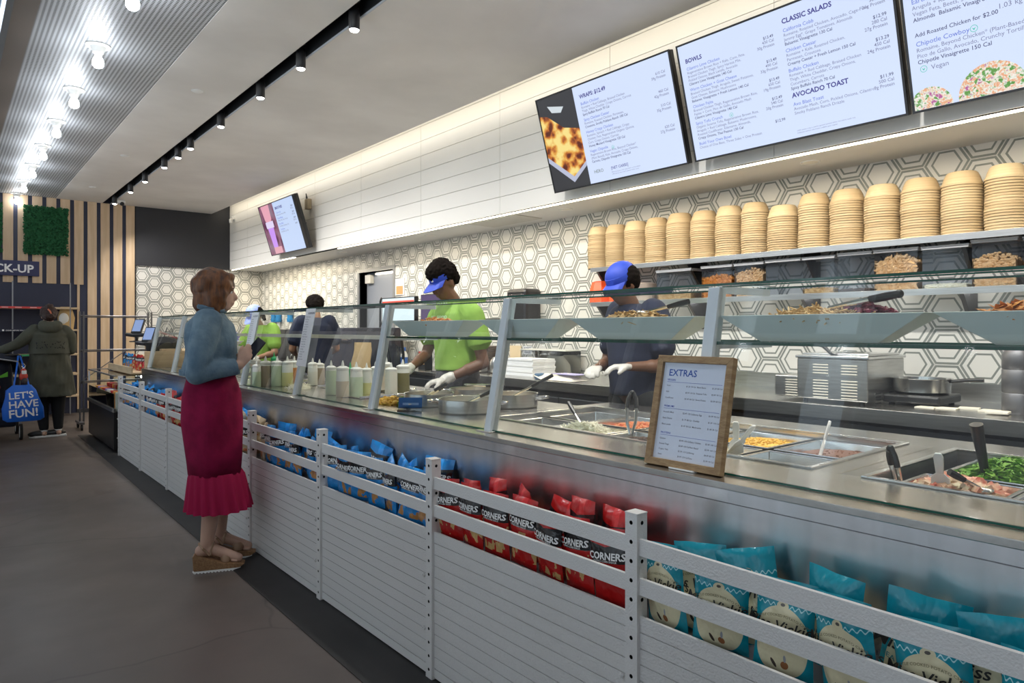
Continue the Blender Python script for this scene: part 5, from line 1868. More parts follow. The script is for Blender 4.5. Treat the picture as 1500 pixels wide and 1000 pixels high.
def tub(px0, px1, ptop, content, level, lab, lid=True, color=None, seed=0):
    x0 = SHX + .05
    ya, yb = gy(px0, x0), gy(px1, x0)
    w = abs(ya - yb)
    z0 = ZS2
    H = hz(ptop, x0, (ya + yb) / 2) - z0
    H = min(H, .29)
    t = thing('clear_tub', lab, 'tub', (x0, yb, z0), 0, 'tubs on the lower wall shelf')
    D = .17
    e = .003
    mb = MB()
    mb.add([(0, 0, e), (D, 0, e), (D, w, e), (0, w, e), (0, 0, H), (D, 0, H), (D, w, H), (0, w, H)], [(0, 1, 2, 3), (0, 1, 5, 4), (1, 2, 6, 5), (2, 3, 7, 6), (3, 0, 4, 7)])
    mb.build('walls', color or CLEAR_BOX, t)
    rim = MB().box(-.006, -.006, H - .012, 0, w + .006, H).box(D, -.006, H - .012, D + .006, w + .006, H).box(-.006, -.006, H - .012, D + .006, 0, H).box(-.006, w, H - .012, D + .006, w + .006, H)
    rim.build('rim', mat('frosted_rim', (.50, .51, .53), .35), t, bevel=.002)
    if lid:
        slab('lid', mat('frosted_rim', (.50, .51, .53), .35), -.008, -.008, H, D + .008, w + .008, H + .010, t, bevel=.003)
    if content:
        m, kind, size = content
        hh = H * level
        mbb = MB()
        rr = random.Random(seed)
        mbb.box(.010, .010, .004, D - .008, w - .010, hh * .9)
        size *= 1.15
        n = int(460 * min(1, w / .2))
        for _ in range(n):
            s = size * rr.uniform(.7, 1.2)
            if rr.random() < .55:
                p = (rr.uniform(.007, .012), rr.uniform(.014, w - .014), rr.uniform(.01, hh))
            else:
                yy_ = rr.uniform(.014, w - .014)
                p = (rr.uniform(.014, D - .014), yy_, hh * .9 + rr.uniform(0, .30 * hh) * sin(pi * yy_ / w))
            R = Matrix.Translation(p) @ Matrix.Rotation(rr.random() * 6, 4, 'X') @ Matrix.Rotation(rr.uniform(-.5, .5), 4, 'Y')
            if kind == 'bean':
                mbb.ball(p, (s * .5, s * .9, s * .6), 6, 4)
            else:
                mbb.add([R @ Vector(q) for q in ((0, -s, -s * .7), (0, s, -s * .5), (0, 0, s), (-s * .35, 0, 0))], [(0, 1, 3), (1, 2, 3), (2, 0, 3), (0, 2, 1)])
        stuff(mbb.build('contents', m, t))
    return t


ORANGE = mat('orange_plastic', (.80, .10, .02), .4)
for i, (a, b) in enumerate(((866, 890), (894, 920))):
    yc = gy((a + b) / 2, SHX + .1)
    r = abs(gy(a, SHX + .1) - gy(b, SHX + .1)) / 2
    t = thing('orange_cup_stack', 'orange plastic container on the lower shelf, ' + ('leftmost' if i == 0 else 'second from left'), 'container', (SHX + .12, yc, ZS2), 0, 'orange containers')
    hh = hz(412, SHX + .1, yc) - ZS2
    MB().lathe([(0, 0), (r, 0), (r, hh * .5), (r * 1.02, hh * .52), (r * .98, hh * .6), (r * .8, hh * .95), (r * .6, hh), (0, hh)], 8, caps=False).build('body', ORANGE, t)
    slab('seam_band', mat('orange_dark', (.55, .05, .01), .4), -r * .5, -r * .5, hh * .5, r * .5, r * .5, hh * .515, t)
t = thing('tan_tub', 'short round beige tub right of the orange containers', 'tub', (SHX + .13, gy(945, SHX + .13), ZS2), 0)
MB().lathe([(0, 0), (.085, 0), (.095, .015), (.10, .14), (.104, .145), (.06, .158), (0, .16)], 28, caps=False).build('body', mat('beige_plastic', (.42, .36, .32), .4), t, True)
tub(962, 1012, 396, (CRISP, 'bean', .006), .34, 'clear tub a third full of golden crumbs, right of the beige tub', seed=1)
tub(1028, 1072, 390, (PRETZEL, 'chip', .014), .62, 'clear tub of orange crisps, left of the cashew tub', seed=2)
tub(1076, 1118, 386, (NUTS, 'bean', .011), .74, 'clear tub of pale cashew nuts beside the orange crisps', seed=3)
tub(1122, 1172, 381, None, 0, 'empty clear tub right of the cashew tub', seed=4)
tub(1176, 1222, 377, (CRISP, 'bean', .007), .14, 'clear tub with a thin layer of golden crumbs', seed=5)
tub(1228, 1276, 371, (BEANS, 'bean', .008), .08, 'clear tub with a handle lid and a few dark beans', seed=6)
tub(1281, 1344, 366, (NUTS, 'chip', .020), .72, 'clear tub of pale golden chips in the middle right of the shelf', seed=7)
tub(1351, 1418, 361, (CHEESE, 'bean', .008), .10, 'nearly empty clear tub with a little pale grain', seed=8)
tub(1424, 1490, 351, (NUTS, 'bean', .012), .62, 'large lidded clear tub of almonds nearest the right edge', seed=9)
tub(1500, 1570, 346, (PRETZEL, 'chip', .018), .5, 'clear tub of orange crisps outside the right edge', seed=10)

# ============================================================ ON THE TILED WALL
WX = WALL_X - .006
yc = gy(768, WX - .1)
t = thing('towel_dispenser', 'black paper towel dispenser on the tiled wall', 'dispenser', (WX - .22, yc, hz(472, WX - .15, yc)))
z_ = hz(423, WX - .15, yc) - hz(472, WX - .15, yc)
MB().box(0, -.16, 0, .22, .16, z_).build('body', BLACK, t, bevel=.035)
MB().box(-.006, -.13, z_ - .075, .002, .10, z_ - .06).build('chrome_strip', STEEL_BRIGHT, t, bevel=.002)
MB().box(-.010, .04, .02, .0, .10, .12).build('lever', mat('smoke_plastic', (.08, .09, .1), .2), t, bevel=.006)
for nm, lab, px0, px1, py0, py1, m, cat in (
        ('wall_notice', 'small white notice with orange block beside the grey door', 580, 593, 408, 432, PAPER, 'notice'),
        ('wall_notice', 'cream paper notice above the liner papers', 748, 764, 506, 527, mat('cream_paper', (.78, .62, .40), .6), 'notice'),
        ('wall_notice', 'small white notice with black capitals beside the cream paper', 768, 780, 507, 519, PAPER, 'notice'),
        ('outlet_panel', 'grey double outlet plate on the tiled wall behind the lime shirt', 706, 733, 466, 470, STEEL, 'outlet'),
        ('outlet_panel', 'white labelled outlet box under the outlet plate', 712, 729, 472, 485, CHALK, 'outlet')):
    ya, yb = gy(px0, WX), gy(px1, WX)
    z0, z1 = hz(py1, WX, (ya + yb) / 2), hz(py0, WX, (ya + yb) / 2)
    t = thing(nm, lab, cat, (WX, (ya + yb) / 2, z0), 0)
    hw = abs(ya - yb) / 2
    slab('plate', m, -.012, -hw, 0, 0, hw, z1 - z0, t, bevel=.001)
    if 'orange' in lab:
        slab('orange_block', mat('notice_orange', (.80, .30, .12), .6), -.0135, -hw * .75, .01, -.012, hw * .75, (z1 - z0) * .55, t)
    if 'capitals' in lab:
        mb = MB()
        for k, s in enumerate(('ALWAYS', 'WASH YOUR', 'HANDS')):
            mb.text(s, .030, Matrix.Translation((-.0135, 0, (z1 - z0) * (.68 - .27 * k))) @ Matrix(((0, 0, -1, 0), (-1, 0, 0, 0), (0, 1, 0, 0), (0, 0, 0, 1))), .02, 'CENTER')
        mb.build('lettering', INK_GREY, t)
# order screens on a pole
t = thing('order_screen', 'white order screen with a red bar, back edge black, by the door', 'screen', (3.95, gy(585, 3.95), 0), 0)
yw = abs(gy(563, 3.95) - gy(611, 3.95)) / 2
z0, z1 = hz(471, 3.95, gy(585, 3.95)), hz(435, 3.95, gy(585, 3.95))
MB().box(-.02, -yw, z0, .03, yw, z1).build('housing', BLACK, t, bevel=.006)
slab('panel', lit('lit_order_white', (.72, .86, .90), .95), -.0215, -yw + .012, z0 + .012, -.020, yw - .012, z1 - .012, t)
slab('red_bar', lit('lit_order_red', (.85, .12, .08), .9), -.023, -yw + .012, z1 - .060, -.0215, yw - .012, z1 - .042, t)
MB().tube([(.02, 0, 1.3), (.05, 0, 1.1), (.05, 0, .935)], .018).lathe([(0, 0), (.10, 0), (.10, .012), (0, .014)], 20, (.05, 0, .935)).build('stand', BLACK, t, True)
t = thing('order_screen', 'dark violet order screen behind the man in the visor', 'screen', (3.97, gy(640, 3.97), 0), 0)
MB().box(-.02, -yw * .8, z0, .03, yw * .8, z1 + .01).build('housing', BLACK, t, bevel=.006)
slab('panel', lit('lit_order_violet', (.09, .06, .14), .9), -.0215, -yw * .8 + .012, z0 + .012, -.020, yw * .8 - .012, z1, t)
MB().tube([(.02, 0, 1.3), (.05, 0, 1.1), (.05, 0, .935)], .018).lathe([(0, 0), (.10, 0), (.10, .012), (0, .014)], 20, (.05, 0, .935)).build('stand', BLACK, t, True)
# black loop monitor arm
t = thing('hanging_cable', 'black looped cable hanging beside the order screen', 'cable', (3.90, gy(559, 3.9), 0))
MB().tube([(0, 0, z1), (0, .03, z1 - .04), (0, .035, 1.4), (0, .03, z0 + .02), (0, 0, z0 - .03), (0, -.06, z0 - .05), (.1, -.06, .95)], .012, 8).build('cable', BLACK, t, True)
# blue scoops on the wall
for i, px in enumerate((405, 412, 429)):
    t = thing('blue_scoop', 'blue round-headed tool hanging on the tiled wall, ' + ('leftmost', 'middle', 'rightmost')[i] + ' of three', 'tool', (WX - .05, gy(px, WX), hz(470, WX, gy(px, WX))), 0, 'blue tools hanging on the wall')
    BL = mat('tool_blue', (.02, .20, .48), .4)
    MB().lathe([(0, 0), (.05, .0), (.06, .05), (.045, .09), (.055, .13), (.04, .17), (0, .18)], 18, (0, 0, -.02), caps=False).build('head', BL, t, True)
    MB().box(-.01, -.02, -.2, .01, .02, -.02).build('handle', CHALK, t, bevel=.004)
    MB().tube([(.045, 0, .15), (.0, 0, .15)], .006).build('peg', STEEL_BRIGHT, t, True)
t = thing('coffee_urn', 'grey equipment with a round gauge below the blue tools', 'appliance', (4.45, gy(420, 4.45), 0))
MB().box(-.2, -.45, .9, .3, .45, 1.38).build('body', STEEL_DARK, t, bevel=.01)
MB().box(-.18, -.43, .0, .28, .43, .9).build('base_cabinet', STEEL, t, bevel=.004)
MB().cone((-.21, -.05, 1.25), (-.199, -.05, 1.25), .06, .06, 24).build('gauge', CHALK, t)
slab('red_label', mat('print_red', (.6, .04, .03), .5), -.203, .12, 1.22, -.2, .2, 1.28, t)
# takeaway bowls and bags at far end of the counter
x = 2.3
t = thing('bowl_stack', 'stack of large white plastic bowls on the far end of the counter', 'bowls', (2.25, 7.35, CZ))
for k in range(5):
    MB().lathe([(.06, 0), (.075, .002), (.17, .085), (.18, .088), (.165, .086), (.0, .008)], 30, (0, 0, .055 * k), caps=False).build('bowl', CHALK, t, True)
t = thing('blue_cloth', 'folded blue cloth on the bowls at the far end of the counter', 'cloth', (2.25, 7.35, CZ + .312))
MB().loft([(0, 0, 0, .12, .15), (0, 0, .05, .13, .16), (.01, 0, .09, .08, .1)], 18, lambda j, a: .02 * sin(5 * a + j)).build('cloth', mat('cloth_violet', (.16, .18, .50), .8), t, True)
t = thing('white_dish_stack', 'stack of wide white dishes beyond the far guard posts', 'dishes', (2.30, 7.95, CZ))
for k in range(4):
    MB().lathe([(.10, 0), (.19, .05), (.20, .052), (.10, .008), (0, .008)], 30, (.01 * (k % 2), 0, .06 * k), caps=False).build('dish', CHALK, t, True)

# ============================================================ PEOPLE
def V(*a):
    return Vector(a)


def hand(mb, w, d, s, n, curl=.5, side_len=1.0, fat=0.0, spread=0.0):
    "w wrist, d pointing direction, s towards the thumb, n palm side"
    d, s, n = d.normalized(), s.normalized(), n.normalized()
    lens = [.070, .078, .072, .056]
    for i in range(4):
        k = w + d * (.082 - .004 * abs(i - 1)) + s * (.030 - .020 * i)
        mb.limb([w + s * (.014 - .009 * i), k], [.015 + fat, .0115 + fat], 8)
        ang, p = curl * .6 + .04 * i, k
        L = lens[i]
        for q, (fr, r) in enumerate(((.45, .0090), (.32, .0082), (.23, .0070))):
            dd = d * cos(ang) + n * sin(ang) + s * (spread * (1.5 - i))
            nx = p + dd * L * fr
            mb.limb([p, nx], [r + .0008 + fat, r + fat], 8)
            p = nx
            ang += curl
    b = w + d * .022 + s * .022
    m = b + d * .030 + s * .026 + n * .012
    e = m + d * .026 + s * .006 + n * (.012 + .02 * curl)
    mb.limb([b, m, e], [.016 + fat, .0115 + fat, .0085 + fat], 8)


def head_parts(mb, c, yaw, pitch, sc=1.0):
    R = Matrix.Translation(c) @ Matrix.Rotation(yaw, 4, 'Z') @ Matrix.Rotation(pitch, 4, 'Y') @ Matrix.Scale(sc, 4)
    h = MB()
    h.ball((-.014, 0, .020), (.098, .077, .100), 20, 14)
    h.ball((.028, 0, -.030), (.066, .061, .085), 16, 12)
    h.ball((.048, 0, -.080), (.040, .042, .032), 12, 8)
    h.ball((.062, 0, .028), (.034, .058, .020), 12, 8)
    h.limb([(.088, 0, .006), (.108, 0, -.028), (.100, 0, -.036)], [.009, .013, .013], 8)
    h.ball((.090, 0, -.058), (.013, .026, .007), 10, 6)
    h.ball((.088, 0, -.069), (.013, .022, .007), 10, 6)
    for s in (-1, 1):
        h.ball((-.004, s * .078, -.010), (.019, .009, .031), 10, 8)
    mb.add([R @ Vector(v) for v in h.v], h.f)
    return R


def eyes(t, R, m=None):
    for s in (-1, 1):
        MB().ball(R @ Vector((.0735, s * .030, .002)), .0120, 12, 8).build('eye', mat('eye_white', (.75, .73, .70), .3), t, True)
        MB().ball(R @ Vector((.0825, s * .030, .002)), .0044, 8, 6).build('iris', mat('iris_dark', (.03, .02, .015), .3), t, True)
        MB().tube([R @ Vector((.089, s * .016, .022)), R @ Vector((.090, s * .032, .027)), R @ Vector((.080, s * .046, .022))], .0016, 6).build('eyebrow', mat('brow_dark', (.03, .018, .012), .8), t, True)


def skin(name, c):
    return mat(name, c, .5, sss=.08, noise=(14, tuple(x * .9 for x in c)))


def human(t, J, m, voxel=.007, head_yaw=0, head_pitch=0, curlL=.5, curlR=.5, hands=None):
    mb = MB()
    sh, hip = J['chest'], J['pelvis']
    mb.ball(hip, (.115, .155, .12), 16, 10)
    mb.limb([hip, (hip + sh) / 2, sh], [.115, .105, .12], 16)
    mb.ball(sh, (.105, .165, .13), 16, 10)
    mb.limb([sh + V(0, 0, .10), J['neck'], J['head'] + V(-.015, 0, -.06)], [.085, .058, .056], 14)
    for s in 'LR':
        mb.limb([sh + V(0, (.08 if s == 'L' else -.08), .07), J['sh' + s], J['el' + s], J['wr' + s]], [.065, .054, .040, .027], 12)
        e, w = J['el' + s], J['wr' + s]
        mb.limb([e, e * .6 + w * .4], [.040, .041], 10)
        d = (J.get('hd' + s) or (w - e)).normalized()
        n = J.get('pn' + s) or V(0, 0, -1)
        n = (n - d * n.dot(d)).normalized()
        th = J.get('th' + s) or (d.cross(n) * (1 if s == 'L' else -1))
        hand(mb, w, d, th, n, curlL if s == 'L' else curlR)
        k, a = J['kn' + s], J['an' + s]
        hp = hip + V(0, (.09 if s == 'L' else -.09), -.04)
        mb.limb([hp, k, k * .65 + a * .35, a], [.092, .056, .054, .036], 14)
        to = J['to' + s]
        mb.limb([a + V(-.03, 0, -.035), a + V(.03, 0, -.03), to], [.034, .034, .026], 10)
    R = head_parts(mb, J['head'], head_yaw, head_pitch)
    return remeshed(mb, 'body', m, t, voxel, 3), R


def joints(**k):
    J = dict(pelvis=V(0, 0, .95), chest=V(0, 0, 1.30), neck=V(0, 0, 1.48), head=V(.02, 0, 1.62),
             shL=V(0, .175, 1.415), shR=V(0, -.175, 1.415), elL=V(-.02, .23, 1.13), elR=V(-.02, -.23, 1.13),
             wrL=V(.06, .22, .90), wrR=V(.06, -.22, .90), knL=V(.02, .10, .50), knR=V(.02, -.10, .50),
             anL=V(0, .10, .08), anR=V(0, -.10, .08), toL=V(.15, .11, .03), toR=V(.15, -.11, .03))
    J.update(k)
    return J


SKIN_PALE = skin('skin_pale', (.58, .36, .27))
SKIN_BROWN = skin('skin_brown', (.16, .075, .042))
SKIN_TAN = skin('skin_tan', (.34, .18, .11))
DENIM = mat('denim', (.085, .150, .215), .85, noise=(11, (.17, .25, .31)), bump=(70, .25))
MAGENTA = mat('magenta_cloth', (.30, .008, .060), .85, noise=(9, (.20, .004, .040)), bump=(50, .2), spec=.2)
LIME = mat('lime_cotton', (.27, .47, .075), .85, noise=(6, (.20, .37, .05)), bump=(12, .35))
AUBURN = mat('auburn_hair', (.20, .068, .016), .5, noise=(9, (.055, .020, .008)), stretch=(5, 5, 1))
DARKHAIR = mat('dark_hair', (.009, .007, .006), .95, bump=(60, .6), spec=.1)
NAVYSHIRT = mat('navy_cotton', (.012, .018, .045), .85, bump=(14, .3))
CAPBLUE = mat('cap_royal_blue', (.02, .06, .46), .6)
APRON = mat('apron_charcoal', (.035, .035, .045), .85, noise=(60, (.06, .06, .07)))
GLOVE = mat('clear_white_glove', (.62, .60, .56), .3)
PARKA = mat('olive_parka', (.048, .050, .034), .75, noise=(5, (.062, .064, .044)), bump=(10, .4))
BLACKCLOTH = mat('black_cloth', (.008, .009, .011), .85)


def sleeve(mb, pts, rads, cuff=True):
    mb.limb(pts[:-1], rads[:-1], 14)
    mb.cone(pts[-2], pts[-1], rads[-2], rads[-1], 16)


# ---- woman in denim jacket
w1 = thing('person', 'woman in denim jacket and magenta skirt holding a phone at the counter', 'person', (1.210, 4.22, 0), radians(-22))
J = joints(head=V(.03, 0, 1.600), neck=V(0, 0, 1.47), elR=V(-.05, -.225, 1.14), wrR=V(.165, -.150, 1.175), hdR=V(.45, .10, .75), pnR=V(.2, .9, .1), thR=V(-.5, .2, .8),
           elL=V(-.02, .22, 1.13), wrL=V(.13, .05, 1.19), hdL=V(.5, -.6, .5), anR=V(-.015, -.075, .150), anL=V(.035, .125, .150), toR=V(.155, -.085, .060), toL=V(.195, .135, .060), knR=V(.03, -.08, .52), knL=V(.05, .10, .52))
b, R = human(w1, J, SKIN_PALE, .0065, radians(8), radians(4), .5, .75)
eyes(w1, R)
jm = MB()
jm.loft([(-.005, 0, 1.120, .162, .198), (-.005, 0, 1.14, .158, .194), (0, 0, 1.22, .140, .185), (0, 0, 1.33, .142, .195), (-.005, 0, 1.41, .125, .185), (-.01, 0, 1.455, .085, .12), (-.005, 0, 1.49, .068, .075)], 30)
sleeve(jm, [V(0, -.155, 1.42), V(-.015, -.20, 1.33), J['elR'], J['wrR'] * .75 + J['elR'] * .25, J['wrR'] * .93 + J['elR'] * .07], [.080, .075, .062, .052, .047])
sleeve(jm, [V(0, .155, 1.42), V(-.01, .20, 1.33), J['elL'], J['wrL'] * .75 + J['elL'] * .25, J['wrL'] * .93 + J['elL'] * .07], [.080, .075, .062, .052, .047])
jk = remeshed(jm, 'denim_jacket', DENIM, w1, .008, 3, (.010, 9))
MB().tube([(.075, -.055, 1.485), (.02, -.085, 1.500), (-.05, -.07, 1.512), (-.075, 0, 1.515), (-.05, .07, 1.512), (.02, .085, 1.500), (.075, .055, 1.485)], [.012, .016, .019, .020, .019, .016, .012], 8).build('collar', DENIM, jk, True)
MB().tube([(-.14, -.14, 1.335), (-.150, 0, 1.33), (-.14, .14, 1.335)], .0025, 6).build('yoke_seam', mat('seam_pale', (.24, .32, .36), .8), jk, True)
MB().lathe([(.150, 0), (.165, .004), (.165, .035), (.150, .040)], 36, (-.005, 0, 1.112), caps=False).build('hem_band', DENIM, jk, True)
sk = MB()
sk.loft([(0, 0, 1.12, .125, .165), (0, 0, 1.00, .160, .190), (.005, 0, .85, .165, .192), (.02, 0, .65, .150, .178), (.025, 0, .545, .142, .168)], 40, lambda j, a: .006 * sin(5 * a + j))
sk.build('skirt', MAGENTA, w1, 'all')
rf = MB()
rf.loft([(.025, 0, .555, .142, .168), (.03, 0, .53, .150, .176), (.035, 0, .45, .162, .188), (.04, 0, .38, .172, .196), (.042, 0, .338, .178, .200)], 96, lambda j, a: (.003 + .0028 * j) * sin(19 * a + .6 * sin(3 * a)), caps=False)
rf.build('skirt_ruffle', mat('magenta_ruffle', (.36, .012, .065), .85, spec=.2), w1, 'all')
hm = MB()
hc = J['head']
hm.ball(hc + V(-.022, 0, .030), (.118, .102, .112), 20, 14).ball(hc + V(-.050, 0, -.055), (.085, .098, .085), 16, 10)
for s in (-1, 1):
    hm.ball(hc + V(-.005, s * .062, -.040), (.070, .044, .095), 14, 10)
hm.ball(hc + V(.050, 0, .085), (.050, .068, .034), 12, 8)
remeshed(hm, 'hair', AUBURN, w1, .007, 3, (.010, 22))
CORK = mat('cork_wedge', (.30, .17, .08), .8, noise=(90, (.20, .10, .045)))
STRAP = mat('tan_leather', (.34, .21, .13), .5)
for s in 'RL':
    an = J['an' + s]
    f = MB()
    x0, y0 = an.x - .065, an.y - .012
    f.prism([(x0, .012), (x0 + .24, .012), (x0 + .272, .032), (x0 + .235, .042), (x0 + .16, .046), (x0 + .04, .092), (x0 - .005, .098)], y0 - .036, y0 + .040, 'y')
    sh_ = f.build('sandal', CORK, w1, bevel=.006)
    z = MB()
    pts = [(x0 - .004, .012)] + [q for k in range(12) for q in ((x0 + .018 * k + .006, 0.0), (x0 + .018 * k + .012, 0.0), (x0 + .018 * k + .018, .006))] + [(x0 + .25, .014)]
    z.prism(pts, y0 - .038, y0 + .042, 'y').build('sawtooth_sole', CHALK, sh_)
    MB().tube([(an.x + .02, an.y - .036, an.z - .055), (an.x - .015, an.y - .040, an.z - .015), (an.x - .040, an.y, an.z + .005), (an.x - .015, an.y + .040, an.z - .015), (an.x + .02, an.y + .036, an.z - .055), (an.x + .035, an.y + .02, an.z + .005), (an.x + .035, an.y - .02, an.z + .005), (an.x + .02, an.y - .036, an.z - .055)], .007, 8).build('ankle_strap', STRAP, sh_, True)
    MB().loft([(an.x + .105, an.y, .048, .030, .040), (an.x + .105, an.y, .075, .034, .041), (an.x + .100, an.y, .092, .026, .030)], 16).build('toe_strap', STRAP, sh_, True)
    for k in range(5):
        MB().limb([(an.x + .140, an.y - .028 + .013 * k, .054), (an.x + .168 - .005 * abs(k - 1), an.y - .030 + .014 * k, .050)], [.009, .008], 8).build('toe', SKIN_PALE, w1, True)
ph = thing('phone', 'black phone held up by the woman in the denim jacket', 'phone', (0, 0, 0))
pw = Matrix.Translation((1.210, 4.22, 0)) @ Matrix.Rotation(radians(-22), 4, 'Z')
ph.matrix_world = pw @ Matrix.Translation(J['wrR'] + V(.075, .030, .085)) @ Matrix.Rotation(radians(38), 4, 'Y') @ Matrix.Rotation(radians(55), 4, 'Z')
MB().box(-.005, -.034, -.05, .005, .034, .075).build('case', BLACK, ph, bevel=.004)
slab('screen', mat('phone_glass', (.02, .02, .03), .08), -.0058, -.031, -.046, -.0052, .031, .071, ph)

# ---- man in lime shirt and blue visor
w2 = thing('person', 'man in lime green shirt and blue visor with gloves behind the counter', 'person', (3.030, 4.315, 0), radians(177))
w2.scale = (1.085, 1.085, 1.085)
J = joints(head=V(.115, 0, 1.60), neck=V(.045, 0, 1.47), chest=V(.02, 0, 1.29), shL=V(.02, .185, 1.405), shR=V(.02, -.185, 1.405), elL=V(-.04, .265, 1.045), wrL=V(.21, .17, .935), elR=V(.10, -.27, 1.09), wrR=V(.335, -.12, .985),
           hdL=V(.95, -.25, -.12), hdR=V(.9, .15, -.35))
b, R = human(w2, J, SKIN_BROWN, .007, radians(6), radians(30), .45, .5)
eyes(w2, R)
sm = MB()
sm.loft([(0, 0, .985, .152, .186), (0, 0, 1.03, .148, .182), (.01, 0, 1.15, .143, .178), (.015, 0, 1.28, .150, .195), (.02, 0, 1.38, .135, .195), (.03, 0, 1.44, .095, .13), (.04, 0, 1.475, .066, .072)], 30)
sleeve(sm, [V(.02, .155, 1.405), V(.015, .205, 1.36), V(-.02, .245, 1.20), V(-.026, .250, 1.165)], [.078, .080, .082, .084])
sleeve(sm, [V(.02, -.155, 1.405), V(.03, -.205, 1.36), V(.075, -.25, 1.22), V(.085, -.255, 1.185)], [.078, .080, .082, .084])
tee = remeshed(sm, 'lime_shirt', LIME, w2, .008, 3, (.012, 8))
mb = MB()
for k, s in enumerate(('REAL GOOD', 'FOOD BOWLS', 'FOR REAL', 'GOOD DAYS')):
    tv_, tf_ = text_mesh(s, .02, 'LEFT')
    mb.add([(.022 + .178 * sqrt(max(0, 1 - ((a * .026 - .02 + .0) / .21) ** 2)), a * .026 - .02, 1.345 - .028 * k + b_ * .026) for a, b_ in tv_], tf_)
mb.build('shirt_lettering', mat('print_pale', (.62, .80, .58), .7), tee)
ap = MB()
ap.loft([(0, 0, .48, .190, .215), (0, 0, .70, .175, .205), (0, 0, .90, .156, .190), (0, 0, 1.00, .140, .176)], 30, lambda j, a: .006 * sin(6 * a + j))
ap.build('apron', APRON, w2, 'all')
tr = MB()
for s in (-1, 1):
    tr.limb([(0, s * .09, .88), (.02, s * .10, .50), (0, s * .10, .10)], [.115, .085, .065], 14)
remeshed(tr, 'trousers', BLACKCLOTH, w2, .012, 3)
for s in (-1, 1):
    MB().ball((.05, s * .105, .045), (.14, .05, .045), 16, 8).build('shoe', BLACK, w2, True)
for s in 'LR':
    g = MB()
    w, e = J['wr' + s], J['el' + s]
    d = J['hd' + s].normalized()
    n = (V(0, 0, -1) - d * V(0, 0, -1).dot(d)).normalized()
    hand(g, w, d, d.cross(n) * (1 if s == 'L' else -1), n, .45 if s == 'L' else .5, fat=.0035)
    dd = (w - e).normalized()
    g.limb([w, w - dd * .05], [.033, .036], 12)
    remeshed(g, 'glove', GLOVE, w2, .0055, 2, (.004, 40))


def visor(t, R, full=False, color=CAPBLUE, logo=True):
    v = MB()
    n = 26
    pr = [(.103, -.004), (.106, .0), (.103, .034), (.098, .036)]
    vs, fs = [], []
    for r, z in pr:
        for k in range(n):
            a = 2 * pi * k / n
            vs.append(R @ Vector((-.012 + r * 1.02 * cos(a), r * .83 * sin(a), .032 + z)))
    for i in range(3):
        for k in range(n):
            fs.append((i * n + k, i * n + (k + 1) % n, (i + 1) * n + (k + 1) % n, (i + 1) * n + k))
    v.add(vs, fs)
    v.build('cap_band' if not full else 'cap_band', color, t, True)
    br = MB()
    m_ = 14
    top, bot = [], []
    for i in range(m_ + 1):
        a = -1.15 + 2.3 * i / m_
        inn = Vector((-.012 + .103 * cos(a), .085 * sin(a), .034))
        out = Vector((-.012 + .103 * cos(a) + .085 * cos(a * .55) * (1 - .25 * abs(a / 1.15) ** 3), .085 * sin(a) * 1.02, .034 - .034 + .006 * cos(a)))
        top += [inn, out]
        bot += [inn - V(0, 0, .004), out - V(0, 0, .004)]
    fs = []
    for i in range(m_):
        a = 2 * i
        fs += [(a, a + 1, a + 3, a + 2)]
    k0 = len(top)
    fs2 = [(a + k0, c_ + k0, d_ + k0, b_ + k0)[::1] for (a, b_, d_, c_) in fs]
    rim = [(2 * i + 1, 2 * i + 1 + k0, 2 * i + 3 + k0, 2 * i + 3) for i in range(m_)]
    br.add([R @ q for q in top + bot], fs + fs2 + rim)
    br.build('brim', color, t, True)
    if full:
        c = MB()
        c.add([R @ Vector((-.014 + .106 * x, .089 * y, .05 + .085 * z)) for x, y, z in MB().ball((0, 0, 0), 1, 20, 12).v], MB().ball((0, 0, 0), 1, 20, 12).f)
        c.build('crown', color, t, True)


visor(w2, R)
mb = MB().ball(R @ Vector((.094, .015, .05)), (.006, .012, .008), 8, 6).build('cap_badge', CHALK, w2, True)
hm = MB()
for (x, y, z, r) in ((-.02, 0, .075, .092), (.03, 0, .085, .070), (-.06, 0, .045, .075), (-.03, .035, .06, .075), (-.03, -.035, .06, .075), (.045, .0, .075, .055)):
    hm.ball(R @ Vector((x, y, z)), r, 14, 10)
for s in (-1, 1):
    hm.ball(R @ Vector((-.06, s * .03, .0)), .055, 12, 8)
remeshed(hm, 'hair', DARKHAIR, w2, .007, 2, (.010, 60))


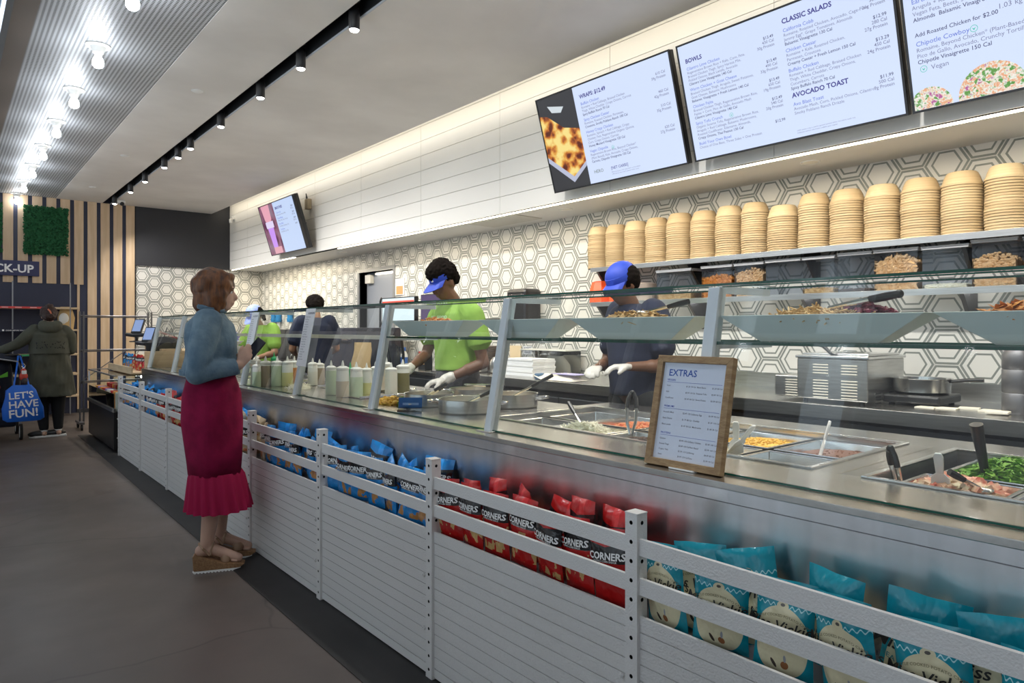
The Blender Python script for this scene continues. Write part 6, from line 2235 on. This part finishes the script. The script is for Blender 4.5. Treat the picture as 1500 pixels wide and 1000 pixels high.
def worker(lab, x, y, rz, S, Jk, shirt, cap, hairm, skinm, full_cap, pitch, gloves=True, yaw=0, long_hair=False):
    t = thing('person', lab, 'person', (x, y, 0), radians(rz))
    t.scale = (S, S, S)
    J = joints(**Jk)
    b, R = human(t, J, skinm, .009, radians(yaw), radians(pitch), .4, .4)
    eyes(t, R)
    sm = MB()
    c = J['chest']
    sm.loft([(0, 0, .92, .150, .180), (c.x * .3, 0, 1.05, .146, .178), (c.x * .7, 0, 1.18, .142, .178), (c.x, 0, 1.29, .148, .192), (c.x, 0, 1.38, .132, .190), (J['neck'].x, 0, 1.44, .09, .12), (J['neck'].x, 0, 1.47, .066, .070)], 26)
    for s, q in (('L', 1), ('R', -1)):
        a, e = J['sh' + s], J['el' + s]
        m1 = a * .35 + e * .65
        sleeve(sm, [a - V(0, q * .03, 0), a * .7 + e * .3, m1, m1 + (e - a) * .06], [.086, .082, .076, .077])
    remeshed(sm, 'shirt', shirt, t, .010, 3, (.010, 8))
    tr = MB()
    for s in (-1, 1):
        tr.limb([(0, s * .09, .88), (.02, s * .10, .50), (0, s * .10, .10)], [.115, .085, .065], 12)
    remeshed(tr, 'trousers', BLACKCLOTH, t, .014, 3)
    for s in (-1, 1):
        MB().ball((.05, s * .105, .045), (.14, .05, .045), 14, 8).build('shoe', BLACK, t, True)
    hm = MB()
    for (hx, hy, hz_, r) in ((-.02, 0, .04, .090), (-.05, 0, .0, .078), (-.03, .02, .03, .085), (-.03, -.02, .03, .085)):
        hm.ball(R @ Vector((hx, hy, hz_)), r, 12, 8)
    if long_hair:
        hm.limb([R @ Vector((-.09, 0, .02)), R @ Vector((-.13, 0, -.04)), R @ Vector((-.12, 0, -.14))], [.04, .04, .022], 10)
    remeshed(hm, 'hair', hairm, t, .009, 2, (.006, 50))
    if cap:
        visor(t, R, full_cap, cap)
    if gloves:
        for s in 'LR':
            g = MB()
            w, e = J['wr' + s], J['el' + s]
            d = (J.get('hd' + s) or (w - e)).normalized()
            n = (V(0, 0, -1) - d * V(0, 0, -1).dot(d)).normalized()
            hand(g, w, d, d.cross(n) * (1 if s == 'L' else -1), n, .4, fat=.004)
            remeshed(g, 'glove', GLOVE, t, .007, 2)
    return t


CAPPALE = mat('cap_pale_blue', (.20, .28, .62), .6, noise=(30, (.30, .38, .72)))
worker('worker in lime shirt and pale blue cap bending over the far counter', 2.96, gy(384, 2.96), 212, .975,
       dict(head=V(.14, 0, 1.575), neck=V(.06, 0, 1.46), chest=V(.04, 0, 1.28), elL=V(.10, .26, 1.13), wrL=V(.34, .20, 1.08), elR=V(.05, -.27, 1.13), wrR=V(.30, -.16, 1.05)),
       LIME, CAPPALE, DARKHAIR, SKIN_TAN, True, 38, long_hair=True)
worker('dark-haired worker in a navy shirt behind the bottles, in front of the far tiles', 3.30, gy(462, 3.30), 75, 1.03,
       dict(elL=V(.05, .24, 1.12), wrL=V(.28, .18, 1.06), elR=V(.05, -.24, 1.12), wrR=V(.28, -.18, 1.06), head=V(.05, 0, 1.60)),
       NAVYSHIRT, None, DARKHAIR, SKIN_TAN, False, 20)
worker('worker in navy shirt and blue cap behind the counter, left of the framed sign', 3.42, gy(932, 3.42), 172, 1.05,
       dict(head=V(.11, 0, 1.585), neck=V(.05, 0, 1.46), chest=V(.03, 0, 1.28), elL=V(-.02, .24, 1.10), wrL=V(.20, .16, 1.10), elR=V(.02, -.25, 1.10), wrR=V(.22, -.10, 1.08)),
       NAVYSHIRT, CAPBLUE, DARKHAIR, SKIN_BROWN, True, 28)

# ---- woman in olive parka with a pushchair
w5 = thing('person', 'woman in long olive parka seen from behind, hand on the pushchair', 'person', (1.06, 10.60, 0), radians(92))
w5.scale = (.97, .97, .97)
J = joints(head=V(.05, 0, 1.60), elL=V(-.02, .36, 1.22), wrL=V(.10, .60, 1.10), hdL=V(.25, .9, -.05), elR=V(.02, -.25, 1.14), wrR=V(.22, -.15, 1.20), anL=V(-.01, .06, .09), anR=V(-.01, -.10, .09), toL=V(.13, .14, .04), toR=V(.14, -.08, .04))
b, R = human(w5, J, SKIN_PALE, .009, 0, radians(12))
eyes(w5, R)
pk = MB()
pk.loft([(0, 0, .54, .205, .300), (0, 0, .70, .195, .285), (0, 0, .90, .180, .255), (0, 0, 1.08, .165, .225), (0, 0, 1.25, .160, .215), (0, 0, 1.36, .150, .215), (0, 0, 1.44, .11, .150), (0, 0, 1.50, .08, .085)], 34, lambda j, a: (.010 if j < 4 else .003) * sin(7 * a + 2 * j))
sleeve(pk, [V(0, .16, 1.40), V(-.01, .24, 1.33), J['elL'], J['wrL'] * .6 + J['elL'] * .4, J['wrL'] * .94 + J['elL'] * .06], [.085, .080, .066, .056, .052])
sleeve(pk, [V(0, -.16, 1.40), V(0, -.23, 1.32), J['elR'], J['wrR'] * .6 + J['elR'] * .4, J['wrR'] * .94 + J['elR'] * .06], [.085, .080, .066, .056, .052])
parka = remeshed(pk, 'parka', PARKA, w5, .010, 3, (.014, 7))
hd = MB()
hd.ball((-.095, 0, 1.445), (.075, .140, .085), 18, 10).ball((-.075, .07, 1.48), (.06, .07, .06)).ball((-.075, -.07, 1.48), (.06, .07, .06))
remeshed(hd, 'hood', PARKA, parka, .010, 3, (.012, 9))
fl_ = MB()
fl_.loft([(-.005, 0, 1.105, .186, .236), (-.005, 0, 1.12, .182, .230), (-.005, 0, 1.26, .172, .222), (-.005, 0, 1.31, .160, .215)], 34, caps=False).build('back_flap', PARKA, parka, 'all')
dots = MB()
rr = random.Random(5)
for k in range(34):
    a = pi + rr.uniform(-.75, .75)
    z = 1.20 + rr.uniform(-.03, .06)
    p = Vector((-.008 + .180 * cos(a), .229 * sin(a), z))
    dots.cone(p, p * 1.0 + Vector((cos(a) * .003, sin(a) * .003, 0)), .007, .007, 6)
stuff(dots.build('eyelets', BLACK_MATT, parka))
tr = MB()
tr.limb([(0, .10, .85), (.01, .09, .48), J['anL'] + V(0, 0, .04)], [.13, .088, .056], 14).limb([(0, -.10, .85), (.01, -.10, .48), J['anR'] + V(0, 0, .04)], [.13, .088, .056], 14)
remeshed(tr, 'trousers', BLACKCLOTH, w5, .010, 3)
for s in 'LR':
    a = J['an' + s]
    MB().lathe([(.040, -.02), (.044, 0), (.042, .035)], 16, a, caps=False).build('sock', CHALK, w5, True)
    sh_ = MB().ball((a.x + .005, a.y + .045, .050), (.050, .135, .045), 18, 10).build('shoe', BLACK, w5, True)
    MB().prism([(a.x - .045, a.y - .09), (a.x + .045, a.y - .09), (a.x + .052, a.y + .10), (a.x + .01, a.y + .165), (a.x - .042, a.y + .10)], 0, .030, 'z').build('white_sole', CHALK, sh_, bevel=.008)
hm = MB()
hc = J['head']
hm.ball(R @ Vector((-.022, 0, .03)), .104, 16, 12).ball(R @ Vector((-.06, 0, -.01)), .080, 14, 10).ball(R @ Vector((-.075, 0, .10)), .052, 12, 8)
remeshed(hm, 'hair', mat('dark_brown_hair', (.035, .014, .010), .6, bump=(50, .8)), w5, .009, 2, (.012, 30))
MB().tube([R @ Vector((-.125, .02, .06)), R @ Vector((-.138, .0, .03)), R @ Vector((-.13, -.01, .0))], .010, 8).build('hair_clip', mat('clip_coral', (.55, .14, .06), .4), w5, True)

# ============================================================ FAR LEFT: PUSHCHAIR, PICK-UP SHELVES, RAILS, DISPLAY CASE
st = thing('pushchair', 'dark pushchair with grey curved hood bar beside the parka woman', 'pushchair', (.52, 10.85, 0), radians(90))
NB = mat('pushchair_navy', (.010, .014, .030), .8)
GREYT = mat('pushchair_tube', (.30, .31, .33), .35, .8)
for s in (-.24, .24):
    MB().tube([(-.30, s, 1.04), (-.18, s, .90), (.10, s, .45), (.32, s, .14)], .013).build('frame_tube', GREYT, st, True)
    MB().tube([(-.28, s, .14), (-.10, s, .42), (.12, s, .62)], .012).build('frame_tube', GREYT, st, True)
    for x in (-.30, .34):
        r = .10
        w = MB().lathe([(r - .03, -.012), (r, -.016), (r, .016), (r - .03, .012)], 28, caps=False)
        w.v = [(x + v[0], s + v[2], .10 + v[1]) for v in w.v]
        wo = w.build('wheel', RUBBER, st, True)
        h = MB().cone((x, s - .014, .10), (x, s + .014, .10), r - .028, r - .028, 24)
        h.build('hub', CHALK, wo, True)
MB().tube([(-.30, -.24, 1.04), (-.33, -.2, 1.06), (-.33, .2, 1.06), (-.30, .24, 1.04)], .016).build('handle', BLACK, st, True)
seat = MB()
seat.ball((.02, 0, .55), (.20, .20, .10), 16, 8).limb([(-.12, 0, .55), (-.16, 0, .88)], [.17, .16], 16)
remeshed(seat, 'seat', NB, st, .012, 3, (.01, 8))
cp = MB()
for i in range(7):
    pass
vs, fs = [], []
for i in range(13):
    a = -.3 + 2.0 * i / 12
    for k in range(9):
        y = -.25 + .5 * k / 8
        rr_ = .30 + .02 * cos(i * pi)
        vs.append((-.14 + rr_ * cos(a + .9) * (1 - .2 * (y / .25) ** 2), y, .78 + rr_ * sin(a + .5) * (1 - .25 * (y / .25) ** 2)))
for i in range(12):
    for k in range(8):
        b_ = i * 9 + k
        fs.append((b_, b_ + 1, b_ + 10, b_ + 9))
cp.add(vs, fs)
cn = cp.build('canopy', NB, st, 'all')
so = cn.modifiers.new('s', 'SOLIDIFY')
so.thickness = .012
MB().tube([(-.36, -.25, .82), (-.40, -.2, .98), (-.41, 0, 1.02), (-.40, .2, .98), (-.36, .25, .82)], .011).build('hood_bar', GREYT, st, True)
MB().prism([(-.10, .80), (.03, .78), (-.10, .86)], -.43, -.42, 'x').build('green_tag', mat('tag_green', (.12, .50, .03), .5), st)
MB().box(-.25, -.20, .16, .25, .20, .30).build('basket', NB, st, bevel=.03)
t = thing('tote_bag', 'bright blue tote bag with white capitals hanging on the pushchair', 'bag', (.77, 10.28, .26))
bg = MB()
bg.loft([(0, 0, 0, .17, .045), (.0, 0, .03, .205, .06), (-.01, 0, .16, .205, .065), (-.02, 0, .30, .165, .05), (-.03, 0, .38, .155, .03), (-.02, 0, .44, .10, .015)], 26, lambda j, a: .006 * sin(4 * a + j))
BAGB = mat('tote_blue', (.008, .13, .62), .5)
bg.build('bag', BAGB, t, True)
MB().tube([(-.10, 0, .43), (-.07, .08, .60), (-.04, .23, .785), (-.02, .25, .785), (.02, .10, .60), (.05, 0, .43)], .010).build('strap', BAGB, t, True)
mb = MB()
def tw(p):
    return (p[0], p[1], 0)
for s, z, sz in (("LET'S", .275, .112), ('HAVE', .165, .120), ('FUN!', .050, .135)):
    mb.text(s, sz, Matrix.Translation((-.155, -.070, z)) @ Matrix.Rotation(pi / 2, 4, 'X') @ Matrix.Rotation(.06, 4, 'Z'), .02)
mb.build('lettering', WHITE_INK, t)
t = thing('red_coat', 'red puffy coat hanging over the left side of the pushchair', 'coat', (.38, 10.33, .40))
rc = MB()
for k, (z, r) in enumerate(((.05, .12), (.16, .15), (.28, .155), (.40, .15), (.50, .12))):
    rc.ball((-.02, 0, z), (r * 1.2, .10, .085), 16, 10)
remeshed(rc, 'coat', mat('red_puffer', (.55, .008, .012), .4), t, .012, 2, (.012, 9))
t = thing('toy_keyring', 'small red and white toy clipped above the blue tote bag', 'toy', (.77, 10.33, .80))
MB().ball((0, 0, 0), (.045, .03, .055)).ball((.0, 0, .07), .03).build('toy_body', mat('toy_red', (.5, .05, .03), .5), t, True)
MB().ball((.01, -.02, -.06), (.035, .025, .045)).build('toy_foot', mat('toy_dark', (.03, .02, .02), .5), t, True)
MB().box(-.02, -.03, .03, .03, -.02, .075).build('toy_face', CHALK, t, bevel=.005)
MB().tube([(0, 0, .09), (-.02, 0, .13), (0, 0, .16), (.02, 0, .13), (0, 0, .09)], .005).build('clip', STEEL_BRIGHT, t, True)

# pick-up shelving
ps = thing('pickup_shelving', 'navy pick-up shelving with thin wooden shelves on the end wall', 'shelving', (0, 0, 0))
YF = END_Y - .40
PYR = END_Y - .03
for px in (18.5, 103):
    x = gx(px, YF)
    MB().box(x - .008, YF, .02, x + .008, YF + .016, 2.12).build('upright', GREYT, ps)
for x in (-.85,):
    MB().box(x - .008, YF, .02, x + .008, YF + .016, 2.12).build('upright', GREYT, ps)
SHB = mat('shelf_board_ply', (.58, .44, .28), .5)
for i, py in enumerate((449, 482, 519, 549, 582)):
    z = hz(py, 1.0, YF)
    b_ = slab('shelf', SHB if i else SHB, -.9, YF, z - .028, 1.70, END_Y - .002, z, ps, bevel=.002)
    if i == 0:
        s_ = slab('red_strip', mat('strip_red', (.62, .06, .06), .5), -.9, YF - .004, z - .028, gx(66, YF), YF - .0002, z + .003, b_)
        for px in (2, 22, 44):
            slab('strip_label', mat('strip_pink', (.75, .45, .45), .5), gx(px, YF), YF - .006, z - .018, gx(px + 10, YF), YF - .004, z - .006, b_)
    if i == 1:
        s_ = slab('navy_strip', NAVY, -.9, YF - .004, z - .034, gx(88, YF), YF - .0002, z + .003, b_)
        MB().text('ORDER BEFORE YOU PICK-UP', .024, Matrix.Translation((gx(8, YF), YF - .005, z - .026)) @ Matrix.Rotation(pi / 2, 4, 'X'), .01).box(gx(3, YF), YF - .0055, z - .028, gx(6, YF), YF - .0045, z - .004).build('strip_lettering', WHITE_INK, b_)
    if i == 2:
        slab('green_strip', mat('strip_green', (.04, .30, .12), .5), gx(30, YF), YF - .004, z - .028, gx(55, YF), YF - .0002, z + .002, b_)
for px, py, lab, col in ((97, 480, 'white and tan paper bag on the pick-up shelf beside the parka woman', WARM_PAPER),):
    z = hz(482, 1.4, YF)
    t = thing('takeaway_bag', lab, 'paper bag', (gx(96, YF + .15), YF + .15, z))
    mb = MB()
    mb.loft([(0, 0, 0, .11, .07), (0, 0, .18, .12, .07), (.0, 0, .30, .09, .04), (0, 0, .36, .07, .02)], 12, lambda j, a: .01 * sin(3 * a + j))
    mb.build('bag', mat('kraft_paper', (.52, .36, .17), .75, bump=(25, .5)), t, True)
    MB().ball((-.03, -.06, .17), (.07, .03, .09), 12, 8).build('white_wrap', CHALK, t, True)
sg2 = thing('pickup_sign', 'navy sign board with white capitals on the slatted wall', 'sign', (0, 0, 0))
zt, zb = hz(382, 1.0, END_Y - .05), hz(404, 1.0, END_Y - .05)
xr = gx(57.5, END_Y - .05)
slab('board', mat('sign_navy', (.025, .03, .10), .5), xr - 1.15, END_Y - .06, zb, xr, END_Y - .026, zt, sg2, bevel=.003)
MB().text('PICK-UP', .175, Matrix.Translation((xr - .075, END_Y - .0615, zb + .055)) @ Matrix.Rotation(pi / 2, 4, 'X'), .025, 'RIGHT').build('lettering', WHITE_INK, sg2)
# moss panels
MOSS = mat('moss_green', (.010, .085, .028), .85, noise=(30, (.02, .14, .05)))
MOSS2 = mat('moss_green_dark', (.006, .050, .018), .9)
for i, (xa, xb, lab) in enumerate(((.995, 1.59, 'square dark green moss panel on the birch slats'), (.17, .72, 'second green moss panel cut off by the left edge'))):
    z0, z1 = hz(374, 1.3, END_Y), hz(304, 1.3, END_Y)
    t = thing('moss_panel', lab, 'plant panel', (0, 0, 0), 0, 'moss panels on the slats')
    slab('backing', MOSS2, xa + .02, END_Y - .06, z0 + .02, xb - .02, END_Y - .026, z1 - .02, t)
    mb = MB()
    rr = random.Random(i)
    for k in range(2600):
        x, z = rr.uniform(xa, xb), rr.uniform(z0, z1)
        y = END_Y - .06 - rr.uniform(0, .035)
        R_ = Matrix.Translation((x, y, z)) @ Matrix.Rotation(rr.random() * 6.3, 4, 'Y') @ Matrix.Rotation(rr.uniform(-.9, .9), 4, 'X') @ Matrix.Rotation(rr.uniform(-.8, .8), 4, 'Z')
        s = rr.uniform(.010, .020)
        mb.add([R_ @ Vector(q) for q in ((-s, 0, -s * .4), (0, -s * .4, -s), (s, 0, -s * .2), (s * .3, -s * .3, s), (-s * .6, 0, s * .7))], [(0, 1, 2), (0, 2, 3), (0, 3, 4)])
    stuff(mb.build('moss', MOSS, t))

# metal rail frame on castors
rf_ = thing('rail_divider', 'grey metal rail frame on castors in front of the birch slats', 'rail', (0, 0, 0))
RY = 11.15
MET = mat('rail_grey', (.16, .16, .17), .4, .8)
xl, xr = gx(117, RY), gx(217, RY)
ztop = hz(458, xl, RY)
for x, z0 in ((xl, .10), (xr, .10)):
    for e in (0, .045):
        MB().box(x + e - .010, RY - .010, z0, x + e + .010, RY + .010, ztop + .02).build('upright', MET, rf_)
for py in (462, 513, 559):
    z = hz(py, xl, RY)
    pts = [(xl + (xr - xl) * k / 10, RY + .16 * sin(pi * k / 10), z) for k in range(11)]
    for dz in (0, -.018):
        MB().tube([(p[0], p[1], p[2] + dz) for p in pts], .008, 6).build('rail', MET, rf_, True)
MB().tube([(xl, RY, hz(560, xl, RY)), (gx(186, RY), RY, hz(512, 2, RY))], .007, 6).build('brace', MET, rf_, True)
for x in (xl, xr):
    MB().box(x - .03, RY - .2, .08, x + .03, RY + .2, .11).build('foot_bar', MET, rf_)
    for dy in (-.17, .17):
        w = MB().lathe([(0, -.012), (.038, -.012), (.038, .012), (0, .012)], 18, caps=False)
        w.v = [(x + v[2], RY + dy + v[0], .038 + v[1]) for v in w.v]
        w.build('castor', RUBBER, rf_, True)

# open chilled display case
dc = thing('display_case', 'low black chilled display case with glass front at the end of the rack', 'display case', (0, 0, 0))
DX, DY0, DY1 = 1.47, 8.72, 10.42
zb_, zt_ = .46, .85
slab('base', mat('case_black', (.012, .012, .013), .35), DX, DY0, .04, DX + .62, DY1, zb_, dc, bevel=.004)
slab('front_rim', STEEL, DX - .012, DY0, zb_ - .005, DX + .02, DY1, zb_ + .035, dc, bevel=.003)
slab('glass_front', CLEAR_BOX if False else SNEEZE, DX, DY0, zb_ + .035, DX + .006, DY1, zb_ + .20, dc)
MB().box(DX, DY1 - .012, zb_, DX + .62, DY1, zt_).build('side_glass', SNEEZE, dc)
MB().box(DX, DY0, zb_, DX + .62, DY0 + .012, zt_).build('side_glass', SNEEZE, dc)
slab('back_panel', STEEL, DX + .60, DY0, zb_, DX + .62, DY1, zt_, dc)
slab('top_frame', GREYT, DX - .004, DY0, zt_, DX + .02, DY1, zt_ + .015, dc)
slab('top_frame', GREYT, DX - .004, DY1 - .016, zt_, DX + .62, DY1, zt_ + .015, dc)
MB().box(DX + .02, DY0, zt_ + .003, DX + .60, DY1 - .016, zt_ + .009).build('top_glass', SNEEZE, dc)
slab('case_floor', STEEL, DX + .02, DY0 + .012, zb_, DX + .60, DY1 - .012, zb_ + .01, dc)
for k in range(7):
    MB().ball((DX + .585, DY0 + .2 + k * .22, zt_ - .10), .018, 10, 6).build('case_lamp', LAMP_GLOW, dc, True)
t = MB().box(-.001, -.12, 0, .001, .0, .12).build('paper_notice', PAPER, None, loc=(DX - .008, DY1 - .03, zt_ - .13))
tag(t, 'white notice taped to the glass of the display case', 'notice')
rr = random.Random(8)
cols = [('snack_red', (.5, .03, .03)), ('snack_white', (.75, .72, .65)), ('snack_green', (.15, .45, .08)), ('snack_orange', (.75, .30, .05)), ('snack_violet', (.25, .2, .45))]
k = 0
for r_ in range(2):
    for j in range(9):
        c = rr.choice(cols)
        o = MB().box(-.05, -.065, 0, .05, .065, .19 + .03 * r_).build('chilled_pack', mat(c[0], c[1], .4), None, bevel=.008, loc=(DX + .10 + .13 * r_, DY0 + .16 + j * .165, zb_ + .011))
        o.rotation_euler = (0, 0, rr.uniform(-.15, .15))
        tag(o, f'{c[0].split("_")[1]} food pack, {ORD[j]} from the near end in the {"front" if r_ == 0 else "back"} row of the display case', 'food pack', 'packs in the chilled case')

# wooden cash desk with snack ledge and card readers
cd = thing('cash_desk', 'plywood cash desk with stepped snack boxes beyond the counter end', 'desk', (0, 0, 0))
KY0, KY1, KX = 8.62, 10.1, 1.76
slab('body', PLY, KX + .42, KY0, .0, KX + .98, KY1, 1.12, cd, bevel=.003)
slab('side_board', PLY, KX, KY0, .86, KX + .42, KY0 + .02, 1.13, cd, bevel=.002)
slab('base_block', STEEL_DARK, KX + .36, KY0, 0, KX + .42, KY1, .90, cd)
slab('ledge', PLY, KX - .10, KY0 + .10, .87, KX + .42, KY1, .89, cd, bevel=.002)
slab('ledge_lip', PLY, KX - .12, KY0 + .10, .87, KX - .10, KY1, .95, cd, bevel=.002)
slab('step_box', PLY, KX + .20, KY0 + .12, .89, KX + .42, KY0 + .75, 1.15, cd, bevel=.002)
slab('step_box', PLY, KX + .10, KY0 + .85, .89, KX + .42, KY1, 1.05, cd, bevel=.002)
slab('step_box', PLY, KX + .26, KY0 + .85, 1.05, KX + .42, KY1 - .2, 1.22, cd, bevel=.002)
for j in range(7):
    kd = 'blue' if j > 3 else 'red'
    bag(kd, (KX + .03, KY0 + .25 + j * .18, .893), .1 * (j % 3 - 1), .1 * ((j * 7) % 3 - 1), f'{kd} chip bag, {ORD[j]} from the near end of the cash desk ledge', 'chip bags on the cash desk ledge', lean=-.15, s=.8, seed=j)
for i, (px, yy, lab) in enumerate(((200, 9.6, 'black card terminal with lit screen, left of two on the cash desk'), (216, 9.15, 'black card terminal with lit screen, right of two on the cash desk'))):
    x = gx(px, yy)
    zz = 1.22 if i == 0 else 1.12
    t = thing('card_terminal', lab, 'terminal', (x, yy, zz - (.0 if i == 0 else 0)), radians(-50), 'card terminals on the cash desk')
    Mt = Matrix.Translation((0, 0, .13)) @ Matrix.Rotation(radians(-25), 4, 'X')
    MB().box(-.07, -.012, -.02, .07, .012, .17, 0, Mt).build('tablet', BLACK, t, bevel=.005)
    MB().box(-.058, -.0135, .0, .058, -.012, .155, 0, Mt).build('screen', lit('lit_terminal', (.20, .28, .50), .9), t)
    MB().prism([(-.17, .05), (-.15, .02), (0, -.03), (.17, .0), (.17, .03), (.0, .06)], -.01, .03, 'z', 0, Matrix.Translation((0, -.03, .075)) @ Matrix.Rotation(.25, 4, 'X')).build('cradle', BLACK, t, bevel=.008)
    MB().lathe([(0, 0), (.08, 0), (.08, .012), (.02, .02), (.02, .10), (0, .10)], 20, (0, 0, 0), caps=False).build('stand', BLACK, t, True)
t = thing('register_pile', 'dark mesh basket with cables on the desk behind the end guard post', 'basket', (gx(240, 8.95), 8.95, 1.12))
MB().loft([(0, 0, 0, .17, .12), (0, 0, .10, .20, .14), (.03, 0, .17, .10, .08)], 18, lambda j, a: .012 * sin(5 * a + j)).build('basket', BLACK_MATT, t, True)
MB().tube([(.0, 0, .16), (.04, .02, .28), (.08, .0, .2)], .006).tube([(.05, 0, .16), (.09, .02, .27), (.12, .0, .15)], .006).build('cable', BLACK, t, True)
